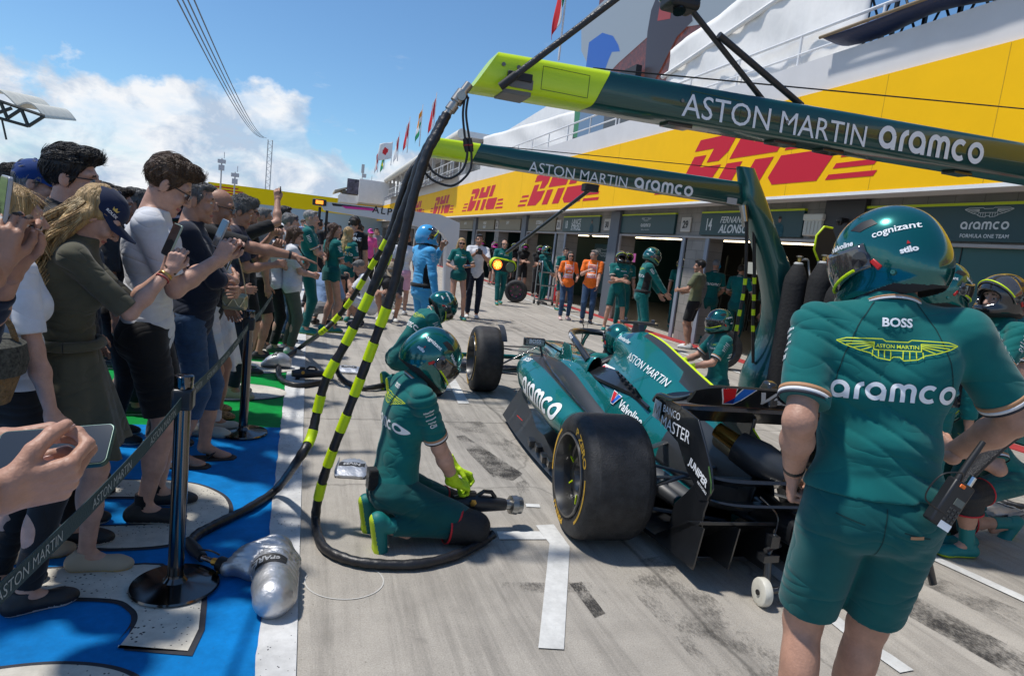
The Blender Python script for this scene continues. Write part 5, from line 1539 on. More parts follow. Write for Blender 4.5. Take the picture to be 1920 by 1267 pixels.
# signal lamp on its pole under the far boom
pA, pB = aY(1106, 356, 6.62), aY(950, 474, 7.6)
sg = thing('signal_lamp', 'lime rimmed pit signal with one lit orange lamp hanging on a black pole', 'signal', aY(942, 497, 7.6))
o0 = Vector(sg.location)
MB().tube([pA - o0, pA.lerp(pB, .55) - o0, pB - o0], [.022, .018, .022], 10).build('pole', CARB, sg, 40)
f = MB(); f.box(pA - o0 + Vector((0, 0, .02)), (.16, .12, .08)); f.build('clamp', BLACK, sg, bevel=.01)
def stad(hw, hh, n=10):
 return [((hw - hh) + hh * math.cos(R(a)), hh * math.sin(R(a))) for a in [-90 + 180 * k / n for k in range(n + 1)]] + [(-(hw - hh) + hh * math.cos(R(a)), hh * math.sin(R(a))) for a in [90 + 180 * k / n for k in range(n + 1)]]
rot = (1, -.18, -.12)
X_ = Vector((1, .1, -.10)).normalized(); Yv = Vector((.10, 0, 1)).normalized()
MB().prism(stad(.17, .075), -X_.cross(Yv) * -.02 + Vector((0, .06, .005)), X_, Yv, .08).build('rim', LIMEB, sg, bevel=.012)
nn = X_.cross(Yv)
MB().prism(stad(.158, .066), Vector((0, .0, -.008)) + nn * .015, X_, Yv, .03).build('face', BLACK, sg, bevel=.004)
def disc(c, r_, nm, m, d=.012):
 MB().prism([(r_ * math.cos(R(a)), r_ * math.sin(R(a))) for a in range(0, 360, 12)], Vector(c) + nn * .042, X_, Yv, d).build(nm, m, sg, bevel=.003)
disc(X_ * -.083 + Vector((0, 0, -.008)), .058, 'lit_lamp', mat('lit_orange', (.8, .2, .02), .3, emit=(1.0, .13, .012, 3.2)))
disc(X_ * .083 + Vector((0, 0, -.008)), .058, 'unlit_lamp', mat('dull_lens', (.16, .2, .13), .25))
f = MB()
for k in range(18):
 a = k * 2.4; r_ = .045 * math.sqrt(k / 18); c = X_ * (-.083 + r_ * math.cos(a)) + Yv * (r_ * math.sin(a) - .008) + nn * .0545
 f.cyl(c, c + nn * .003, .005, n=8)
f.build('lamp_led', mat('led_hot', (1, .6, .2), .3, emit=(1., .42, .08, 7)), sg)
# ---------------------------------------------------------------- belt posts
POSTM = mat('dark_chrome_post', (.13, .12, .115), .14, metal=1., vary=.0)
BELTM = mat('belt_webbing', (.010, .040, .048), .7, bump=.3, bscale=200)
BELTL = mat('belt_lettering', (.33, .38, .38), .6)
posts = []
def beltpost(p, lb, h=.93):
 t = thing('barrier_post', lb, 'barrier post', (p.x, p.y, 0.0105))
 MB().lathe((0, 0, 0), [(.001, .004), (.17, .004), (.176, .008), (.172, .016), (.12, .024), (.05, .032), (.034, .05), (.033, .06)], 56).build('base', POSTM, t, 30)
 MB().lathe((0, 0, 0), [(.032, .03), (.032, h - .06), (.036, h - .055), (.037, h - .005), (.03, h), (.001, h + .002)], 32).build('pole', POSTM, t, 40)
 MB().box((.0, 0, h - .10), (.082, .082, .09)).build('belt_cassette', mat('cassette_black', (.02, .022, .024), .35), t, bevel=.012)
 posts.append(t); return t
PA = gz(328, 1103); PB = gz(455, 814); PC = gz(443, 700)
beltpost(PA, 'dark chrome belt post on the blue floor, nearest the camera')
beltpost(PB, 'dark chrome belt post standing at the blue and green floor edge')
beltpost(PC, 'dark chrome belt post behind the others on the green floor')
def belt(a, b, lb, sag=.03, hz=.83, names=3, flipt=False, h=.052):
 n = 24; vs = []; fs = []
 A = Vector((a[0], a[1], hz if len(a) < 3 or not a[2] else a[2])); Bv = Vector((b[0], b[1], hz if len(b) < 3 or not b[2] else b[2]))
 for i in range(n + 1):
  u = i / n; q = A.lerp(Bv, u); q.z -= sag * 4 * u * (1 - u)
  vs += [q + Vector((0, 0, h / 2)), q - Vector((0, 0, h / 2))]
 fs = [(2 * i, 2 * i + 1, 2 * i + 3, 2 * i + 2) for i in range(n)]
 o = MB().add(vs, fs).build('barrier_belt', BELTM); md = o.modifiers.new('t', 'SOLIDIFY'); md.thickness = .002; md.offset = 0
 tag(o, lb, 'belt')
 d = (Bv - A); dh = d.normalized()
 for k in range(names):
  u = (k + .5) / names; q = A.lerp(Bv, u); q.z -= sag * 4 * u * (1 - u)
  sl = d / d.length; tz = -sag * 4 * (1 - 2 * u) / d.length
  x = Vector((dh.x, dh.y, dh.z + tz)).normalized()
  decal('lettering', fit(text('ASTON MARTIN', bold=-.005), w=.30), BELTL, o, q, x, (0, 0, 1), off=.003)
 return o
endp = gz(-120, 1330, .86)
belt((-.62, .92, .80), (PA.x, PA.y - .035, .83), 'dark green barrier belt lettered in white, sloping across the lower left', .05, names=4)
belt((PA.x, PA.y + .035), (PB.x, PB.y - .035), 'dark green barrier belt between the two nearer posts', .03, names=5)
belt((PB.x, PB.y + .035), (PB.x + .05, PB.y + 2.3), 'dark green barrier belt leading away beyond the second post', .03, names=4)
# ---------------------------------------------------------------- wheel guns and silver bags
FOIL = mat('silver_foil_bag', (.52, .53, .55), .47, metal=.85, bump=.7, bscale=11, vary=.12, vscale=9)
BRASS = mat('brass', (.55, .36, .10), .3, metal=1.)
def bag(label, loc, rz, word, mirrorword=False, L_=.36, W_=.21, H_=.13):
 t = thing('foil_bag', label, 'bag', loc, rz)
 rr = []
 for k in range(15):
  u = k / 14
  w = W_ * (.42 + .58 * math.sin(min(1, u * 1.7) * math.pi / 2)) * (1 - .25 * max(0, u - .8) * 3)
  h = H_ * (.55 + .45 * math.sin(math.pi * min(1, u * 1.05 + .05))) * (1 - .6 * max(0, u - .86) * 5)
  ring = []
  for j in range(20):
   a = 2 * math.pi * j / 20; c, s_ = math.cos(a), math.sin(a)
   e = .75
   ring.append(Vector((w / 2 * math.copysign(abs(c) ** e, c) * (1 + .04 * math.sin(5 * a + 6 * u)), L_ * u, h / 2 + h / 2 * math.copysign(abs(s_) ** e, s_) + .004 * math.sin(9 * a + 11 * u) + .004)))
  rr.append(ring)
 b = MB().loft(rr).build('bag_shell', FOIL, t, 60)
 bv = bvh_of(b)
 decal('patch', ([(-.085, -.028), (.085, -.028), (.085, .028), (-.085, .028)], [(0, 1, 2, 3)]), mat('patch_black', (.015, .015, .016), .6), t, (0, L_ * .55, H_), (1, 0, 0), (0, 1, 0), bv, .002, .2, .012)
 decal('lettering', fit(text(word, bold=.03), w=.11), mat('patch_grey', (.35, .36, .37), .5), t, (0, L_ * .55, H_), (-1, 0, 0) if mirrorword else (1, 0, 0), (0, -1, 0) if mirrorword else (0, 1, 0), bv, .004, .2, .01)
 MB().box((W_ * .44, L_ * .55, .03), (.004, L_ * .8, .05)).build('seam', FOIL, t, bevel=.001)
 return t
def gun(label, loc, rz, cat='wheel gun', tilt=0., sleeve=False):
 """air wheel gun along +y: socket at the front end"""
 t = thing('wheel_gun', label, cat, loc, rz)
 t.rotation_euler = (tilt, 0, rz)
 GM = mat('gun_black', (.018, .018, .02), .35)
 MB().tube([(0, -.12, .0), (0, -.05, 0), (0, .03, 0), (0, .12, 0), (0, .2, 0)], [.035, .048, .050, .042, .034], 16).build('gun_body', GM, t, 35)
 MB().tube([(0, .19, 0), (0, .23, 0), (0, .235, 0), (0, .27, 0), (0, .275, 0), (0, .30, 0)], [.03, .03, .052, .056, .05, .05], 24).build('socket', mat('socket_steel', (.35, .34, .32), .35, metal=1.), t, 35)
 MB().tube([(0, -.05, -.02), (0, -.08, -.10), (0, -.09, -.17)], [.024, .021, .024], 12).build('grip', GM, t, 40)
 f = MB(); f.tube([(.0, .02, .045), (.01, .05, .075), (.0, .10, .07), (0, .13, .04)], .012, 8); f.box((0, -.02, .055), (.03, .05, .025)); f.build('top_handle', GM, t, 40)
 f = MB(); f.cyl((0, -.09, -.165), (0, -.095, -.20), .014, n=10); f.cyl((.05, -.02, .02), (.055, -.02, .02), .02, n=6); f.build('air_fitting', BRASS, t, 40)
 return t
t = thing('hose_end', 'black and brass hose end poking out of the SPARE bag', 'coupling', gz(355, 1018, .03))
o0 = Vector(t.location)
def q_(x, y, z): return gz(x, y, z) - o0
MB().tube([q_(352, 1015, .035), q_(365, 1030, .04), q_(380, 1045, .04)], [.026, .03, .022], 12).build('sleeve_end', BLACK, t, 40)
MB().tube([q_(380, 1045, .045), q_(400, 1052, .05)], .013, 12).build('steel_nipple', CHROME, t, 40)
MB().tube([q_(400, 1052, .05), q_(415, 1055, .055)], .018, 8).build('brass_fitting', BRASS, t, 30)
MB().tube([q_(407, 1054, .05), q_(412, 1072, .03)], .013, 8).build('brass_elbow', BRASS, t, 30)
MB().tube([q_(412, 1056, .055), q_(428, 1062, .055)], .034, 14).build('clamp', BLACK, t, 40)
MB().tube(smooth_path([q_(372, 1030, .08), q_(395, 1032, .09), q_(412, 1040, .07)]), .004, 6).build('thin_lead', BLACK, t, 60)
bag('flat silver foil bag lettered MAIN on the concrete behind the kneeling mechanic', gz(664, 868, .0), R(-190), 'MAIN', True, .30, .22, .05)
bag('flattened silver foil bag under the looping hoses, farther up the lane', gz(655, 692, .0), R(-186), 'MAIN', True, .28, .34, .06)
bag('dark grey mouth-open foil bag around the far spare gun on the green floor', gz(545, 690, .011), R(80), 'SPARE', False, .30, .22, .16)
gun('black wheel gun resting on the white strip inside the hose loop', gz(570, 700, .07), R(-80))
G2 = gun('black wheel gun with steel socket held low by the kneeling mechanic', (.975, 3.36, .165), R(-84), tilt=R(-6))
# ---------------------------------------------------------------- right side equipment
jk = thing('jack_trolley', 'small black jack trolley with a round white wheel, lower right', 'jack', gz(1425, 1133))
o0 = Vector(jk.location)
def j_(x, y, z): return aY(x, y, jk.location.y + z) - o0
MB().lathe((0, 0, .068), [(.001, -.022), (.02, -.022), (.055, -.024), (.066, -.02), (.070, -.012), (.070, .012), (.066, .02), (.055, .024), (.02, .022), (.001, .022)], 40, (.97, -.15, 0)).build('wheel', mat('white_nylon', (.62, .60, .52), .4, vary=.1, vscale=20), jk, 40)
MB().cyl((-.03, 0, .068), (-.026, 0, .068), .014, n=16).build('hub', BLACK, jk, 40)
f = MB(); f.cyl((.0, 0, .068), (.30, -.03, .10), .018, n=10); f.cyl((.04, .02, .07), (.05, .06, .22), .02, n=10); f.cyl((.05, .06, .22), (.09, .08, .33), .014, n=10)
f.box((.05, .06, .22), (.09, .06, .035)); f.box((.07, .07, .30), (.05, .05, .06)); f.tube(smooth_path([(.09, .08, .33), (.10, .1, .42), (.02, .15, .5)]), .004, 6); f.cyl((.02, .05, .26), (.13, .08, .27), .012, n=8); f.cyl((.3, -.03, .1), (.5, .1, .12), .02, n=8)
f.build('jack_frame', CARB, jk, 40)
# gas bottles behind the big mechanic
for i, (x0_, y0_, lb) in enumerate(((1498, 492, 'left'), (1545, 490, 'middle'), (1578, 520, 'right'))):
 yy = 6.3 - .25 * i
 p = aY(x0_, y0_, yy)
 t = thing('gas_bottle', 'tall gas bottle in a black cover beside the gantry post, %s of three' % lb, 'gas bottle', (p.x, yy, 0))
 r_ = .135; h = p.z
 MB().lathe((0, 0, 0), [(.001, .02), (r_, .02), (r_, h - .26), (r_ * .93, h - .18), (.07, h - .05), (.05, h - .02)], 28).build('cover', mat('black_cover_cloth', (.010, .010, .011), .85, bump=.4, bscale=30), t, 50)
 MB().lathe((0, 0, 0), [(.055, h - .05), (.052, h - .01), (.04, h)], 20).build('collar', mat('collar_white', (.5, .5, .48), .5), t, 40)
 MB().lathe((0, 0, 0), [(.02, h), (.024, h + .04), (.016, h + .06)], 14).build('valve', BRASS, t, 40)
 MB().lathe((0, 0, 0), [(.001, h + .055), (.04, h + .06), (.04, h + .075), (.001, h + .08)], 16).build('hand_wheel', STEEL, t, 40)
 MB().tube(smooth_path([(.02, 0, h + .03), (.10, -.02, h + .04), (.13, -.03, h - .06), (.12, -.1, h - .2)]), .012, 8).build('pipe', mat('pipe_grey', (.35, .36, .36), .35, metal=.5), t, 60)
t = thing('stop_sign', 'dark round paddle with lime edge above the gas bottles', 'sign', aY(1545, 458, 6.2))
pts = [(.19 * math.cos(R(a)), .21 * math.sin(R(a))) for a in range(22, 382, 45)]
MB().prism(pts, (0, 0, 0), (1, .2, 0), (0, 0, 1), .02).build('paddle', mat('dark_brown_panel', (.03, .025, .02), .6), t, bevel=.004)
MB().tube([Vector((p[0], p[0] * .2 - .02, p[1])) for p in pts[1:6]], .012, 8).build('lime_edge', LIMEB, t, 40)
MB().cyl((0.02, .03, -.2), (.02, .03, -1.6), .02, n=10).build('stem', CARB, t, 40)
# gantry feet hoses, yellow and black ramp at the right edge
t = thing('cable_ramp', 'black rubber cable ramp with yellow edge at the right side', 'cable ramp', gz(1870, 890))
o0 = Vector(t.location)
a, b_ = gz(1850, 880) - o0, gz(1990, 945) - o0
d = (b_ - a).normalized(); nx = Vector((-d.y, d.x, 0))
MB().prism([(-.12, 0), (.12, 0), (.07, .05), (-.07, .05)], a, nx, (0, 0, 1), -(b_ - a).length).build('ramp', BLACK, t)
f = MB()
for k in range(14):
 q = a + d * (.03 + k * (b_ - a).length / 14); f.box(q + nx * .055 + Vector((0, 0, .046)), (.05, .10, .016), rot=Matrix((( nx.x, d.x, 0), (nx.y, d.y, 0), (0, 0, 1))))
f.build('yellow_teeth', mat('safety_yellow', (.72, .48, .01), .5), t, bevel=.004)
hose('black hose lying behind the big mechanic at the right edge', [G(1790, 925), G(1850, 932), G(1920, 950), G(2000, 960)], .025)
bag('silver foil bag at the far right edge beside the crouching mechanic', gz(1850, 965, 0), R(-75), 'MAIN', True, .40, .26, .06)
# tyre trolley, extinguisher and spare wheel outside the far garage
t = thing('steel_trolley', 'tall tubular steel trolley on castors by the pink helmeted crew', 'trolley', gz(1022, 572))
f = MB()
for x in (-.3, .3):
 f.tube(smooth_path([(x, -.2, .12), (x, -.2, 1.2), (x, 0, 1.28), (x, .2, 1.2), (x, .2, .12)]), .02, 8)
for z in (.15, .6, 1.0): f.cyl((-.3, -.2, z), (.3, -.2, z), .018, n=8); f.cyl((-.3, .2, z), (.3, .2, z), .018, n=8)
f.build('frame', mat('trolley_steel', (.35, .36, .37), .3, metal=.9), t, 40)
for x in (-.3, .3):
 for y in (-.2, .2): MB().cyl((x - .02, y, .06), (x + .02, y, .06), .06, n=16).build('castor', BLACK, t, 40)
t = thing('fire_extinguisher', 'red fire extinguisher standing by the grey pillar', 'fire extinguisher', gz(1040, 566))
MB().lathe((0, 0, 0), [(.001, .01), (.085, .01), (.085, .48), (.07, .54), (.03, .58), (.02, .6)], 20).build('cylinder', mat('extinguisher_red', (.5, .01, .015), .3, coat=.5), t, 40)
MB().tube([(0, 0, .6), (.0, -.03, .64), (0, -.12, .66)], .018, 8).build('valve_handle', BLACK, t, 40)
MB().tube(smooth_path([(0, .02, .62), (.1, .02, .55), (.11, 0, .3)]), .01, 6).build('hose', BLACK, t, 40)
MB().bx((-.04, -.088, .22), (.04, -.084, .36)).build('label', LETW, t)
# spare wheels outside far garage
for (px, py, lb) in ((965, 567, 'standing slick wheel with pink rim marks left of the steel trolley'), (1345, 690, 'dark wheel low behind the kneeling mechanic on the far side')):
 g0 = gz(px, py)
 t = thing('spare_wheel', lb, 'wheel', (g0.x, g0.y, .34), R(70))
 MB().lathe((0, 0, 0), [(.22, -.14), (.30, -.15), (.33, -.12), (.34, -.06), (.34, .06), (.33, .12), (.30, .15), (.22, .14)], 48, (1, 0, 0)).build('tyre', RUBB, t, 60)
 MB().lathe((0, 0, 0), [(.22, -.14), (.19, -.10), (.1, -.09), (.001, -.1)], 40, (1, 0, 0)).build('rim', CARB, t, 40)
 f = MB()
 for k in range(7): a = k * .9; f.box((-.105, .15 * math.cos(a), .15 * math.sin(a)), (.01, .05, .03), rot=Matrix.Rotation(a, 3, 'X'))
 f.build('rim_mark', mat('pink_mark', (.30, .02, .12), .5), t)
# white boom and banner of the next team, farther up the lane
AY_ = 15.5
t = thing('overhead_boom', 'white overhead boom with pink stripe lettered ALPINE, farther up the lane', 'boom', (0, AY_, 0))
def Q(x, y, d=0): p = aY(x, y, AY_); return Vector((p.x, d, p.z))
WB = mat('boom_white', (.62, .62, .62), .4)
f = MB()
A = [Q(598, 378), Q(840, 408), Q(838, 432), Q(610, 396)]
f.loft([[Q(598, 377), Q(598, 377, .35), Q(608, 394, .35), Q(608, 394)], [Q(720, 390), Q(720, 390, .35), Q(720, 412, .35), Q(720, 412)], [Q(825, 402), Q(825, 402, .35), Q(820, 432, .35), Q(820, 432)], [Q(862, 418), Q(862, 418, .35), Q(850, 450, .35), Q(850, 450)]]).build('beam', WB, t, 40)
f = MB(); f.prism([(Q(826, 430).x, Q(826, 430).z), (Q(838, 450).x, Q(838, 450).z), (Q(843, 470).x, 0), (Q(862, 470).x, 0), (Q(862, 420).x, Q(862, 420).z), (Q(848, 414).x, Q(848, 414).z)], (0, .36, 0), (1, 0, 0), (0, 0, 1), .37)
f.build('post', WB, t, 40)
f = MB(); f.add([Q(622, 381, -.006), Q(700, 390, -.006), Q(702, 393, -.006), Q(624, 386, -.006)], [(0, 1, 2, 3)]); f.build('dark_stripe', BLACK, t)
f = MB(); f.add([Q(640, 386, -.008), Q(700, 391, -.008), Q(706, 396, -.008), Q(648, 391, -.008)], [(0, 1, 2, 3)]); f.build('pink_stripe', mat('pink_stripe', (.75, .03, .3), .5), t)
p = Q(735, 396, -.009); decal('lettering', fit(text('ALPINE', bold=.01, space=1.3), w=.9), BLACK, t, (p.x, p.y, p.z - .02), (1, 0, -.04), (0, 0, 1))
p = Q(612, 381, -.02); MB().box((p.x - .15, .1, p.z), (.3, .3, .14)).build('signal_box', BLACK, t, bevel=.02)
MB().box((p.x - .15, -.06, p.z), (.16, .02, .08)).build('signal_light', mat('amber_light', (.8, .25, .02), .3, emit=(1., .25, .02, 2.)), t)
f = MB()
for x in (600, 614):
 q0 = Q(x, 388, .1); f.tube([q0, q0 + Vector((0, 0, -.9)), q0 + Vector((.05, 0, -1.5))], .03, 8)
f.build('hanging_hose', BLACK, t, 50)
# ================================================================ people: sculpted as distance fields, meshed by surface nets
f32 = np.float32
class Field:
 def __init__(s, lo, hi, h):
  s.h = h; s.lo = np.array(lo, float)
  n = np.ceil((np.array(hi) - s.lo) / h).astype(int) + 1
  s.n = n; s.V = np.full(n, .5, f32)
  s.ax = [(s.lo[i] + h * np.arange(n[i])).astype(f32) for i in range(3)]
 def put(s, fn, lo, hi, k=0., sub=False):
  m = k + 2.5 * s.h
  i0 = np.maximum(0, np.floor((np.array(lo) - m - s.lo) / s.h).astype(int))
  i1 = np.minimum(s.n, np.ceil((np.array(hi) + m - s.lo) / s.h).astype(int) + 1)
  if (i1 <= i0).any(): return
  X = s.ax[0][i0[0]:i1[0], None, None]; Y_ = s.ax[1][None, i0[1]:i1[1], None]; Z = s.ax[2][None, None, i0[2]:i1[2]]
  d = fn(X, Y_, Z)
  A = s.V[i0[0]:i1[0], i0[1]:i1[1], i0[2]:i1[2]]
  if sub:
   if k:
    hh = np.clip(.5 - .5 * (A + d) / k, 0, 1); A[...] = A * (1 - hh) - d * hh + k * hh * (1 - hh)
   else: A[...] = np.maximum(A, -d)
  else:
   if k:
    hh = np.clip(.5 + .5 * (A - d) / k, 0, 1); A[...] = A * (1 - hh) + d * hh - k * hh * (1 - hh)
   else: A[...] = np.minimum(A, d)
def tov(p): return np.array([p[0], p[1], p[2]], float)
def prim_fn(p):
 kind = p[0]
 if kind == 'C':
  _, a, b, ra, rb = p[:5]; a = tov(a); b = tov(b); ab = b - a; L2 = max(1e-9, ab @ ab)
  def fn(X, Y_, Z):
   t = np.clip(((X - f32(a[0])) * f32(ab[0]) + (Y_ - f32(a[1])) * f32(ab[1]) + (Z - f32(a[2])) * f32(ab[2])) / f32(L2), 0, 1)
   dx = X - f32(a[0]) - t * f32(ab[0]); dy = Y_ - f32(a[1]) - t * f32(ab[1]); dz = Z - f32(a[2]) - t * f32(ab[2])
   return np.sqrt(dx * dx + dy * dy + dz * dz) - (f32(ra) + t * f32(rb - ra))
  r = max(ra, rb); lo = np.minimum(a, b) - r; hi = np.maximum(a, b) + r
 else:
  _, c, rad, rot = p[:4]; c = tov(c); rad = np.array(rad, float)
  Rm = np.eye(3) if rot is None else np.array([[rot[i][j] for j in range(3)] for i in range(3)])
  Ri = Rm.T.astype(f32)
  def fn(X, Y_, Z):
   x = X - f32(c[0]); y = Y_ - f32(c[1]); z = Z - f32(c[2])
   q = [(Ri[i, 0] * x + Ri[i, 1] * y + Ri[i, 2] * z) for i in range(3)]
   k0 = np.sqrt(sum((q[i] / f32(rad[i])) ** 2 for i in range(3)))
   k1 = np.sqrt(sum((q[i] / f32(rad[i] ** 2)) ** 2 for i in range(3)))
   return k0 * (k0 - 1) / np.maximum(k1, f32(1e-6))
  e = np.sqrt(((Rm * rad) ** 2).sum(1)); lo = c - e; hi = c + e
 return fn, lo, hi
def C(a, b, ra, rb=None, k=None, cut=(), sub=False): return ('C', a, b, ra, ra if rb is None else rb, k, cut, sub)
def E(c, rad, rot=None, k=None, cut=(), sub=False): return ('E', c, rad, rot, None, k, cut, sub)
def nets(V, lo, h):
 s = V < 0
 c = s[:-1, :-1, :-1].astype(np.int8)
 for dx, dy, dz in ((1, 0, 0), (0, 1, 0), (1, 1, 0), (0, 0, 1), (1, 0, 1), (0, 1, 1), (1, 1, 1)):
  c = c + s[dx:s.shape[0] - 1 + dx, dy:s.shape[1] - 1 + dy, dz:s.shape[2] - 1 + dz]
 I = np.argwhere((c > 0) & (c < 8))
 if len(I) == 0: return np.zeros((0, 3)), np.zeros((0, 4), int)
 acc = np.zeros((len(I), 3)); cnt = np.zeros(len(I))
 cor = [(0, 0, 0), (1, 0, 0), (0, 1, 0), (1, 1, 0), (0, 0, 1), (1, 0, 1), (0, 1, 1), (1, 1, 1)]
 val = [V[I[:, 0] + a, I[:, 1] + b, I[:, 2] + d] for a, b, d in cor]
 for i in range(8):
  for ax in (0, 1, 2):
   if cor[i][ax]: continue
   j = i + (1 << ax)
   m = (val[i] < 0) != (val[j] < 0)
   t = np.where(m, val[i] / np.where(m, val[i] - val[j], 1), 0)
   p = np.array(cor[i], float)[None, :].repeat(len(I), 0); p[:, ax] += t
   acc += p * m[:, None]; cnt += m
 P = lo + h * (I + acc / cnt[:, None])
 idx = -np.ones(tuple(np.array(V.shape) - 1), int); idx[I[:, 0], I[:, 1], I[:, 2]] = np.arange(len(I))
 F = []
 for ax in range(3):
  o = [1 if a != ax else 0 for a in range(3)]
  sl0 = tuple(slice(o[a], -1 if True else None) for a in range(3))
  A = s[tuple(slice(o[a], s.shape[a] - 1) for a in range(3))]
  B_ = s[tuple(slice(o[a] + (1 if a == ax else 0), s.shape[a] - 1 + (1 if a == ax else 0)) for a in range(3))]
  q = np.argwhere(A != B_)
  if len(q) == 0: continue
  flip = A[q[:, 0], q[:, 1], q[:, 2]]
  q = q + np.array(o)
  u, v = [a for a in range(3) if a != ax]
  eu = np.zeros(3, int); eu[u] = 1; ev = np.zeros(3, int); ev[v] = 1
  def g_(w): return idx[w[:, 0], w[:, 1], w[:, 2]]
  quad = np.stack([g_(q - eu - ev), g_(q - ev), g_(q), g_(q - eu)], 1)
  if ax == 1: flip = ~flip
  quad[~flip] = quad[~flip][:, ::-1]
  F.append(quad)
 F = np.concatenate(F); F = F[(F >= 0).all(1)]
 return P, F
def sculpt(prims, h, k=.02, noise=None, pad=.02):
 ps = [prim_fn(p) for p in prims]
 pos = [q for q, p in zip(ps, prims) if not p[7]]
 lo = np.min([q[1] for q in pos], 0) - pad - k; hi = np.max([q[2] for q in pos], 0) + pad + k
 F_ = Field(lo, hi, h)
 for (fn, a, b), p in zip(ps, prims):
  cuts = p[6]
  if cuts:
   def g_(X, Y_, Z, fn=fn, cuts=cuts):
    d = fn(X, Y_, Z)
    for c, n in cuts:
     n = tov(n); n = n / np.linalg.norm(n); c = tov(c)
     d = np.maximum(d, (X - f32(c[0])) * f32(n[0]) + (Y_ - f32(c[1])) * f32(n[1]) + (Z - f32(c[2])) * f32(n[2]))
    return d
  else: g_ = fn
  F_.put(g_, a, b, k if p[5] is None else p[5], p[7])
 if noise:
  X = F_.ax[0][:, None, None]; Y_ = F_.ax[1][None, :, None]; Z = F_.ax[2][None, None, :]
  F_.V += noise(X, Y_, Z).astype(f32)
 F_.V[0] = F_.V[-1] = .5; F_.V[:, 0] = F_.V[:, -1] = .5; F_.V[:, :, 0] = F_.V[:, :, -1] = .5
 return nets(F_.V, F_.lo, h)
def np_obj(name, parts, mats, parent=None, matf=None):
 Vs = []; Fs = []; n = 0
 for P, F in parts:
  Vs.append(P); Fs.append(F + n); n += len(P)
 P = np.concatenate(Vs); F = np.concatenate(Fs)
 if len(F) == 0: return None
 me = bpy.data.meshes.new(name)
 me.vertices.add(len(P)); me.vertices.foreach_set('co', P.astype(f32).ravel())
 me.loops.add(len(F) * 4); me.loops.foreach_set('vertex_index', F.astype(np.int32).ravel())
 me.polygons.add(len(F)); me.polygons.foreach_set('loop_start', np.arange(0, len(F) * 4, 4, dtype=np.int32))
 me.polygons.foreach_set('loop_total', np.full(len(F), 4, np.int32))
 me.polygons.foreach_set('use_smooth', np.ones(len(F), bool))
 if not isinstance(mats, (list, tuple)): mats = [mats]
 for m in mats: me.materials.append(m)
 if matf is not None:
  c = P[F].mean(1); me.polygons.foreach_set('material_index', matf(c).astype(np.int32))
 me.update(calc_edges=True); me.validate()
 return link(name, me, parent)
# ------------------------------------------------------------------ materials for people
def skin_mat(i):
 col = [(.44, .24, .165), (.38, .20, .13), (.30, .15, .095), (.50, .29, .215), (.20, .10, .06)][i]
 return mat('skin_%s' % 'fair tanned olive pale brown'.split()[i], col, .48, vary=.17, vscale=17, bump=.14, bscale=140, spec=.35)
LIP = mat('lip', (.36, .12, .10), .45); BROW = mat('eyebrow', (.05, .032, .02), .8)
def hair_mat(name, col):
 if name in _M: return _M[name]
 m = mat(name, col, .42, vary=.45, vscale=26, bump=.9, bscale=55, spec=.4, stretch=(1.6, 1.6, .18))
 return m
HAIRC = dict(black=(.010, .009, .009), brown=(.075, .042, .022), dark=(.022, .015, .010), blonde=(.40, .26, .11), grey=(.13, .125, .12), light=(.25, .235, .22), chestnut=(.07, .035, .018))
TG = cloth('team_shirt_green', (.0, .118, .112), fold=.3)
TG2 = cloth('team_trouser_green', (.0, .085, .084), fold=.3)
NAVY = cloth('navy_cloth', (.008, .013, .028)); BLK = cloth('black_cloth', (.011, .011, .012)); WHT = cloth('white_cotton', (.62, .63, .66), fold=.4)
OLIVED = cloth('olive_cotton', (.078, .075, .050), fold=.5); DENIM = cloth('blue_denim', (.03, .065, .13), vary=.35); OLT = cloth('olive_tee', (.12, .13, .07))
TAN = mat('tan_trim', (.42, .22, .11), .7); WTR = mat('white_trim', (.65, .65, .66), .7); BTR = mat('dark_trim', (.01, .012, .02), .7)
KHAKI = cloth('sage_trousers', (.09, .11, .085)); GREYT = cloth('grey_cotton', (.22, .22, .23)); SKY = cloth('light_blue_cotton', (.20, .30, .50)); ORG = cloth('orange_tabard', (.85, .17, .02)); PINKS = cloth('pink_shorts', (.62, .34, .46))
BLUS = cloth('race_suit_blue', (.06, .33, .62), fold=.5); CHAR = cloth('charcoal_shirt', (.05, .05, .052)); PINK = mat('pink_helmet_paint', (.75, .05, .38), .25, coat=.6)
HELM = mat('helmet_green_metallic', (.0, .115, .105), .20, metal=.55, coat=1., vary=.04, vscale=3)
HELB = mat('helmet_blue', (.05, .33, .65), .22, coat=1.); HELK = mat('helmet_black', (.012, .012, .014), .18, coat=.8)
VISOR = mat('visor_smoke', (.05, .045, .04), .06, coat=1., spec=.9, vary=.5, vscale=6); SOLEW = mat('sole_white', (.5, .5, .48), .6); SOLEK = mat('sole_dark', (.03, .03, .03), .7)
LENS = mat('dark_lens', (.01, .01, .012), .08, spec=.9)
GLOVE = mat('lime_glove', (.5, .72, .01), .6, bump=.3, bscale=60, vary=.15, vscale=30)
def rotm(yaw=0., pitch=0., roll=0.):
 """pitch forward (+), yaw left (+), roll to the right (+)"""
 return Matrix.Rotation(R(yaw), 3, 'Z') @ Matrix.Rotation(R(-pitch), 3, 'X') @ Matrix.Rotation(R(roll), 3, 'Y')
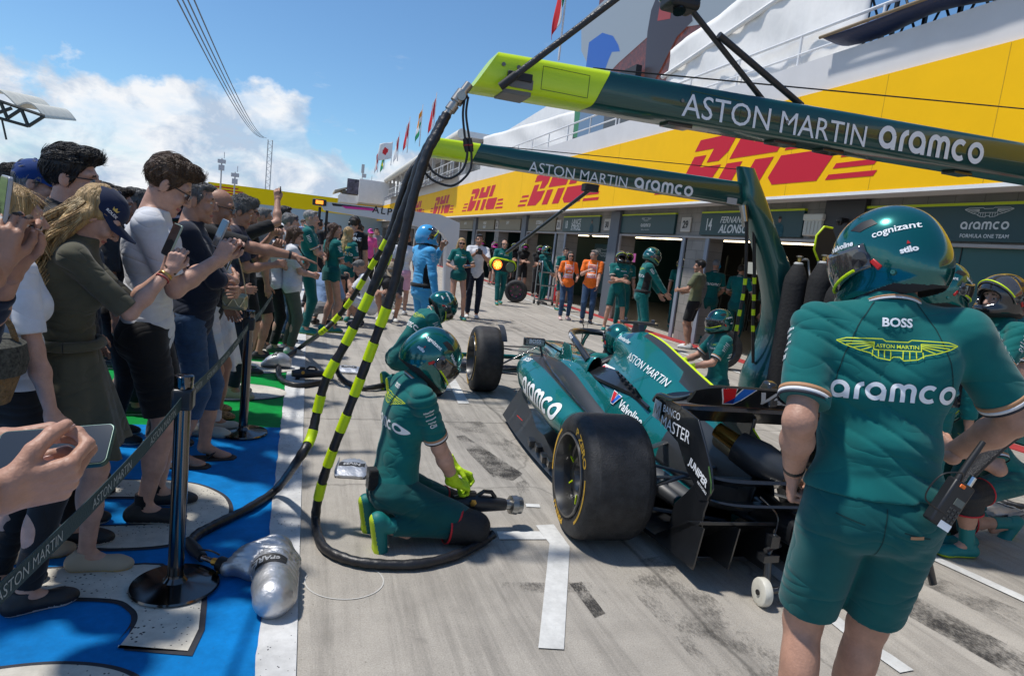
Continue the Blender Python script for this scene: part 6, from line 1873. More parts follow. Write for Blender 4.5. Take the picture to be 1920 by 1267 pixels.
def ik(a, b, l1, l2, pole):
 d = b - a; L_ = d.length
 mx = (l1 + l2) * .999
 if L_ > mx: b = a + d * (mx / L_); d = b - a; L_ = mx
 x = (l1 * l1 - l2 * l2 + L_ * L_) / (2 * L_)
 hgt = math.sqrt(max(0, l1 * l1 - x * x))
 u = d.normalized(); p = Vector(pole); p = p - u * p.dot(u)
 p = p.normalized() if p.length > 1e-6 else u.orthogonal().normalized()
 return a + u * x + p * hgt, b
def wrinkle(amp, f=1.):
 def fn(X, Y_, Z):
  a = np.sin(f * (52 * Z + 14 * X) + 2.0 * np.sin(f * (7 * X + 4 * Y_) + 1) + 1.1 * np.sin(f * 9 * Y_ - 5 * f * Z))
  b = np.sin(f * (26 * Z - 17 * X) + 1.8 * np.sin(f * (6 * Z + 5 * Y_)) + 1.2 * np.sin(f * 8 * Y_))
  w = np.sin(f * (6.3 * Z + 4 * X) + 2. * np.sin(f * 3.1 * X + 2 * Y_) + .6); w2 = np.sin(f * (5.1 * X - 4.4 * Z) + 1.7)
  return amp * ((1 - np.abs(a)) ** 2 * 1.5 * np.maximum(0, w) + b * .55 * np.maximum(0, w2 + .3))
 return fn
def strands(amp, f=1.):
 def fn(X, Y_, Z):
  return amp * (np.sin(f * 150 * X + 4 * np.sin(f * 14 * Z + 20 * Y_)) * .5 + np.sin(f * 130 * Y_ + 5 * np.sin(f * 12 * Z + 18 * X)) * .5 + .6 * np.sin(f * 60 * X + 50 * f * Y_ + 6 * np.sin(f * 25 * Z)))
 return fn
def hand_prims(W, d, n, side, s, pose):
 """W wrist, d towards fingers, n palm normal, side = thumb side"""
 P = []; d = d.normalized(); n = (n - d * n.dot(d)).normalized(); w = d.cross(n).normalized()
 if w.dot(side) < 0: w = -w
 curl = dict(relax=.38, grip=1.0, flat=.08, fist=1.35, phone=.72, point=.9)[pose]
 kn = []
 for i, (o, l) in enumerate(((.030, .082), (.011, .086), (-.009, .082), (-.027, .074))):
  k_ = W + d * l * s + w * o * s; kn.append(k_)
  P.append(C(W + w * o * .6 * s, k_, .0135 * s, .0115 * s, .010))
 P.append(C(W - d * .03 * s, W + d * .01 * s, .025 * s, .024 * s, .015))
 P.append(C(W + d * .02 * s + w * .018 * s + n * .006 * s, W + d * .045 * s + w * .022 * s + n * .010 * s, .016 * s, .014 * s, .012))
 for i, (l1, l2, l3) in enumerate(((.038, .024, .019), (.042, .027, .020), (.039, .025, .019), (.031, .019, .017))):
  c = curl * (1 + .10 * i)
  if pose == 'point' and i == 0: c = .08
  a = 0.; q = kn[i]; r_ = (.0092 if i < 3 else .0080) * s
  for l, cc in ((l1, .8), (l2, 1.05), (l3, .7)):
   a += c * cc
   q2 = q + (d * math.cos(a) + n * math.sin(a) + w * (.10 - .06 * i) * (1 - min(1, curl))) .normalized() * l * s
   P.append(C(q, q2, r_, r_ * .92, .004)); q = q2; r_ *= .93
 # thumb
 t0 = W + d * .022 * s + w * .026 * s
 tc = .3 if pose in ('flat', 'relax') else .75
 d1 = (d * .62 + w * (.72 - .45 * tc) + n * (.25 + .45 * tc)).normalized()
 d2 = (d * .85 + w * (.25 - .55 * tc) + n * (.2 + .5 * tc)).normalized()
 t1 = t0 + d1 * .040 * s; t2 = t1 + (d1 + d2).normalized() * .030 * s; t3 = t2 + d2 * .022 * s
 P += [C(t0, t1, .0135 * s, .0115 * s, .008), C(t1, t2, .011 * s, .0100 * s, .004), C(t2, t3, .0100 * s, .0085 * s, .004)]
 return P
PEOPLE = []
def tufts(ho, H, Rh, hs, style, hm, t):
 """real strands laid over the hair shape"""
 me = ho.data; n = len(me.vertices); rn = random.Random(n)
 co = np.empty(n * 3, f32); me.vertices.foreach_get('co', co); co = co.reshape(-1, 3)
 no = np.empty(n * 3, f32); me.vertices.foreach_get('normal', no); no = no.reshape(-1, 3)
 c0 = H(0, -.015, .03); mb = MB()
 dn = {'long': (0, -.15, -1), 'bob': (0, -.1, -1)}.get(style, (0, .9, .25))
 ln = {'crop': .022, 'short': .034, 'quiff': .045, 'curly': .04, 'long': .12, 'bob': .08}[style]
 for _ in range(1300 if style != 'long' else 520):
  i = rn.randrange(n); p = Vector(co[i]); N = Vector(no[i])
  if (p - c0).dot(N) < 0: N = -N
  q = Rh.transposed() @ (p - c0)
  if q.z < -.05 * hs and style not in ('long', 'bob'): continue
  f = Rh @ Vector((dn[0] + q.x * (2 if style not in ('long', 'bob') else 0), dn[1], dn[2])) if q.z > .03 * hs or style in ('long', 'bob') else Rh @ Vector((0, -.5, -1))
  f = f + Vector((rn.uniform(-.3, .3), rn.uniform(-.3, .3), rn.uniform(-.2, .2))) * (1.3 if style == 'curly' else .35)
  f = (f - N * f.dot(N))
  if f.length < .05: continue
  f.normalize(); l = ln * rn.uniform(.6, 1.3) * hs; k = 5; pts = []
  for j in range(k):
   u = j / (k - 1); lift = (.0005 + (.006 if style == 'curly' else .0025) * math.sin(u * 2.6)) * hs
   pts.append(p + f * l * u + N * (lift - (.35 * l * l * u * u / .09 if style not in ('long', 'bob') else .0)))
  w = rn.uniform(.0010, .0020) * hs
  mb.tube(pts, [w * (1 - .75 * j / (k - 1)) for j in range(k)], 4, caps=False)
 mb.build('hair_strands', hm, t, 80)
def person(label, at, face=0., h=1.78, fem=False, b=1., belly=0., hips=None, lean=0., side=0., hunch=0., twist=0., head=(0, 0, 0),
           feet=None, knees=None, hands=None, poles=None, pose=('relax', 'relax'), hdir=(None, None), hn=(None, None),
           skin=0, top='tee', topc=WHT, sleeve=None, hem=-.10, bottom='trousers', botc=BLK, skirt=None, hair='short', hairc='dark',
           shoe=None, sole=SOLEW, extra=None, group=None, gloves=None, res=1., collar=None, trim=False, offs=None, vis=True, knee_pads=False, cuffcut=None):
 at = Vector((at[0], at[1], at[2] if len(at) > 2 else 0))
 dist = max(1., math.hypot(at.x, at.y))
 hv = min(.016, max(.0055, dist * .0016)) * res
 hf = min(.010, max(.0032, dist * .0010)) * res
 t = thing('person', label, 'person', at, R(-face), group)
 s = h / 1.78
 V3 = Vector
 wf = .90 if fem else 1.
 hz = (.945 * s) if hips is None else hips[2]
 Pc = V3((0, 0, hz)) if hips is None else V3(hips)
 R1 = rotm(twist * .3, lean, side); R2 = R1 @ rotm(twist * .7, hunch, 0)
 Bc = Pc + R1 @ V3((0, 0, .16 * s)); Cc = Pc + R1 @ V3((0, 0, .20 * s)) + R2 @ V3((0, -.01 * s, .16 * s))
 Nb = Cc + R2 @ V3((0, -.02 * s, .20 * s))
 sw = .175 * s * (wf if fem else 1.) * (1 + (b - 1) * .35)
 S_ = [Cc + R2 @ V3((i * sw, -.012 * s, .135 * s)) for i in (1, -1)]
 Rn = R2 @ rotm(0, 8 + head[1] * .3, 0)
 Hc = Nb + Rn @ V3((0, .012 * s, .135 * s))
 Rh = R2.lerp(Matrix.Identity(3), .0) @ rotm(head[0], head[1], head[2]) if True else None
 hs = s * (.97 if fem else 1.)
 def H(x, y, z): return Hc + Rh @ V3((x * hs, y * hs, z * hs))
 L1, L2, A1, A2 = .44 * s, .42 * s, .300 * s, .262 * s
 hipj = [Pc + R1 @ V3((i * .092 * s, 0, -.02 * s)) for i in (1, -1)]
 ft = feet or [(.10, .02, 0, 6), (-.10, -.02, 0, -6)]
 F_ = []; K_ = []; fdir = []
 for i in (0, 1):
  f = ft[i]; ank = V3((f[0], f[1] - .0, (f[2] if len(f) > 2 else 0) + .085 * s))
  dr = R(f[3]) if len(f) > 3 else 0.
  fd = V3((math.sin(dr), math.cos(dr), 0))
  if knees: kn = V3(knees[i]); an = ank
  else:
   kn, an = ik(hipj[i], ank, L1, L2, fd + V3((0, .3, .1)))
  K_.append(kn); F_.append(an); fdir.append(fd)
 hd_ = hands or [(.26, .06, .83 * s), (-.26, .06, .83 * s)]
 pl = poles or [(.5, -.7, -.4), (-.5, -.7, -.4)]
 El = []; Wr = []
 for i in (0, 1):
  e, w = ik(S_[i], V3(hd_[i]), A1, A2, pl[i]); El.append(e); Wr.append(w)
 # ---------------- body
 am = (1.0 if not fem else .84) * (1 + (b - 1) * .6) * s
 lm = (1.0 if not fem else .96) * (1 + (b - 1) * .5) * s
 B_ = [E(Pc, (.15 * s, .10 * s, .12 * s), R1), E(Bc, ((.125 if not fem else .108) * s * b * wf, (.09 if not fem else .078) * s * b, .15 * s), R1), E(Cc, (.145 * s * b * wf, .095 * s, .17 * s), R2)]
 B_.append(C(Nb - Rn @ V3((0, 0, .03 * s)), Hc + Rh @ V3((0, -.012, -.05)) * hs, (.058 if not fem else .047) * s * (1 + (b - 1) * .5), (.054 if not fem else .045) * s))
 for i in (0, 1):
  sg = 1 if i == 0 else -1
  B_.append(C(Nb + R2 @ V3((sg * .03, 0, -.01)), S_[i], .040 * s, .046 * am))
  B_.append(C(S_[i], El[i], .046 * am, .037 * am))
  mid = El[i].lerp(Wr[i], .35)
  B_ += [C(El[i], mid, .038 * am, .040 * am), C(mid, Wr[i], .040 * am, .0255 * am)]
  B_ += [C(hipj[i], K_[i], .080 * lm, .053 * lm), C(K_[i], K_[i].lerp(F_[i], .5), .052 * lm, .046 * lm)]
  back = (K_[i] - F_[i]).normalized().cross(V3((1, 0, 0))).normalized()
  cm = K_[i].lerp(F_[i], .30) + V3((0, -.018 * s, 0)) * (1 if hips is None else 0)
  B_ += [E(cm, (.050 * lm, .054 * lm, .11 * s), (F_[i] - K_[i]).to_track_quat('-Z', 'Y').to_matrix()), C(K_[i].lerp(F_[i], .45), F_[i], .045 * lm, .034 * lm)]
  bare_foot = shoe in ('flipflop',)
  B_.append(C(F_[i], F_[i] + fdir[i] * .11 * s + V3((0, 0, -.055 * s)), .034 * s, .026 * s))
  if bare_foot: B_.append(E(F_[i] + fdir[i] * .12 * s + V3((0, 0, -.058 * s)), (.040 * s, .05 * s, .018 * s), Matrix.Rotation(-math.atan2(fdir[i].x, fdir[i].y), 3, 'Z')))
 parts = []
 sk = skin_mat(skin)
 parts.append(sculpt(B_, hv, .022))
 helmeted = hair == 'helmet'
 # head
 def hh(x, y, z): return H(x, y, z)
 HP = [E(H(0, -.012, .035), (.074 * hs, .094 * hs, .086 * hs), Rh), E(H(0, .028, -.025), (.060 * hs, .066 * hs, .082 * hs), Rh),
          E(H(0, .050, -.085), (.042 * hs, .040 * hs, .030 * hs), Rh), C(H(0, .090, .018), H(0, .113, -.028), .009 * hs, .013 * hs, .010),
          E(H(.014, .098, -.034), (.009 * hs, .010 * hs, .008 * hs), Rh, .006), E(H(-.014, .098, -.034), (.009 * hs, .010 * hs, .008 * hs), Rh, .006),
          E(H(0, .088, -.064), (.024 * hs, .012 * hs, .0065 * hs), Rh, .005), E(H(0, .086, -.076), (.021 * hs, .012 * hs, .0075 * hs), Rh, .005),
          E(H(0, .078, -.104), (.020 * hs, .018 * hs, .015 * hs), Rh, .02),
          C(H(-.048, .070, .030), H(.048, .070, .030), .016 * hs, None, .02),
          E(H(.040, .070, -.03), (.022 * hs, .02 * hs, .022 * hs), Rh, .02), E(H(-.040, .070, -.03), (.022 * hs, .02 * hs, .022 * hs), Rh, .02),
          E(H(.031, .100, .008), (.017 * hs, .016 * hs, .011 * hs), Rh, .012, (), True), E(H(-.031, .100, .008), (.017 * hs, .016 * hs, .011 * hs), Rh, .012, (), True),
          E(H(.031, .079, .006), (.0125 * hs,) * 3, Rh, .003), E(H(-.031, .079, .006), (.0125 * hs,) * 3, Rh, .003)]
 for sg in (1, -1):
  Re = Rh @ Matrix.Rotation(R(sg * 18), 3, 'Z')
  HP += [E(H(sg * .077, -.008, -.006), (.009 * hs, .021 * hs, .032 * hs), Re, .006), E(H(sg * .088, -.002, .0), (.006 * hs, .011 * hs, .017 * hs), Re, .004, (), True)]
 HP.append(C(H(0, -.015, -.05), Nb + Rn @ V3((0, 0, .03 * s)), .05 * hs * (.86 if fem else 1), .054 * s * (.86 if fem else 1)))
 if not (helmeted and dist > 9): parts.append(sculpt(HP, hf, .016))
 # hands
 for i in (0, 1):
  sg = 1 if i == 0 else -1
  d = V3(hdir[i]) if hdir[i] else (Wr[i] - El[i])
  n = V3(hn[i]) if hn[i] else V3((-sg, .2, -.2))
  if gloves is None:
   hp_ = hand_prims(Wr[i], d, n, V3((0, 1, .6)), s * (.92 if fem else 1.0), pose[i])
   parts.append(sculpt(hp_, hf if dist > 3 else min(hf, .0028), .006))
   if dist < 2.6:
    nl = []
    for q_ in [hp_[j] for j in (8, 11, 14, 17, 20) if j < len(hp_)]:
     f_ = (q_[2] - q_[1]).normalized(); bk = -(n - f_ * n.dot(f_)).normalized(); sd = f_.cross(bk)
     nl.append(E(q_[2] + bk * q_[4] * .80 + f_ * .001, (.0052 * s, .0075 * s, .0022 * s), Matrix((sd, f_, bk)).transposed()))
    np_obj('fingernail', [sculpt(nl, .0012, .0)], mat('nail', (.60, .38, .31), .3), t)
  else:
   g_ = hand_prims(Wr[i], d, n, V3((0, 1, .6)), s * 1.12, pose[i])
   g_.append(C(El[i].lerp(Wr[i], .72), Wr[i], .036 * am, .030 * am, .01, ((El[i].lerp(Wr[i], .72), (El[i] - Wr[i])),)))
   np_obj('glove', [sculpt(g_, min(hf, .004), .006)], gloves, t)
 Rhi = np.array(Rh.inverted()); Hn = np.array(Hc)
 def bodymat(c):
  q = (c - Hn) @ Rhi.T / hs
  m = np.zeros(len(c), int)
  lip = (np.abs(q[:, 0]) < .025 - .0) & (q[:, 1] > .078) & (np.abs(q[:, 2] + .070) < .0105 - .18 * np.abs(q[:, 0])) 
  m[lip] = 1
  br = (np.abs(np.abs(q[:, 0]) - .031) < .019) & (q[:, 1] > .06) & (np.abs(q[:, 2] - .030 + .10 * (np.abs(q[:, 0]) - .02)) < .0045)
  m[br] = 2
  ir = ((np.abs(q[:, 0]) - .031) ** 2 + (q[:, 2] - .006) ** 2 < .0062 ** 2) & (q[:, 1] > .08)
  wh = (np.abs(np.abs(q[:, 0]) - .031) < .0125) & (np.abs(q[:, 2] - .006) < .0055) & (q[:, 1] > .078)
  m[wh] = 3; m[ir] = 2
  if hair in ('short', 'buzz', 'curly', 'bald'):
   pass
  return m
 body = np_obj('body', parts, [sk, LIP, BROW, mat('eye_white', (.5, .48, .46), .3)], t, bodymat)
 # ---------------- top
 out = {}
 dres = wrinkle(.0058 if dist < 6 else .004)
 if top != 'none':
  long_ = top in ('long', 'suit')
  sl = (.97 if long_ else .60) if sleeve is None else sleeve
  thick = 1.0 if top != 'suit' else 1.10
  hemc = ((Pc + R1 @ V3((0, 0, hem * s)), R1 @ V3((0, 0, -1))),)
  nk = Nb + Rn @ V3((0, .01, (.032 if (collar or trim) else .006) * s)); nkc = (nk, Rn @ V3((0, -.45, 1)))
  bb = b * thick
  T = [E(Pc + R1 @ V3((0, 0, .0)), (.168 * s * bb * (1.02 if fem else 1), .120 * s * bb, .17 * s), R1, None, hemc),
             E(Bc + R1 @ V3((0, belly * .5, 0)), ((.142 if not fem else .118) * s * bb, .108 * s * bb + belly * .6, .17 * s), R1, None, hemc),
             E(Cc, (.160 * s * bb * wf, .116 * s * thick, .19 * s), R2)]
  if fem: T += [E(Cc + R2 @ V3((i * .065 * s, .072 * s, -.01 * s)), (.060 * s, .055 * s, .060 * s), R2, .05) for i in (1, -1)]
  else: T += [E(Cc + R2 @ V3((i * .07 * s, .05 * s, .05 * s)), (.08 * s, .07 * s, .08 * s), R2, .04) for i in (1, -1)]
  T += [E(Cc + R2 @ V3((i * .085 * s, -.055 * s, .05 * s)), (.075 * s * b, .06 * s, .12 * s), R2, .04) for i in (1, -1)]
  T.append(C(Nb - R2 @ V3((0, 0, .05 * s)), nk, .078 * s * (1 + (b - 1) * .6), .069 * s * (1 + (b - 1) * .6), None, (nkc,)))
  for i in (0, 1):
   sg = 1 if i == 0 else -1
   T.append(C(Nb + R2 @ V3((sg * .045, 0, -.035)), S_[i], .058 * s, .060 * am * thick, .03))
   ce = 1 if sl > .6 else sl / .97
   if long_ or sl > .75:
    T.append(C(S_[i], El[i], .063 * am * thick, .050 * am * thick, .03))
    e = El[i].lerp(Wr[i], (sl - .5) / .5 if sl < .97 else .93)
    T.append(C(El[i], e, .051 * am * thick, .038 * am * thick, .02, ((e, (Wr[i] - El[i])),)))
    cu = (e, Wr[i] - El[i], .04 * am)
   else:
    e = S_[i].lerp(El[i], sl / .75 if sl < .75 else 1)
    T.append(C(S_[i], e + (e - S_[i]) * .1, .064 * am * thick, .061 * am * thick, .03, ((e, (El[i] - S_[i])),)))
    cu = (e, El[i] - S_[i], .0615 * am)
   if trim and not long_:
    d = cu[1].normalized()
    for nm, mm, a0, a1 in (('tan_band', TAN, -.030, -.017), ('white_band', WTR, -.017, -.007), ('dark_band', BTR, -.007, .001)):
     MB().tube([cu[0] + d * a0, cu[0] + d * a1], cu[2] * 1.035, 32, caps=False).build(nm, mm, t, 60).modifiers.new('s', 'SOLIDIFY').thickness = .003
  mats = [topc]; mf = None
  if top == 'suit': mats = [topc, BLK]
  if top == 'suit':
   Ri1 = np.array(R1.inverted()); Pn = np.array(Pc)
   def mf(c):
    q = (c - Pn) @ Ri1.T
    return ((np.abs(q[:, 0]) > .115 * s) & (np.abs(q[:, 0]) < .2 * s) & (q[:, 2] < .40 * s) & (q[:, 2] > .02) & (np.abs(q[:, 1]) < .07) & (np.linalg.norm(c - np.array(Pc + R1 @ V3((0, 0, .25 * s))), axis=1) < .33)).astype(int)
  shirt = np_obj('shirt' if skirt is None or top != 'dress' else 'dress_top', [sculpt(T, hv, .035, dres)], mats, t, mf)
  out['shirt'] = shirt
  if (collar or trim) and dist < 16:
   cb = 1 + (b - 1) * .6; cr = [(.071 * cb, .0), (.069 * cb, .022), (.063 * cb, .036)]
   rings = []
   for r_, z in cr:
    rings.append([Nb + Rn @ V3((math.cos(a) * r_ * s, math.sin(a) * r_ * s * (1.08 if math.sin(a) > 0 else 1) + .004, (.002 + z - .022 * (1 + math.sin(a)) * .5) * s)) for a in [2 * math.pi * k / 28 for k in range(28)]])
   c_ = MB().loft(rings, cap=False).build('collar', collar or topc, t, 60); c_.modifiers.new('s', 'SOLIDIFY').thickness = .004
   if trim:
    for z, rr, mm, nm in ((.000, .0735 * cb, WTR, 'collar_stripe'), (.006, .0728 * cb, TAN, 'collar_stripe')):
     MB().tube([Nb + Rn @ V3((math.cos(a) * rr * s, math.sin(a) * rr * s * (1.08 if math.sin(a) > 0 else 1) + .004, (z + .003 - .022 * (1 + math.sin(a)) * .5) * s)) for a in [R(-250 + 8 * k) for k in range(41)]], .0032, 6).build(nm, mm, t, 60)
 # ---------------- bottoms
 if bottom in ('trousers', 'shorts', 'suit'):
  bw = 1 + (b - 1) * .55
  ww = (Pc + R1 @ V3((0, 0, .105 * s)), R1 @ V3((0, 0, 1)))
  T = [E(Pc + R1 @ V3((0, -.0, .0)), (.160 * s * bw, .114 * s * bw, .15 * s), R1, None, (ww,)), E(Pc + R1 @ V3((.055 * s, -.05 * s, -.04 * s)), (.085 * s, .08 * s, .10 * s), R1, .04), E(Pc + R1 @ V3((-.055 * s, -.05 * s, -.04 * s)), (.085 * s, .08 * s, .10 * s), R1, .04)]
  for i in (0, 1):
   if bottom == 'shorts':
    e = hipj[i].lerp(K_[i], .86)
    T.append(C(hipj[i], hipj[i].lerp(K_[i], 1.0), .094 * lm, .080 * lm, .025, ((e, K_[i] - hipj[i]),)))
   else:
    T.append(C(hipj[i], K_[i], (.092 if hips is None else .100) * lm, (.068 if hips is None else .080) * lm, .02))
    e = K_[i].lerp(F_[i], .93 if cuffcut is None else cuffcut)
    T.append(C(K_[i], F_[i], .068 * lm, .052 * lm, .02, ((e, F_[i] - K_[i]),)))
  np_obj('shorts' if bottom == 'shorts' else 'trousers', [sculpt(T, hv, .03, wrinkle(.0036 if hips is None else .0075, 1.15 if hips is None else .8))], botc, t)
 elif bottom == 'skirt':
  z1 = skirt
  rings = []; nn = 64; m_ = 14
  wz = Pc.z + .13 * s
  fl = offs or .30
  for j in range(m_ + 1):
   v = j / m_; z = wz + (z1 - wz) * v
   rx = (.125 + fl * (v ** .8)) * s * (1 if fl > .12 else 1) if fl > .12 else (.135 + .05 * math.sin(min(1, v * 2.2) * math.pi / 2) - .01 * v) * s
   ry = rx * (.82 if fl > .12 else .78)
   ring = []
   for k in range(nn):
    a = 2 * math.pi * k / nn
    fo = (1 + (.10 * math.sin(7 * a + 1.3 * v) + .05 * math.sin(13 * a + 2)) * v * (1 if fl > .12 else .12))
    ring.append(V3((Pc.x + rx * fo * math.cos(a), Pc.y + ry * fo * math.sin(a), z + .015 * math.sin(5 * a) * v)))
   rings.append(ring)
  c_ = MB().loft(rings, cap=False).build('skirt', botc, t, 70); c_.modifiers.new('s', 'SOLIDIFY').thickness = .006
  out['skirt'] = c_
 # ---------------- shoes
 if shoe != 'none':
  for i in (0, 1):
   an, fd = F_[i], fdir[i]
   if hips is not None and dist < 8: MB().tube([an + (K_[i] - an).normalized() * u * s for u in (-.03, .04, .12)], .043 * s, 16).build('sock', shoe if isinstance(shoe, bpy.types.Material) else BLK, t, 60)
   rz = Matrix.Rotation(-math.atan2(fd.x, fd.y), 3, 'Z')
   tp = 0.
   if hips is not None and knees is not None and len(ft[i]) > 4: tp = ft[i][4]
   rz = rz @ Matrix.Rotation(R(-tp), 3, 'X')
   def q(x, y, z): return an + rz @ V3((x * s, y * s, (z - .085) * s))
   dn = rz @ V3((0, 0, -1))
   if shoe == 'flipflop':
    MB().prism([(-.045, -.10), (.045, -.10), (.052, .08), (.045, .15), (.0, .175), (-.045, .15), (-.052, .08)], q(0, .03, .002), rz @ V3((1, 0, 0)), rz @ V3((0, 1, 0)), .016).build('sandal', mat('sandal_black', (.03, .022, .018), .6), t, bevel=.004)
    MB().tube([q(-.042, .02, .02), q(-.02, .07, .06), q(0, .11, .045), q(.02, .07, .06), q(.042, .02, .02)], .008, 6).build('sandal_strap', BLACK, t, 60)
    continue
   big = 1.0
   S2 = [C(q(0, -.045, .045), q(0, .12, .034), .043 * s, .040 * s, .02, ((q(0, 0, .004), dn),)), E(q(0, .135, .03), (.046 * s, .062 * s, .034 * s), rz, .02, ((q(0, 0, .004), dn),)),
                  C(q(0, -.02, .06), q(0, -.005, .10 if shoe != 'loafer' else .07), .042 * s, .040 * s, .02, ((q(0, 0, .105 if shoe != 'loafer' else .075), -dn),))]
   sm_, so_ = (shoe if isinstance(shoe, bpy.types.Material) else mat('shoe_black', (.014, .014, .015), .55)), sole
   qq = np.array(q(0, 0, .019)); dd = np.array(dn)
   np_obj('shoe', [sculpt(S2, min(hv, .006), .02)], [sm_, so_], t, lambda c: (((c - qq) @ dd) > 0).astype(int))
 # ---------------- hair and headgear
 hm = None
 if hair not in ('helmet', 'bald', 'none'):
  hm = hair_mat('hair_' + hairc, HAIRC[hairc])
  fl = ((H(0, .052, .048), Rh @ V3((0, 1., -.62))),)
  if hair in ('short', 'curly', 'quiff', 'crop'):
   up = {'short': 0, 'curly': .012, 'quiff': .014, 'crop': -.006}[hair]
   G_ = [E(H(0, -.018, .046 + up * .4), ((.080 + up * .5) * hs, (.100 + up * .4) * hs, (.086 + up * .8) * hs), Rh, .01, fl + ((H(0, 0, -.055), Rh @ V3((0, .6, -1))),)),
                  E(H(0, .045, .098 + up * .7), (.058 * hs, .045 * hs, (.026 + up) * hs), Rh, .02)]
   if hair == 'quiff': G_ += [E(H(0, .050, .108), (.058 * hs, .048 * hs, .028 * hs), Rh, .02)]
   for sg in (1, -1): G_.append(C(H(sg * .070, .028, .035), H(sg * .073, .018, .0), .010 * hs, .007 * hs, .01))
   nz_ = strands(.0022 if hair != 'curly' else .006, 1. if hair != 'curly' else .55)
  elif hair == 'bob':
   G_ = [E(H(0, -.022, .045), (.090 * hs, .108 * hs, .095 * hs), Rh, .01, fl)] + [C(H(sg * .072, -.02, .02), H(sg * .082, -.01, -.10), .030 * hs, .022 * hs, .03) for sg in (1, -1)] + [C(H(0, -.075, .03), H(0, -.08, -.11), .055 * hs, .04 * hs, .03), C(H(-.05, .066, .075), H(.05, .066, .075), .020 * hs, None, .015)]
   nz_ = strands(.0028)
  else:      # long
   ln = {'long': .34, 'longer': .44, 'pony': .30}[hair]
   G_ = [E(H(0, -.022, .045), (.086 * hs, .106 * hs, .092 * hs), Rh, .01, fl)]
   bk = -R2.col[1]
   for sg in (-1.3, -.65, 0, .65, 1.3):
    a0 = H(sg * .052, -.065 + .03 * abs(sg), .0); a1 = H(sg * .062, -.088 + .03 * abs(sg), -.13) ; a2 = a1 + V3((sg * .028, -.02, -(ln - .1) * s)) + bk * .035 * s
    G_ += [C(a0, a1, .034 * hs, .036 * hs, .02), C(a1, a2, .037 * hs, .018 * hs, .02)]
   nz_ = strands(.0035, .8)
  ho = np_obj('hair', [sculpt(G_, hf, .014, nz_)], hm, t)
  if dist < 7.5 and hair in ('short', 'quiff', 'curly', 'crop', 'long', 'bob'): tufts(ho, H, Rh, hs, hair, hm, t)
 o = dict(t=t, H=H, Rh=Rh, hs=hs, s=s, Wr=Wr, El=El, S=S_, Pc=Pc, Cc=Cc, Bc=Bc, Nb=Nb, R1=R1, R2=R2, K=K_, F=F_, hf=hf, hv=hv, shirt=out.get('shirt'), skirt=out.get('skirt'), dist=dist, hipj=hipj, fdir=fdir, am=am)
 if extra:
  for fn in extra: fn(o)
 PEOPLE.append(o)
 return o
# ------------------------------------------------------------------ things people wear
def world_of(o, p): return o['t'].matrix_basis @ Vector(p)
def cap(col, brimc=None, name='cap', yaw=0):
 def fn(o):
  H, Rh, hs = o['H'], o['Rh'], o['hs']
  m = cloth('cap_%02d%02d%02d' % tuple(int(c * 99) for c in col), col, fold=.12)
  P = [E(H(0, -.012, .052), (.086 * hs, .106 * hs, .088 * hs), Rh, .01, ((H(0, 0, .022), Rh @ Vector((0, .10, -1))),))]
  np_obj('cap', [sculpt(P, o['hf'], .01)], m, o['t'])
  rr = []
  for k in range(17):
   a = R(-78 + 156 * k / 16)
   inner = H(.084 * math.sin(a), -.012 + .103 * math.cos(a), .032 + .0 * math.cos(a))
   outr = H(.080 * math.sin(a) * 1.0, .03 + .155 * max(0, math.cos(a)) ** .7, .018 - .016 * math.sin(a) ** 2)
   th = Rh @ Vector((0, 0, .006))
   rr.append([inner, outr, outr - th, inner - th])
  MB().loft(rr).build('cap_peak', m, o['t'], 60)
  MB().lathe(H(0, -.012, .138), [(.001, .008), (.008, .006), (.009, 0)], 10, Rh @ Vector((0, 0, 1))).build('cap_button', m, o['t'], 60)
 return fn
def shades(col=None, up=False):
 def fn(o):
  H, Rh, hs = o['H'], o['Rh'], o['hs']
  z0, y0 = (.004, .100) if not up else (.095, .075)
  f = MB()
  for sg in (1, -1):
   f.prism([(-.026, -.017), (.022, -.019), (.028, .012), (-.026, .015)] if sg > 0 else [(-.022, -.019), (.026, -.017), (.026, .015), (-.028, .012)], H(sg * .033, y0, z0), Rh @ Vector((1, -.18 * sg, 0)), Rh @ Vector((0, 0, 1)), -.004)
  f.build('lens', col or LENS, o['t'])
  f = MB(); f.tube([H(-.008, y0 + .003, z0 + .006), H(.008, y0 + .003, z0 + .006)], .003, 6)
  for sg in (1, -1): f.tube([H(sg * .060, y0 - .008, z0 + .008), H(sg * .078, .03, z0 + .006), H(sg * .080, -.02, z0 - .0)], .0032, 6)
  f.build('glasses_frame', BLACK, o['t'], 60)
 return fn
def headphones(col=(.015, .015, .016)):
 def fn(o):
  H, Rh = o['H'], o['Rh']; m = mat('headset_%02d%02d' % (int(col[0] * 99), int(col[2] * 99)), col, .4)
  for sg in (1, -1): MB().tube([H(sg * .075, -.005, 0), H(sg * .11, -.005, 0)], [.042, .036], 18).build('ear_cup', m, o['t'], 40)
  MB().tube([H(.1 * math.cos(R(a)), -.005, .02 + .125 * math.sin(R(a))) for a in range(0, 181, 15)], .010, 8).build('headband', m, o['t'], 60)
  MB().tube([H(-.09, .0, -.02), H(-.08, .07, -.06), H(-.03, .115, -.07)], .005, 6).build('microphone', m, o['t'], 60)
 return fn
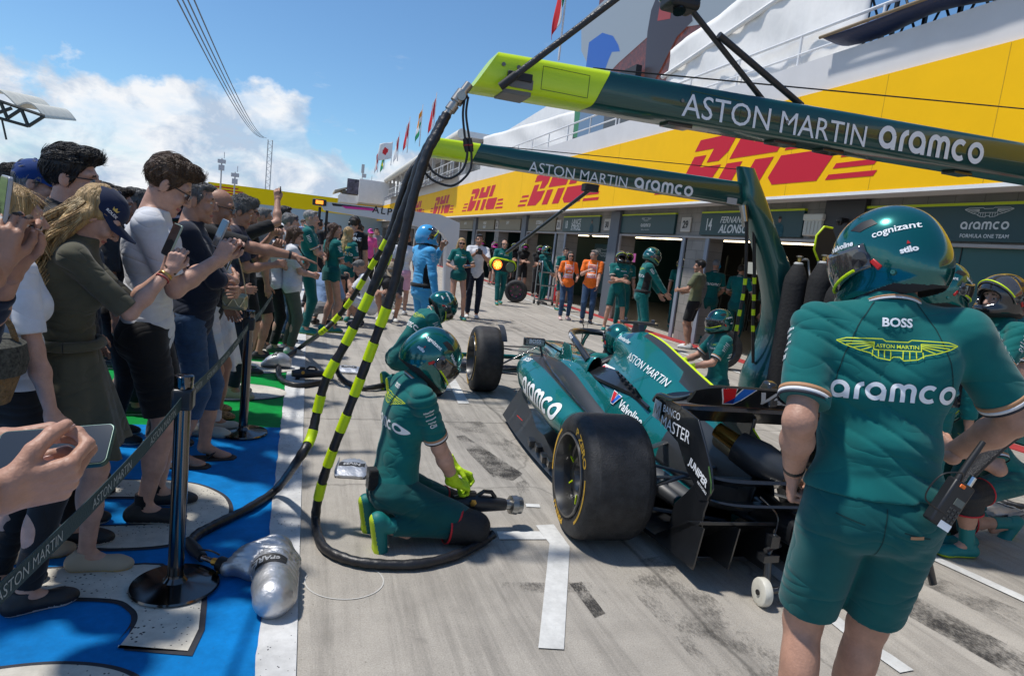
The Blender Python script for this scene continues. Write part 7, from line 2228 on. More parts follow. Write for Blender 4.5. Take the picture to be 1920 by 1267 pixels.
def helmet(shell=None, visor_up=False, clear=False, words=True, topm=None):
 shell = shell or HELM
 def fn(o):
  H, Rh, hs, t = o['H'], o['Rh'], o['hs'], o['t']
  hx = o['hf'] if o['dist'] > 4.5 else .0040
  V3 = Vector
  low = ((H(0, 0, -.112), Rh @ V3((0, .42, -1))),)
  P = [E(H(0, -.008, .028), (.128 * hs, .152 * hs, .138 * hs), Rh, .03, low), E(H(0, -.035, -.03), (.118 * hs, .128 * hs, .12 * hs), Rh, .03, low),
             E(H(0, .055, -.065), (.102 * hs, .118 * hs, .062 * hs), Rh, .04),
             E(H(0, .15, .012), (.105 * hs, .085 * hs, .050 * hs), Rh, .006, (), True), E(H(0, .02, -.02), (.088 * hs, .105 * hs, .112 * hs), Rh, .004, (), True),
             E(H(0, .0, -.12), (.088 * hs, .115 * hs, .075 * hs), Rh, .004, (), True)]
  if topm: pass
  Rhi = np.array(Rh.inverted()); Hn = np.array(o['H'](0, 0, 0))
  def mf(c):
   q = (c - Hn) @ Rhi.T / hs
   m = np.zeros(len(c), int)
   inner = ((q[:, 0] / .108) ** 2 + ((q[:, 1] - .0) / .128) ** 2 + ((q[:, 2] + .01) / .128) ** 2) < 1
   m[(np.abs(q[:, 0]) < .052) & (q[:, 2] > .02) & (q[:, 1] > .02 + .35 * np.abs(q[:, 0]))] = 1 if topm is not False else 0
   rim = (q[:, 2] < -.080 - .42 * -q[:, 1] * .0 + .0) & ((q[:, 2] + .112) - .42 * q[:, 1] < .048)
   m[rim] = 2; m[inner] = 2
   return m
  sh = np_obj('helmet_shell', [sculpt(P, hx, .03)], [shell, HELK, mat('helmet_trim', (.014, .014, .014), .75)], t, mf)
  t = sh
  # visor: a curved shell, turned up on its pivots when open
  a = R(62) if visor_up else 0
  Rv = Rh @ Matrix.Rotation(a, 3, 'X')
  n1, n2 = 22, 8; vs = []
  piv = H(0, .01, .012)
  for i in range(n1 + 1):
   th = R(-98 + 196 * i / n1)
   for j in range(n2 + 1):
    ph = R(-24 + 52 * j / n2) * (1 - .45 * abs(math.sin(th)) ** 3)
    vs.append(piv + Rv @ V3((.135 * hs * math.sin(th) * math.cos(ph * .6), .152 * hs * math.cos(th) * math.cos(ph) , .138 * hs * math.sin(ph) * 1.05)))
  fs = [(i * (n2 + 1) + j, (i + 1) * (n2 + 1) + j, (i + 1) * (n2 + 1) + j + 1, i * (n2 + 1) + j + 1) for i in range(n1) for j in range(n2)]
  vo = MB().add(vs, fs).build('visor', VISOR, t, 70); vo.modifiers.new('s', 'SOLIDIFY').thickness = .004
  # lime rim along one edge of the visor
  j = 1
  MB().tube([vs[i * (n2 + 1) + j] + (vs[i * (n2 + 1) + j] - piv).normalized() * .002 for i in range(2, n1 - 1)], .0045, 6).build('visor_stripe', LIMEB, t, 60)
  for sg in (1, -1):
   c = H(sg * .122, .012, .010)
   MB().lathe(c, [(.001, .016), (.022, .014), (.030, .004), (.032, -.006)], 24, Rh @ V3((sg, .05, 0))).build('visor_pivot', HELK, t, 40)
   MB().box(H(sg * .124, -.022, -.018), (.012, .016, .034), rot=Rh @ Matrix.Rotation(R(-25), 3, 'X')).build('red_latch', mat('latch_red', (.5, .01, .01), .4), t, bevel=.003)
  bv = bvh_of(sh)
  for sg in (1, -1):
   tri = [(-.045, -.012), (.005, -.022), (.035, .002), (.0, .014), (-.03, .012)]
   if sg < 0: tri = [(-x, y) for x, y in tri][::-1]
   decal('vent', (tri, [tuple(range(5))]), BLACK, t, H(sg * .10, -.010, .102), Rh @ V3((0, sg, 0)) , Rh @ V3((-sg * .9, 0, 1)), bv, .0015, .2, .01)
   if words:
    x = Rh @ V3((0, sg, 0.0)); y = Rh @ V3((-sg * .15, 0, 1))
    decal('lettering', fit(text('cognizant', bold=.015), w=.105 * hs), LETW, t, H(sg * .12, -.088, .060), x, y, bv, .0025, .2, .006)
    decal('lettering', fit(text('stilo', bold=.045), w=.038 * hs), LETW, t, H(sg * .12, -.105, -.005), x, y, bv, .0025, .2, .005)
    decal('emblem', ([(0, 0), (.008, 0), (.005, .009), (.003, .009)], [(0, 1, 2, 3)]), mat('latch_red', (.5, .01, .01), .4), t, H(sg * .12, -.105 + sg * .0, .010), x, y, bv, .003, .2, .005)
    if o['dist'] < 5: decal('lettering', fit(text('Valvoline', bold=.03), w=.085 * hs), LETW, t, H(sg * .12, .06, .075), Rh @ V3((0, sg, -.25 * 1)), y, bv, .0025, .2, .006)
   if o['dist'] < 5: MB().lathe(H(sg * .122, -.055, -.055), [(.001, .004), (.006, .004), (.008, .0), (.009, -.008)], 16, Rh @ V3((sg, -.2, 0))).build('rivet', shell, t, 40)
 return fn
def team_print(back=True, front=True, sleeves=True, col=None, colw=None):
 def fn(o):
  if not o['shirt']: return
  t, R2, Cc, s = o['shirt'], o['R2'], o['Cc'], o['s']
  V3 = Vector; bv = bvh_of(o['shirt']); d = o['dist']; st = .012 if d < 5 else .03
  yel = col or mat('yellow_print', (.62, .72, .02), .6); wh = colw or LETW
  if back:
   x = R2 @ V3((1, 0, 0)); y = R2 @ V3((0, 0, 1)) ; x = x * 1
   o1 = Cc + R2 @ V3((0, -.16, .075)) * s
   if d < 14: decal('wing_emblem', wings(.30 * s), yel, t, o1, x, y, bv, .003, .25, st * .8)
   decal('lettering', aramco(.32 * s), wh, t, Cc + R2 @ V3((0, -.16, -.04)) * s, x, y, bv, .003, .25, st)
   if d < 6: decal('lettering', fit(text('BOSS', bold=.03), w=.075 * s), wh, t, Cc + R2 @ V3((0, -.16, .150)) * s, x, y, bv, .003, .25, st)
  if front:
   x = R2 @ V3((-1, 0, 0)); y = R2 @ V3((0, 0, 1))
   decal('lettering', aramco(.13 * s), wh, t, Cc + R2 @ V3((-.07, .16, .05)) * s, x, y, bv, .003, .25, st)
   if d < 20: decal('wing_emblem', wings(.11 * s, False), yel, t, Cc + R2 @ V3((-.07, .16, .09)) * s, x, y, bv, .003, .25, st)
   if d < 20: decal('lettering', fit(text('BOSS', bold=.03), w=.06 * s), wh, t, Cc + R2 @ V3((.07, .16, .08)) * s, x, y, bv, .003, .25, st)
  if sleeves and d < 20:
   for i in (0, 1):
    a = (o['El'][i] - o['S'][i]).normalized(); sg = 1 if i == 0 else -1
    outw = R2 @ V3((sg, -.1, 0)); outw = (outw - a * outw.dot(a)).normalized(); x = (-a).cross(outw).normalized()
    y = -a
    if x.cross(y).dot(outw) < 0: x = -x
    for k, (w_, wd) in enumerate((('NexGen', .055), ('juniper', .045), ('servicenow', .055), ('NetApp', .04), ('Citi', .035))):
     decal('lettering', fit(text(w_, bold=.02), w=wd * s) if d < 9 else ([(-wd / 2, -.006), (wd / 2, -.006), (wd / 2, .004), (-wd / 2, .004)], [(0, 1, 2, 3)]), wh, t, o['S'][i] + a * (.035 + k * .022) * s + outw * .08, x, y, bv, .003, .15, .012)
 return fn
def chest_word(word, w=.12, m=None, z=.05, back=False):
 def fn(o):
  bv = bvh_of(o['shirt']); V3 = Vector; R2 = o['R2']; sg = -1 if not back else 1
  decal('lettering', fit(text(word, bold=.02), w=w), m or LETW, o['t'], o['Cc'] + R2 @ V3((0, .16 * -sg, z)), R2 @ V3((sg, 0, 0)), R2 @ V3((0, 0, 1)), bv, .003, .25, .02)
 return fn
def kneepads(o):
 for i in (0, 1):
  K, F2, Hj = o['K'][i], o['F'][i], o['hipj'][i]
  P = [C(K.lerp(Hj, .30), K, .088, .090, .02, ((K.lerp(Hj, .26), Hj - K),)), C(K, K.lerp(F2, .35), .090, .084, .02, ((K.lerp(F2, .32), F2 - K),))]
  if K.z < .2: P = [C(p[1], p[2], p[3], p[4], p[5], p[6]) for p in P]
  ko = np_obj('knee_pad', [sculpt(P, min(.008, o['hv']), .02, wrinkle(.003, 1.5))], mat('knee_pad_black', (.013, .013, .014), .7, bump=.3, bscale=80), o['t'])
  d1 = (Hj - K).normalized()
  c = K.lerp(Hj, .26); MB().tube([c + d1 * -.005, c + d1 * .005], .0905, 28, caps=False).build('red_piping', mat('red_piping', (.5, .01, .02), .6), o['t'], 60).modifiers.new('s', 'SOLIDIFY').thickness = .004
  d2 = (F2 - K).normalized(); c = K.lerp(F2, .32); MB().tube([c - d2 * .005, c + d2 * .005], .0865, 28, caps=False).build('red_piping', mat('red_piping', (.5, .01, .02), .6), o['t'], 60).modifiers.new('s', 'SOLIDIFY').thickness = .004
def phone(o, i, n, up, col=(.02, .03, .035), off=(0, 0, 0), label='', size=1.):
 """held phone: top-level thing at hand i; n = screen normal, up = long axis (person space)"""
 M_ = Matrix.Rotation(o['t'].rotation_euler.z, 3, 'Z') if o else Matrix.Identity(3)
 c = o['t'].location + M_ @ (o['Wr'][i] + Vector(off)) if o else Vector(off)
 n = (M_ @ Vector(n)).normalized(); up = M_ @ Vector(up); up = (up - n * up.dot(n)).normalized(); x = up.cross(n)
 t = thing('smartphone', label, 'phone', c)
 hw, hh, th = .036 * size, .074 * size, .009 * size
 def rrect(a, b_, r_):
  out = []
  for cx, cy, a0 in ((a - r_, b_ - r_, 0), (-a + r_, b_ - r_, 90), (-a + r_, -b_ + r_, 180), (a - r_, -b_ + r_, 270)):
   out += [(cx + r_ * math.cos(R(a0 + k * 18)), cy + r_ * math.sin(R(a0 + k * 18))) for k in range(6)]
  return out
 MB().prism(rrect(hw, hh, .010 * size), -n * th, x, up, th).build('phone_case', mat('phone_case_%02d' % int(col[0] * 99), col, .35, metal=.3), t, bevel=.0015)
 MB().prism(rrect(hw - .0025, hh - .0025, .008 * size), n * .0001, x, up, .0008).build('phone_screen', mat('phone_glass', (.012, .013, .016), .05, coat=1.), t)
 MB().prism(rrect(.014 * size, .014 * size, .004), -n * th - n * .0025 + x * .014 * size + up * .048 * size, x, up, .003).build('camera_bump', BLACK, t)
 return t
# ================================================================ everybody, from the belt posts round to the garages
V3 = Vector
def loc(at, face, p):
 a = R(face); d = Vector(p) - Vector((at[0], at[1], 0))
 return (d.x * math.cos(a) - d.y * math.sin(a), d.x * math.sin(a) + d.y * math.cos(a), d.z)
BEIGE = mat('beige_suede', (.40, .33, .24), .8); CREAMS = mat('cream_leather', (.50, .46, .38), .6); TEALS = mat('teal_trainer', (.0, .16, .15), .6)
LEO = mat('leopard_print', (.30, .17, .07), .7, vary=.95, vscale=60); WSH = mat('white_trainer', (.6, .6, .58), .6); SOLEY = mat('sole_lime', (.45, .6, .02), .6); SOLEB = mat('sole_honey', (.45, .32, .14), .6)
ST = dict(top='polo', topc=TG, trim=True, collar=TG, shoe=TEALS, sole=SOLEY)
SUIT = cloth('race_suit_green', (.0, .125, .12), fold=.5)
# --- the man at the very left edge, phone upright in both hands
o = person('man in a rust red cap at the left edge holding up a dark phone', (-.97, 1.76), 82, 1.76, hair='short', skin=1, head=(0, 16, 0), hem=-.16, lean=0,
           hands=[(.055, .30, 1.43), (-.06, .31, 1.43)], poles=[(.6, -.3, -1), (-.6, -.3, -1)], pose=('phone', 'phone'), hdir=((0.0, .15, 1), (0.1, .2, 1)), hn=((-1, .1, 0), (1, .1, 0)),
           top='long', topc=NAVY, sleeve=.80, botc=BLK, extra=[cap((.32, .05, .025)), shades()])
phone(o, 0, (.45, -1, .1), (0, .15, 1), (.35, .36, .38), (-.04, .0, .13), 'dark phone in a clear case held upright at the left edge')
MB().bx((-.17, -.13, .78), (.17, .14, 1.13)).build('shirt_tail', WHT, o['t'], bevel=.05)
# --- two near hands with a phone, lower left
o = person('person mostly outside the lower left corner, both hands round a phone', (-.72, .66), 60, 1.78, hair='short', skin=0, head=(0, 20, 0),
           hands=[loc((-.72, .66), 60, aY(38, 935, .95)), loc((-.72, .66), 60, aY(-25, 842, 1.13))], poles=[(.8, -.3, -.8), (-.7, -.2, -.7)], pose=('grip', 'phone'), hdir=((.05, 1, .12), (.25, 1, .10)), hn=((-.75, .1, .5), (.6, -.3, -.5)),
           top='tee', topc=NAVY, res=.62)
phone(None, 0, (-.12, -.55, .75), (1, .12, -.10), (.01, .05, .04), aY(100, 838, 1.04), 'phone in a dark green case held flat by two hands, lower left')
w_ = o['Wr'][0]; e_ = (o['El'][0] - w_).normalized()
MB().tube([w_ + e_ * .022, w_ + e_ * .045], .0335, 32, caps=False).build('wristband', mat('navy_band', (.012, .014, .03), .6), o['t'], 60).modifiers.new('s', 'SOLIDIFY').thickness = .004
MB().prism([(-.008, 0), (.008, 0), (.010, -.05), (.022, -.13), (.0, -.15), (-.012, -.10)], w_ + e_ * .035 + V3((.0, -.03, -.03)), (1, 0, 0), (0, 0, 1), .004).build('orange_tail', mat('orange_ribbon', (.65, .12, .01), .7), o['t'])
# --- woman in the olive dress
W1 = (-.93, 3.10)
o = person('woman in navy cap and belted olive shirt dress filming with a phone', W1, 78, 1.69, fem=True, hair='longer', hairc='blonde', head=(-4, 30, 0), hunch=10, skin=3,
           hands=[(.05, .37, 1.34), (-.05, .36, 1.33)], poles=[(.35, -.2, -1), (-.35, -.2, -1)], pose=('phone', 'phone'), hdir=((-.1, .35, 1), (.1, .35, 1)), hn=((-1, .2, 0), (1, .2, 0)),
           feet=[(.06, .09, 0, 10), (-.10, -.14, 0, -12)], top='dress', topc=OLIVED, sleeve=.70, bottom='skirt', botc=OLIVED, skirt=.56, offs=.17, collar=OLIVED,
           shoe=BEIGE, sole=SOLEB, extra=[cap((.010, .018, .05))])
H = o['H']
bcap = bvh_of([c for c in o['t'].children if c.name.startswith('cap') and 'peak' not in c.name and 'button' not in c.name][0])
decal('lettering', fit(text('ROLEX', bold=.02), w=.048), LETW, o['t'], H(.085, .035, .055), o['Rh'] @ V3((0, 1, 0)), o['Rh'] @ V3((-.2, 0, 1)), bcap, .002, .15, .006)
decal('emblem', ([(-.010, 0), (.010, 0), (.014, .014), (.006, .007), (0, .017), (-.006, .007), (-.014, .014)], [tuple(range(7))]), mat('gold_print', (.6, .42, .1), .4), o['t'], H(.085, .035, .070), o['Rh'] @ V3((0, 1, 0)), o['Rh'] @ V3((-.2, 0, 1)), bcap, .002, .15, .006)
MB().tube([(o['Pc'].x + .150 * math.cos(R(a)), o['Pc'].y + .124 * math.sin(R(a)), 1.01) for a in range(0, 361, 15)], .022, 8).build('dress_belt', OLIVED, o['t'], 60)
for z in (1.25,): pass
# loose wavy locks over the shoulders
mb = MB(); rnd = random.Random(3)
clump = [(R(rnd.uniform(95, 268)), rnd.uniform(0, 6.3), rnd.uniform(.010, .022), rnd.uniform(.30, .45)) for _ in range(46)]
for k in range(620):
 an, ph, am_, l = clump[k % 46]; an += R(rnd.uniform(-5, 5)); ph += rnd.uniform(-.35, .35); l *= rnd.uniform(.85, 1.08)
 x0_, y0_ = .086 * math.sin(an), .104 * math.cos(an) - .012
 pts = []; jx, jy = rnd.uniform(-.006, .006), rnd.uniform(-.006, .006)
 base = H(x0_, y0_, .02)
 for i in range(11):
  u = i / 10; g_ = min(1, u * 2.5)
  pts.append(base + V3((x0_ * (.35 + .5 * u) * g_ + am_ * g_ * math.sin(9 * u + ph) + jx * u * 2, y0_ * .30 * u - .02 * g_ - .115 * min(1, u * 2) + am_ * g_ * math.cos(9.5 * u + ph * 1.3) + jy * u * 2, -l * u)))
 mb.tube(pts, [.0027 * (1 - .6 * i / 10) * rnd.uniform(.8, 1.2) for i in range(11)], 4, caps=False, mi=(k % 46 + k // 200) % 3)
mb.build('hair_locks', [hair_mat('hair_blonde', HAIRC['blonde']), hair_mat('hair_honey', (.26, .155, .06)), hair_mat('hair_pale', (.52, .38, .19))], o['t'], 70)
MB().tube([o['Wr'][0] + (o['El'][0] - o['Wr'][0]) * u for u in (.10, .15)], .029, 20, caps=False).build('bracelet', mat('gold_band', (.6, .36, .12), .3, metal=.9), o['t'], 60).modifiers.new('s', 'SOLIDIFY').thickness = .003
MB().tube([o['Wr'][0] + (o['El'][0] - o['Wr'][0]) * u for u in (.19, .21)], .030, 20, caps=False).build('bracelet', mat('red_bracelet', (.35, .02, .02), .6), o['t'], 60).modifiers.new('s', 'SOLIDIFY').thickness = .004
phone(o, 0, (.5, -1, .35), (0, .35, 1), (.30, .36, .30), (-.05, .0, .13), 'pale cased phone held up by the woman in the olive dress')
# wicker basket beside her
t = thing('wicker_basket', 'woven basket with dark lace and round handle behind the olive dress', 'basket', (-1.02, 2.52, .90))
MB().lathe((0, 0, 0), [(.001, 0), (.10, 0), (.13, .10), (.14, .17)], 28).build('basket_body', mat('wicker', (.22, .13, .05), .8, bump=1.2, bscale=70, vary=.4, vscale=50), t, 50)
MB().lathe((0, 0, 0), [(.142, .10), (.15, .14), (.142, .20), (.11, .22), (.001, .22)], 28).build('lace_cloth', mat('dark_lace', (.05, .05, .04), .9, vary=.95, vscale=70), t, 50)
MB().tube([(.12 * math.cos(R(a)), 0, .18 + .16 * math.sin(R(a))) for a in range(0, 181, 15)], .010, 8).build('basket_handle', mat('wicker', (.22, .13, .05), .8), t, 60)
# --- tall man, white t-shirt
o = person('tall man in white t-shirt, black shorts and sunglasses looking down at his phone', (-.74, 3.62), 84, 1.87, hair='quiff', hairc='brown', head=(2, 22, 0), hunch=6, hem=-.17, skin=3,
           hands=[(.05, .31, 1.38), (-.04, .33, 1.38)], poles=[(.3, -.1, -1), (-.3, -.1, -1)], pose=('phone', 'phone'), hdir=((-.1, .5, .9), (.1, .5, .9)), hn=((-1, .2, 0), (1, .2, 0)),
           feet=[(.08, .02, 0, 8), (-.13, .06, 0, -4)], top='tee', topc=WHT, bottom='shorts', botc=BLK, extra=[shades()])
phone(o, 0, (.5, -1, .35), (0, .35, 1), (.35, .38, .36), (-.05, .0, .13), 'phone in clear case held by the tall man in white')
for i in (0, 1):
 MB().tube([o['F'][i] + V3((0, 0, .0)), o['F'][i] + V3((0, 0, .07))], [.042, .040], 20).build('sock', BLK, o['t'], 60)
# --- grey haired man, navy shirt, arms folded
o = person('grey haired bearded man in navy shirt and rolled jeans, arms folded', (-.66, 4.40), 88, 1.81, b=1.08, belly=.04, hair='crop', hairc='grey', head=(0, 4, 0), skin=0, hem=-.15,
           hands=[(-.12, .235, 1.19), (.10, .26, 1.15)], poles=[(.9, .1, -.7), (-.9, .1, -.7)], hdir=((-1, .1, .1), (1, .05, .0)), hn=((0, -1, 0), (0, -1, 0)), top='long', topc=NAVY, sleeve=.72, bottom='trousers', botc=DENIM, cuffcut=.38,
           shoe='flipflop', feet=[(.04, -.04, 0, 4), (-.10, .10, 0, -6)])
# --- man pointing
P4 = (-.66, 5.02)
o = person('bald man in black t-shirt stretching out his arm to point at the car', P4, 92, 1.80, hair='bald', skin=1, head=(0, 8, 0), lean=4, hands=[(.10, .66, 1.36), (-.20, .1, .95)], poles=[(.5, -.2, -1), (-.5, -.7, -.4)],
           pose=('point', 'relax'), hdir=((-.02, 1, -.18), None), hn=((0, -.1, -1), None), top='tee', topc=BLK, sleeve=.62, bottom='shorts', botc=WHT, shoe=CREAMS, sole=CREAMS, feet=[(.02, .02, 0, 4), (-.12, .08, 0, -8)], extra=[shades(mat('clear_lens', (.2, .18, .15), .1))])
for i in (0, 1):
 so = MB().tube([o['F'][i] + V3((0, 0, .0)), o['F'][i] + V3((0, 0, .10)), o['F'][i] + V3((0, .0, .18))], [.046, .046, .050], 24).build('sock', WHT, o['t'], 60)
 decal('lettering', fit(text('BOSS', bold=.03), w=.06), BLACK, o['t'], o['F'][i] + V3((.06, 0, .13)), (0, 1, 0), (0, 0, 1), bvh_of(so), .002, .1, .006)
MB().tube([o['Wr'][0] + (o['El'][0] - o['Wr'][0]) * u for u in (.06, .12)], .030, 20).build('watch', BLACK, o['t'], 60)
# --- woman with gold bag, leopard loafers
o = person('woman in a white dress and leopard loafers with a gold handbag, behind the belt', (-.66, 5.55), 88, 1.60, fem=True, hair='long', hairc='dark', skin=0, top='tee', topc=WHT, bottom='skirt', botc=WHT, skirt=.42, offs=.14, shoe=LEO, sole=SOLEK, hands=[(.16, .2, 1.05), (-.2, .1, .85)])
t = thing('handbag', 'small gold quilted handbag with chain by the second belt post', 'handbag', aY(438, 565, 5.0))
MB().box((0, 0, 0), (.19, .07, .12)).build('bag_body', mat('gold_leather', (.42, .38, .24), .3, metal=.7), t, bevel=.025)
MB().tube(smooth_path([(-.07, -.037, .0), (-.04, -.045, -.03), (0, -.045, .02), (.04, -.045, -.03), (.07, -.037, .02)]), .006, 8).build('bag_ornament', mat('gold_edge', (.55, .5, .35), .3, metal=.9), t, 60)
MB().tube(smooth_path([(-.08, 0, .05), (-.06, 0, .2), (.0, 0, .33), (.05, 0, .2), (.08, 0, .05)]), .005, 6).build('chain', mat('gold_edge', (.55, .5, .35), .3, metal=.9), t, 60)
# --- the row behind along the belt
o = person('man with curly grey hair looking at a phone held low, in dark patterned shirt', (-.58, 6.2), 90, 1.79, hair='curly', hairc='grey', skin=1, head=(0, 18, 0), top='tee', topc=mat('dark_pattern', (.03, .03, .05), .8, vary=.9, vscale=30), bottom='trousers', botc=NAVY,
           hands=[(.05, .32, 1.22), (-.08, .30, 1.38)], pose=('phone', 'phone'), shoe=BEIGE)
phone(o, 1, (0, -1, .3), (1, .2, .2), (.12, .08, .05), (.0, .04, .08), 'brown cased phone held by the curly grey haired man')
o = person('young man with black curls and sunglasses raising a phone over the crowd', (-.60, 7.15), 70, 1.80, hair='curly', hairc='dark', skin=0, head=(-10, 0, 0), topc=BLK, hands=[(.03, .28, 1.82), (-.1, .28, 1.45)], poles=[(.6, .2, -1), (-.6, 0, -1)], pose=('phone', 'phone'), hdir=((-.2, 0, 1), None), extra=[shades()], bottom='shorts', botc=BLK, shoe=None)
phone(o, 0, (-.2, -1, 0), (1, -.2, 0), (.02, .02, .02), (-.03, .02, .10), 'black phone raised high above the heads')
person('man with short grey hair in a grey striped t-shirt in the belt row', (-.50, 8.0), 80, 1.76, b=1.08, hair='crop', hairc='grey', skin=1, topc=GREYT, bottom='shorts', botc=BLK)
person('dark haired man in a white shirt standing back in the belt row', (-.36, 10.6), 75, 1.86, hair='short', hairc='black', skin=2, topc=WHT, botc=NAVY)
person('grey haired man with blue mirror glasses pushed up on his head', (-.26, 9.3), 85, 1.73, b=1.1, hair='curly', hairc='grey', skin=3, head=(0, 10, 0), topc=GREYT, botc=DENIM, extra=[shades(mat('blue_mirror', (.01, .05, .55), .1, metal=.6), up=True)])
person('older man in green team polo with folded arms behind the brown haired woman', (.02, 10.1), 95, 1.84, b=1.1, hair='crop', hairc='light', skin=3, botc=TG2, hands=[(-.1, .21, 1.18), (.12, .22, 1.15)], poles=[(.9, .1, -.7), (-.9, .1, -.7)], extra=[team_print(back=False)], **ST)
o = person('young woman with black bob, white t-shirt and black wide trousers', (-.38, 8.5), 72, 1.61, fem=True, b=1.18, hair='bob', hairc='black', skin=3, topc=WHT, botc=BLK, hands=[(.05, .24, 1.20), (-.06, .24, 1.22)], poles=[(.5, -.3, -1), (-.5, -.3, -1)], pose=('grip', 'grip'), shoe=mat('grey_trainer', (.1, .09, .09), .7))
MB().box(o['Pc'] + V3((.05, .22, .05)), (.04, .26, .24)).build('shoulder_bag', cloth('bag_blue_grey', (.11, .17, .23)), o['t'], bevel=.03)
o = person('woman with chestnut bob and sunglasses, white t-shirt and sage trousers', (-.16, 8.45), 84, 1.58, fem=True, b=1.22, hair='bob', hairc='chestnut', skin=3, head=(0, 14, 0), topc=WHT, botc=KHAKI, hands=[(.02, .26, .98), (-.05, .26, 1.0)], poles=[(.5, -.3, -1), (-.5, -.3, -1)], pose=('grip', 'grip'), shoe=WSH, extra=[shades()])
MB().tube([o['Nb'] + V3((.05, .06, 0)), o['Cc'] + V3((.04, .17, 0)), o['Bc'] + V3((0, .17, 0))], .009, 6).build('lanyard', NAVY, o['t'], 60)
# --- dark haired, blue cap, blonde heads behind the nearest row
person('man with thick jet black hair in a black jacket behind the olive dress', (-1.02, 3.42), 82, 1.83, hair='quiff', hairc='black', skin=3, head=(-6, 4, 0), top='long', topc=BLK, collar=BLK, extra=[shades(mat('clear_lens', (.2, .18, .15), .1))])
person('man in a royal blue cap and sunglasses in the back row, left', (-1.50, 4.45), 86, 1.80, hair='short', hairc='light', skin=3, head=(0, 2, 0), topc=BLK, extra=[cap((.005, .035, .16)), shades()])
person('blonde woman with her back turned at the left behind the near phone', (-1.02, 2.82), 55, 1.64, fem=True, hair='long', hairc='blonde', skin=3, topc=WHT)
o = person('man in navy cap with mirror sunglasses between white shirt and grey hair', (-.86, 4.72), 118, 1.68, hair='short', hairc='black', skin=2, head=(-20, 2, 0), topc=NAVY, extra=[cap((.008, .015, .05)), shades(mat('green_mirror', (.02, .12, .10), .08, metal=.5))])
person('man with tousled dark brown hair behind the tall man', (-.84, 5.15), 80, 1.86, hair='curly', hairc='brown', skin=0, topc=BLK)
person('short man with dark hair at the far left behind the blonde woman', (-1.62, 3.9), 70, 1.68, hair='short', hairc='dark', skin=0, topc=WHT)
person('man in white polo standing behind the navy cap man', (-1.25, 5.6), 80, 1.74, hair='short', hairc='grey', skin=1, topc=WHT)
# --- people in the lane beyond the hoses
person('hostess with long brown hair in green team dress, arms folded', (.37, 10.4), 62, 1.69, fem=True, hair='longer', hairc='chestnut', skin=0, head=(-30, 0, 0), top='polo', topc=TG, bottom='skirt', botc=TG2, skirt=.80, offs=.05, hands=[(-.08, .18, 1.10), (.10, .19, 1.07)], poles=[(.9, -.1, -.7), (-.9, -.1, -.7)], shoe=TEALS, sole=SOLEY, trim=True, extra=[team_print(back=False)])
person('blonde woman in green team shirt half hidden behind the brown haired hostess', (.66, 11.7), 40, 1.66, fem=True, hair='long', hairc='blonde', skin=3, bottom='skirt', botc=TG2, skirt=.8, offs=.05, extra=[team_print(front=False)], **ST)
o = person('mechanic seen from behind in black ALPINE shirt with headset', (.80, 12.6), 8, 1.86, b=1.06, hair='curly', hairc='dark', skin=0, topc=BLK, botc=BLK, extra=[headphones()])
bv = bvh_of(o['shirt'])
for w_, z, sz in (('BWT', .16, .14), ('ALPINE', .08, .30)):
 decal('lettering', fit(text(w_, bold=.02), w=sz), LETW, o['t'], o['Cc'] + V3((0, -.17, z)), (1, 0, 0), (0, 0, 1), bv, .003, .25, .02)
CROU = dict(hips=(0, -.05, .34), knees=[(.20, .30, .48), (-.20, .32, .46)], feet=[(.14, .10, 0, 10), (-.14, .12, 0, -10)])
person('man crouching in light blue shirt and grey trousers behind the hostess', (.24, 10.95), 30, 1.78, hair='short', hairc='brown', topc=SKY, top='long', botc=GREYT, lean=30, head=(0, 30, 0), hands=[(.15, .5, .5), (-.15, .5, .5)], **CROU)
o = person('crouching photographer in white printed t-shirt aiming a small camera', (1.02, 11.3), -86, 1.78, hair='crop', hairc='grey', skin=0, topc=WHT, bottom='shorts', botc=WHT, lean=18, head=(0, 12, 0), hands=[(.06, .34, .80), (-.06, .34, .80)], pose=('phone', 'phone'), shoe=mat('navy_trainer', (.02, .03, .06), .6), **CROU)
def camera(loc_, rz, lens, label, white=False):
 t = thing('photo_camera', label, 'camera', loc_, rz)
 MB().box((0, 0, 0), (.14, .06, .10)).box((0, 0, .06), (.06, .05, .03)).build('camera_body', mat('camera_black', (.015, .015, .016), .45), t, bevel=.008)
 MB().tube([(0, .03, 0), (0, .03 + lens * .4, 0), (0, .03 + lens * .42, 0), (0, .03 + lens, 0)], [.034, .036, .042, .05], 20).build('lens_barrel', mat('lens_white', (.6, .59, .55), .4) if white else mat('camera_black', (.015, .015, .016), .45), t, 40)
 for u in (.25, .45, .8): MB().tube([(0, .03 + lens * u, 0), (0, .03 + lens * (u + .08), 0)], .046 if u < .5 else .053, 20).build('lens_ring', BLACK, t, 40)
 return t
camera((.66, 11.3, .80), R(86), .08, 'small black camera in the hands of the crouching man in white')
o = person('seated photographer in charcoal shirt with a long white lens', (1.52, 12.3), 190, 1.78, hair='crop', hairc='light', skin=0, top='long', topc=CHAR, sleeve=.75, bottom='shorts', botc=GREYT, lean=22, head=(0, 24, 0), hands=[(.12, .42, .55), (-.06, .46, .50)], shoe=mat('white_trainer', (.6, .6, .58), .6), extra=[cap((.30, .24, .17))], **CROU)
ct = camera((1.50, 11.85, .50), R(180), .26, 'camera with long white lens held low by the seated photographer', True); ct.rotation_euler = (R(-35), 0, R(180))
person('person in white t-shirt and pink shorts seen from behind', (1.86, 13.3), 15, 1.66, hair='curly', hairc='brown', skin=0, topc=WHT, bottom='shorts', botc=PINKS, shoe=WSH, extra=[headphones((.3, .12, .05))])
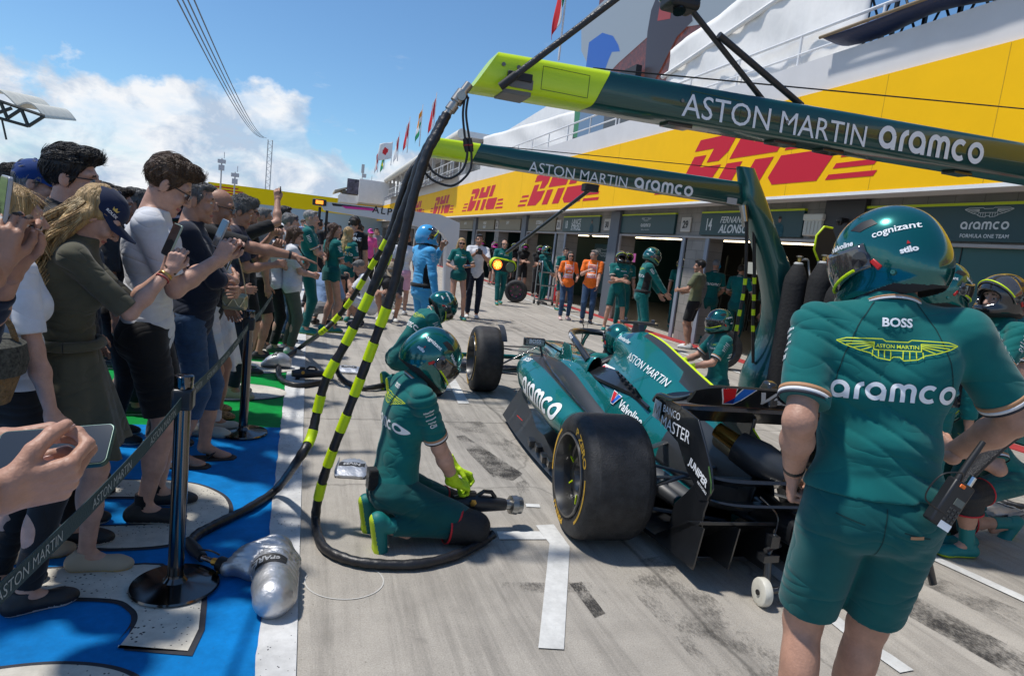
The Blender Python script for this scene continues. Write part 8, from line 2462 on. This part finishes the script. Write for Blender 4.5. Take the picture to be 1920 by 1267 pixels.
person('man with short brown hair and dark shirt standing among the far crew', (1.72, 14.6), 95, 1.84, hair='crop', hairc='brown', skin=0, topc=BLK)
person('person in pink shirt far up the lane left of the thick hoses', (1.75, 20.0), 160, 1.70, hair='short', topc=cloth('pink_shirt', (.70, .10, .32)), extra=[cap((.70, .05, .38))])
person('person in white shirt far up the lane left of the hoses', (.9, 21.5), 180, 1.72, hair='short', topc=WHT, botc=GREYT)
for i, (x, y, f, lb, tc) in enumerate(((1.15, 16.5, 20, 'crew member in black beside the white boom, back turned', BLK), (.2, 15.5, 60, 'crew member in black shirt with blue cuffs under the far boom', BLK), (2.6, 19.0, 200, 'crew member in black far up the lane right of the thick hoses', BLK), (2.2, 23, 170, 'distant person in grey far up the lane', GREYT), (3.1, 24.5, 190, 'distant person in navy near the white boom post', NAVY))):
 person(lb, (x, y), f, 1.78, hair='short', hairc=('dark', 'black', 'brown')[i % 3], topc=tc, extra=[headphones()] if i < 3 else None, res=1.2)
# --- blue suit with lifted visor
BL = (1.48, 8.6)
o = person('crew member in light blue overalls and blue helmet with lifted visor', BL, 72, 1.76, b=1.06, hair='helmet', skin=0, head=(-8, 8, 0), top='suit', topc=BLUS, bottom='trousers', botc=BLUS, collar=BLUS, hem=-.02,
           hands=[(.30, .05, .86), (-.05, .26, 1.50)], poles=[(.7, -.6, -.3), (-.6, .2, -1)], pose=('relax', 'grip'), hdir=((0, .1, -1), (.1, .1, 1)), extra=[helmet(HELB, visor_up=True, words=False), team_print(back=False, sleeves=True, col=mat('blue_print', (.3, .5, .7), .6))], shoe=BLK)
MB().tube([(o['Pc'].x + .172 * math.cos(R(a)), o['Pc'].y + .128 * math.sin(R(a)), o['Pc'].z + .05) for a in range(0, 361, 15)], .028, 8).build('belt', BLK, o['t'], 60)
# --- pair right of him
o = person('blonde woman in green team dress and sunglasses holding a phone', (3.02, 13.3), 186, 1.71, fem=True, hair='long', hairc='blonde', skin=0, bottom='skirt', botc=TG2, skirt=.84, offs=.05, hands=[(.16, .26, 1.08), (-.14, .27, 1.13)], poles=[(.6, -.4, -.8), (-.8, -.3, -.6)], pose=('relax', 'phone'),
           feet=[(.07, .04, 0, 10), (-.16, .06, 0, -14)], extra=[shades(), team_print(back=False)], **ST)
phone(o, 1, (0, .4, 1), (1, .5, .2), (.02, .02, .02), (.02, .06, .02), 'black phone in the hand of the blonde woman in the green dress')
o = person('man in white t-shirt and navy trousers taking a photograph, navy jacket on his arm', (3.50, 13.75), 190, 1.84, hair='crop', hairc='black', skin=1, topc=WHT, botc=NAVY, hands=[(.05, .30, 1.42), (-.05, .30, 1.42)], poles=[(.7, 0, -1), (-.7, 0, -1)], pose=('phone', 'phone'), shoe=WSH)
camera((3.44, 13.43, 1.44), R(180), .06, 'black camera held by the man with the navy jacket on his arm')
t = thing('jacket', 'navy jacket draped over the forearm of the man taking a photograph', 'jacket', (3.24, 13.6, 1.05))
rr = []
for k in range(12):
 u = k / 11; rr.append([V3((.10 * math.cos(a) * (1 - .25 * u) + .02 * math.sin(3 * a + 5 * u), .05 * math.sin(a), .30 - .75 * u)) for a in [2 * math.pi * j / 20 for j in range(20)]])
MB().loft(rr).build('jacket_body', NAVY, t, 60)
MB().tube([(-.05, 0, .25), (-.09, -.02, -.05), (-.07, -.02, -.38)], [.05, .045, .035], 12).build('sleeve', NAVY, t, 60)
# --- walker and the garage crews
o = person('bald man with glasses and headset in green team kit walking down the lane', (5.18, 17.5), 184, 1.82, b=1.12, belly=.05, hair='bald', skin=3, botc=TG2, feet=[(.09, .22, 0, 4), (-.08, -.16, .02, -4)], extra=[headphones(), shades(mat('clear_lens', (.2, .18, .15), .1)), team_print(back=False)], **ST)
for i, (x, y, f, h_, lb) in enumerate(((7.55, 29.0, 190, 1.78, 'farthest crew member with pink helmet peak outside the garages'), (7.35, 26.2, 170, 1.76, 'bending crew member in pink helmet and black shorts'), (7.65, 24.4, 200, 1.80, 'crew member in black with pink visor behind the walking man'), (7.60, 23.0, 180, 1.82, 'crew member in black with pink helmet left of the steel trolley'), (7.75, 21.7, 190, 1.80, 'crew member in black with pink helmet behind the steel trolley'))):
 person(lb, (x, y), f, h_, hair='helmet', topc=BLK, bottom='shorts' if i % 2 else 'trousers', botc=BLK, hands=[(-.05, .26, 1.15), (.12, .26, 1.1)] if i != 1 else None, extra=[helmet(PINK if i in (1,) else HELK, visor_up=True, words=False, topm=False), cap((.70, .05, .38)) if i != 1 else (lambda o: None)], res=1.1)
person('crew member in green race suit and helmet standing by the extinguisher', (6.92, 18.8), 150, 1.78, hair='helmet', skin=0, top='suit', topc=SUIT, bottom='trousers', botc=SUIT, hem=-.02, hands=[(.05, .30, .98), (-.12, .30, .96)], gloves=None, shoe=None, extra=[helmet(visor_up=True, words=False), team_print(back=False)])
person('dark haired mechanic in green polo and shorts just behind the orange tabards', (6.95, 17.3), 175, 1.80, hair='crop', hairc='black', skin=0, bottom='shorts', botc=TG2, hands=[(.24, .1, .85), (-.24, .1, .85)], extra=[team_print(back=False)], **ST)
def tabard(o):
 bv = bvh_of(o['shirt']); R2 = o['R2']; lil = mat('lilac_print', (.60, .45, .62), .7)
 for k, (w_, z, sz, m_) in enumerate((('FORMULA 1', .10, .17, LETW), ('HUNGARIAN', .05, .22, lil), ('GRAND PRIX', .01, .2, lil), ('2024', -.05, .1, LETW), ('MEDIA', -.13, .2, LETW), ('LENOVO', -.19, .24, lil))):
  decal('lettering', fit(text(w_, bold=.04), w=sz), m_, o['t'], o['Cc'] + R2 @ V3((0, .17, z)), R2 @ V3((-1, 0, 0)), R2 @ V3((0, 0, 1)), bv, .003, .25, .02)
 for sg in (1, -1):
  P = [o['Cc'] + R2 @ V3((sg * .10, .17 - .14 * (1 - u) ** 2 * 0, .17 - .36 * u)) for u in [k / 6 for k in range(7)]]
  for q in P:
   h_ = bv[0].ray_cast(q + R2 @ V3((0, .2, 0)), R2 @ V3((0, -1, 0)), .5)
   if h_[0]: q.y = h_[0].y + .003
  MB().tube(P, .008, 6).build('tabard_piping', WTR, o['t'], 60)
o = person('woman in orange tabard, sunglasses and blue jeans with pale pink trainers', (6.12, 14.9), 188, 1.70, fem=True, b=1.1, hair='longer', hairc='dark', skin=3, topc=ORG, botc=DENIM, hands=[(.20, .18, .92), (-.17, .26, 1.02)], shoe=mat('pink_trainer', (.6, .42, .40), .7), feet=[(.10, .10, 0, 6), (-.12, -.02, 0, -10)], extra=[shades(), tabard])
o = person('man with glasses in orange tabard and dark jeans talking to the woman', (6.55, 14.45), 205, 1.80, b=1.14, belly=.04, hair='crop', hairc='light', skin=3, head=(-46, 0, 0), topc=ORG, botc=DENIM, hands=[(.10, .26, 1.28), (-.16, .22, .92)], shoe=NAVY, extra=[shades(mat('clear_lens', (.2, .18, .15), .1)), tabard])
person('mechanic in green polo, shorts and open black helmet with arms folded', (6.72, 13.35), 196, 1.80, hair='helmet', skin=0, bottom='shorts', botc=TG2, hands=[(-.08, .21, 1.15), (.12, .22, 1.12)], poles=[(.9, .1, -.7), (-.9, .1, -.7)], feet=[(.20, .04, 0, 12), (-.20, .04, 0, -12)], extra=[helmet(HELK, visor_up=True, words=False), team_print(back=False)], **ST)
person('crew member in black and yellow helmet peering over folded arms man', (7.15, 13.9), 185, 1.80, hair='helmet', skin=0, botc=TG2, extra=[helmet(HELK, visor_up=True, words=False), team_print(back=False)], **ST)
o = person('tall crew member in green race suit and metallic helmet behind the halo', (6.15, 11.15), 108, 1.90, b=1.05, hair='helmet', skin=0, lean=6, head=(-4, 20, 0), top='suit', topc=SUIT, bottom='trousers', botc=SUIT, hem=-.02, hands=[(.16, .46, 1.02), (-.16, .40, .98)], poles=[(.6, -.4, -1), (-.6, -.4, -1)], gloves=None, extra=[helmet(), team_print()])
MB().tube([(o['Pc'].x + .178 * math.cos(R(a)), o['Pc'].y + .132 * math.sin(R(a)), o['Pc'].z + .06) for a in range(0, 361, 15)], .030, 8).build('belt', BLK, o['t'], 60)
o = person('man with black hair in olive t-shirt, black shorts and white shoes facing the garage', (7.42, 11.3), -38, 1.80, b=1.1, hair='quiff', hairc='black', skin=1, head=(25, 4, 0), hem=-.2, topc=OLT, bottom='shorts', botc=BLK, shoe=WSH, hands=[(.18, .25, 1.12), (-.18, .30, 1.15)], poles=[(.7, -.6, -.4), (-.7, -.6, -.4)])
person('mechanic with grey cap and blue headset, aramco on his back, inside the garage', (8.35, 12.15), 12, 1.86, hair='none', skin=0, botc=TG2, hands=[(.24, .25, 1.05), (-.1, .3, 1.05)], extra=[headphones((.02, .25, .45)), team_print(front=False), (lambda o: np_obj('cap', [sculpt([E(o['H'](0, -.01, .05), (.088, .108, .09), o['Rh'], .01, ((o['H'](0, 0, .01), o['Rh'] @ V3((0, .1, -1))),))], .01, .01)], GREYT, o['t']))], **ST)
person('mechanic in green polo working in the dark garage behind the hanging hoses', (8.9, 10.9), -70, 1.72, hair='short', hairc='dark', skin=1, botc=TG2, lean=14, extra=[team_print(back=False)], **ST)
person('mechanic in green polo half turned in the garage right of the blue headset', (8.75, 11.75), 60, 1.82, hair='short', hairc='dark', skin=1, botc=TG2, hands=[(.25, .3, 1.1), (-.2, .3, 1.1)], extra=[team_print(back=False)], **ST)
person('dark figure in green kit standing inside the middle garage', (9.3, 15.0), 200, 1.80, hair='helmet', botc=TG2, extra=[helmet(HELK, words=False)], **ST)
# --- kneeling mechanics
K1 = (.50, 3.32)
o = person('kneeling mechanic in green kit, helmet and lime gloves holding a wheel gun', K1, 82, 1.80, b=1.03, hair='helmet', skin=3, hips=(0, .02, .30), lean=3, hunch=10, head=(-6, 30, 0), knees=[(.17, .43, .085), (-.10, .44, .085)],
           feet=[(.15, -.045, .045, 0, 78), (-.09, -.05, .045, 0, 78)], hands=[(.05, .37, .25), (-.07, .43, .27)], poles=[(.35, -.6, -.5), (-.6, -.4, -.5)], pose=('grip', 'grip'), hdir=((-.2, 1, -.4), (.1, 1, -.4)), hn=((-.3, -.1, -1), (.3, -.1, -1)),
           botc=cloth('kneeler_trousers', (.0, .066, .068), fold=.5), hem=-.02, gloves=GLOVE, extra=[helmet(), team_print(), kneepads], **ST)
MB().box(o['Pc'] + V3((.05, -.135, .05)), (.07, .05, .11)).build('belt_radio', BLK, o['t'], bevel=.008)
MB().tube([(o['Pc'].x + .168 * math.cos(R(a)), o['Pc'].y + .122 * math.sin(R(a)), o['Pc'].z - .012) for a in range(0, 361, 15)], .014, 8).build('belt', BLK, o['t'], 60)
o = person('second kneeling mechanic bent forward in green kit beyond the nearest one', (.98, 6.62), 82, 1.78, hair='helmet', skin=3, hips=(0, .0, .37), lean=26, hunch=12, head=(-4, 34, 0), knees=[(.16, .36, .085), (-.12, .40, .085)], feet=[(.14, -.08, .03, 0, 78), (-.1, -.08, .03, 0, 78)],
           hands=[(.10, .58, .42), (-.12, .60, .42)], poles=[(.6, -.3, -.5), (-.6, -.3, -.5)], pose=('grip', 'grip'), botc=TG2, gloves=GLOVE, extra=[helmet(visor_up=False), team_print(), kneepads], **ST)
o = person('kneeling mechanic in green kit and helmet on the far side of the car', (4.68, 6.42), -76, 1.78, hair='helmet', skin=0, hips=(0, 0, .33), lean=4, hunch=4, head=(4, 6, 0), knees=[(.15, .38, .085), (-.13, .38, .085)], feet=[(.13, -.06, .03, 0, 78), (-.1, -.06, .03, 0, 78)],
           hands=[(.12, .42, .50), (-.12, .40, .48)], poles=[(.6, -.3, -.5), (-.6, -.3, -.5)], pose=('grip', 'grip'), botc=TG2, gloves=GLOVE, extra=[helmet(visor_up=False), team_print()], **ST)
# driver's helmet and shoulders in the cockpit
o = person('driver in green race suit sitting low in the cockpit of the racing car', tuple(CO + Matrix.Rotation(CYAW, 3, 'Z') @ V3((0, 1.92, .0)))[:2], 4.3, 1.72, hair='helmet', skin=0, hips=(0, .15, .26), lean=-26, hunch=14, head=(0, 10, 0), knees=[(.12, .62, .42), (-.12, .62, .42)], feet=[(.09, .98, .18), (-.09, .98, .18)],
           hands=[(.12, .42, .56), (-.12, .42, .56)], poles=[(.7, -.1, -.4), (-.7, -.1, -.4)], pose=('grip', 'grip'), top='suit', topc=SUIT, bottom='trousers', botc=SUIT, hem=0., extra=[helmet(HELM, words=False)])
# --- the big mechanic, back to the camera
BM = (1.665, 1.44); BF = 33
o = person('stocky mechanic with his back turned, aramco on his shirt, right foreground', BM, BF, 1.84, b=1.16, belly=.02, hair='helmet', skin=0, side=-5, head=(50, 19, -4), lean=3, hunch=5, hem=.03,
           hands=[(.27, .27, 1.10), (-.225, .05, 1.0)], poles=[(.9, -.4, -.3), (-.2, -.95, -.1)], pose=('grip', 'fist'), hdir=((.1, 1, .1), (.1, .2, -1)), hn=((-1, 0, 0), (1, 0, 0)),
           feet=[(.07, .20, 0, 8), (-.10, -.02, 0, -8)], bottom='shorts', botc=TG2, extra=[helmet(), team_print(front=False)], res=.85, **ST)
MB().tube([o['Wr'][1] + (o['El'][1] - o['Wr'][1]) * u for u in (.10, .17)], .033, 28).build('watch_band', BLACK, o['t'], 60)
# radio on his hip
rt = thing('walkie_talkie', 'black two-way radio with antenna clipped to the back of his belt', 'radio', o['t'].matrix_basis @ V3((0, 0, 0))); rt.location = Vector(o['t'].location) + Matrix.Rotation(R(-BF), 3, 'Z') @ (o['Pc'] + V3((.135, -.150, .075))); rt.rotation_euler = (R(-6), R(26), R(-BF + 14))
MB().box((0, 0, 0), (.062, .038, .135)).build('radio_body', mat('radio_black', (.013, .013, .015), .4), rt, bevel=.006)
MB().tube([(-.015, 0, .065), (-.015, 0, .12), (-.013, 0, .19)], [.010, .009, .007], 10).build('radio_antenna', BLACK, rt, 40)
MB().cyl((.018, 0, .065), (.018, 0, .095), .009, n=14).build('radio_plug', CHROME, rt, 40)
MB().box((-.008, -.021, .055), (.016, .004, .010)).build('orange_button', mat('orange_button', (.8, .15, .01), .4), rt, bevel=.002)
MB().box((.010, -.020, .012), (.026, .003, .020)).build('radio_display', mat('radio_display', (.10, .12, .11), .2), rt)
f = MB()
for i in range(3):
 for j in range(4): f.box((-.002 + i * .012, -.020, -.010 - j * .011), (.007, .003, .005))
f.build('keypad', mat('key_grey', (.05, .05, .05), .5), rt)
decal('label_sticker', ([(-.018, -.01), (.018, -.01), (.018, .01), (-.018, .01)], [(0, 1, 2, 3)]), LETW, rt, (.010, -.0195, -.060), (1, 0, 0), (0, 0, 1), off=.001)
q0 = Vector(rt.location)
tag(MB().tube(smooth_path([q0 + V3((.0, -.02, .07)), q0 + V3((-.03, -.04, .10)), q0 + V3((-.09, -.03, .09)), q0 + V3((-.10, -.01, .02)), q0 + V3((-.04, -.03, -.02))]), .0022, 6).build('headset_lead', BLACK), 'thin black headset lead looping over the radio', 'cable')
# carbon lever in his right hand
lv = thing('carbon_lever', 'long black carbon lever slanting across his right hip, ending in a blade', 'lever', aY(1800, 900, 1.62))
o0 = Vector(lv.location)
pts = [aY(1960, 770, 1.50), aY(1880, 830, 1.55), aY(1800, 905, 1.62)]
MB().tube([p - o0 for p in smooth_path(pts)], [.036] * 8 + [.034] * 8 + [.03], 14, flat=.45).build('lever_arm', mat('carbon_weave', (.016, .016, .018), .38, bump=.5, bscale=260, vary=.3, vscale=200), lv, 60)
pts = [aY(1745, 1000, 1.72), aY(1737, 1040, 1.72), aY(1750, 1095, 1.72)]
MB().tube([p - o0 for p in [aY(1800, 905, 1.62), aY(1765, 960, 1.70)] + pts], [.028, .022, .022, .016, .014], 12, flat=.4).build('lever_blade', CARB, lv, 60)
# --- right edge
o = person('crew member in green race suit with winged back print behind the stocky mechanic', (3.62, 2.95), 62, 1.79, b=1.05, hair='helmet', skin=0, head=(-38, 10, 0), top='suit', topc=SUIT, bottom='trousers', botc=SUIT, hem=-.02, extra=[helmet(visor_up=False), team_print()])
o = person('mechanic in green polo at the right edge with lifted black visor', (4.22, 3.02), -72, 1.77, hair='helmet', skin=3, head=(8, 4, 0), botc=TG2, hands=[(.10, .30, 1.10), (-.10, .32, 1.12)], poles=[(.7, -.3, -.6), (-.7, -.3, -.6)], gloves=None, extra=[helmet(HELK, visor_up=True, words=False), team_print()], **ST)
o = person('crouching mechanic with black knee pads at the lower right edge', (4.38, 2.96), -78, 1.78, hair='helmet', skin=0, hips=(0, -.08, .50), lean=46, head=(0, 10, 0), knees=[(.14, .10, .09), (-.22, .34, .40)], feet=[(.14, -.34, .02, 0, 60), (-.22, .28, 0)],
           hands=[(.20, .50, .72), (-.20, .50, .70)], poles=[(.6, -.2, -.6), (-.6, -.2, -.6)], bottom='shorts', botc=TG2, extra=[helmet(words=False), team_print(), kneepads], **ST)
person('face half hidden behind the lifted visor mechanic at the right edge', (4.75, 3.35), -80, 1.80, hair='short', hairc='dark', skin=3, botc=TG2, extra=[headphones()], **ST)
# boot shaped silver bag over the spare gun
t = thing('foil_bag', 'plump boot shaped silver foil bag lettered SPARE on the white strip, nearest the camera', 'bag', gz(500, 1080))
o0 = Vector(t.location)
def gq_(x, y, z): return gz(x, y, z) - o0
fl_ = ((V3((0, 0, .006)), V3((0, 0, -1))),)
fb = np_obj('bag_shell', [sculpt([C(gq_(428, 1064, .05), gq_(470, 1052, .07), .035, .075, None, fl_), C(gq_(470, 1052, .075), gq_(515, 1040, .08), .080, .088, None, fl_), C(gq_(512, 1045, .08), gq_(512, 1120, .075), .092, .082, None, fl_), C(gq_(540, 1050, .06), gq_(532, 1118, .055), .055, .055, None, fl_)], .0045, .02, lambda X, Y_, Z: wrinkle(.009, 1.3)(X, Z, Y_) + wrinkle(.003, 2.2)(Y_, X, Z))], FOIL, t)
bv = bvh_of(fb)
decal('patch', ([(-.085, -.030), (.085, -.030), (.085, .030), (-.085, .030)], [(0, 1, 2, 3)]), mat('patch_black', (.015, .015, .016), .6), t, gq_(500, 1042, .17), (1, -.08, 0), (.08, 1, .1), bv, .003, .2, .01)
decal('lettering', fit(text('SPARE', bold=.03), w=.11), mat('patch_grey', (.35, .36, .37), .5), t, gq_(500, 1042, .17), (-1, .08, 0), (-.08, -1, -.1), bv, .005, .2, .008)
MB().tube([gq_(470, 1080, .09), gq_(488, 1130, .08)], .003, 6).build('seam', FOIL, t, 60)
# more of the far crowd
for i, (x, y, f, lb, tc, hc) in enumerate(((.05, 13.2, 70, 'person in grey t-shirt far down the belt row', GREYT, 'brown'), (-.30, 14.4, 90, 'person in white shirt far down the belt row', WHT, 'dark'), (.45, 18.2, 150, 'person in black far down the lane under the white boom', BLK, 'black'), (-.5, 17.0, 80, 'person in navy at the far end of the belt row', NAVY, 'grey'),
  (1.9, 25.5, 190, 'small distant person in black right of the banded hoses', BLK, 'dark'), (2.7, 27.5, 170, 'small distant person in pink by the white post', cloth('pink_shirt', (.70, .10, .32)), 'dark'), (1.2, 28.5, 200, 'small distant person in white near the lane end', WHT, 'brown'), (3.9, 30.0, 180, 'small distant person in green by the garages', TG, 'dark'), (-.2, 24.5, 120, 'small distant person in blue left of the white boom', SKY, 'brown'), (.2, 30.0, 170, 'small distant person in dark kit at the lane end', CHAR, 'black'))):
 person(lb, (x, y), f, 1.70 + .03 * (i % 5), hair='short', hairc=hc, topc=tc, botc=(BLK, DENIM, NAVY)[i % 3], res=1.25)
for x, y, f, h_, lb, tc, hc in ((-1.9, 5.3, 80, 1.80, 'man in black far back at the left behind the blue cap', BLK, 'dark'), (-1.45, 3.55, 85, 1.72, 'dark dressed man in the second row at the left edge', CHAR, 'black'), (-1.15, 4.0, 80, 1.70, 'man in navy top in the second row behind the white t-shirt man', NAVY, 'brown'), (-1.2, 4.9, 85, 1.72, 'man in charcoal shirt between the front and back rows', CHAR, 'dark'),
  (-1.1, 6.4, 85, 1.76, 'man in black in the second row behind the pointing man', BLK, 'grey'), (-1.05, 7.6, 85, 1.75, 'man in white in the second row farther along the belt', WHT, 'dark'), (-.95, 9.0, 85, 1.78, 'man in grey in the second row near the far hoses', GREYT, 'brown'), (-1.9, 7.2, 85, 1.80, 'tall man in navy standing behind the second row', NAVY, 'dark'), (-1.6, 2.9, 80, 1.66, 'dark haired person low at the left edge behind the phone', BLK, 'dark')):
 person(lb, (x, y), f, h_, hair='short', hairc=hc, topc=tc, botc=BLK, res=1.3)
# seams and pockets on the near mechanic's clothes
big_ = [q for q in PEOPLE if 'stocky' in q['t']['label']][0]
SEAM = mat('seam_line_green', (.0, .03, .03), .9)  # thin dark green lines along the seams and pocket edges
sb = bvh_of(big_['shirt']); sh_ = [c for c in big_['t'].children if c.name.startswith('shorts')][0]; hb = bvh_of(sh_)
for sg in (1, -1):
 decal('raglan_seam', strokes([[(sg * .055, .10), (sg * .10, .03), (sg * .135, -.06), (sg * .15, -.13)]], .0028), SEAM, big_['t'], big_['Cc'] + big_['R2'] @ V3((0, -.18, .10)), big_['R2'] @ V3((1, 0, 0)), (0, 0, 1), sb, .0015, .3, .01)
 decal('pocket_seam', strokes([[(sg * .05, .0), (sg * .125, -.012 * sg)]], .004), SEAM, big_['t'], big_['Pc'] + V3((0, -.2, -.035)), (1, 0, 0), (0, 0, 1), hb, .0015, .3, .01)
decal('centre_seam', strokes([[(0, .02), (.004, -.08), (0, -.16)]], .0028), SEAM, big_['t'], big_['Pc'] + V3((0, -.2, .0)), (1, 0, 0), (0, 0, 1), hb, .0015, .3, .01)
decal('trim_tag', ([(-.018, -.004), (.018, -.004), (.018, .005), (-.018, .005)], [(0, 1, 2, 3)]), TAN, big_['t'], big_['Pc'] + V3((.085, -.2, -.045)), (1, 0, .1), (0, 0, 1), hb, .003, .3, .01)
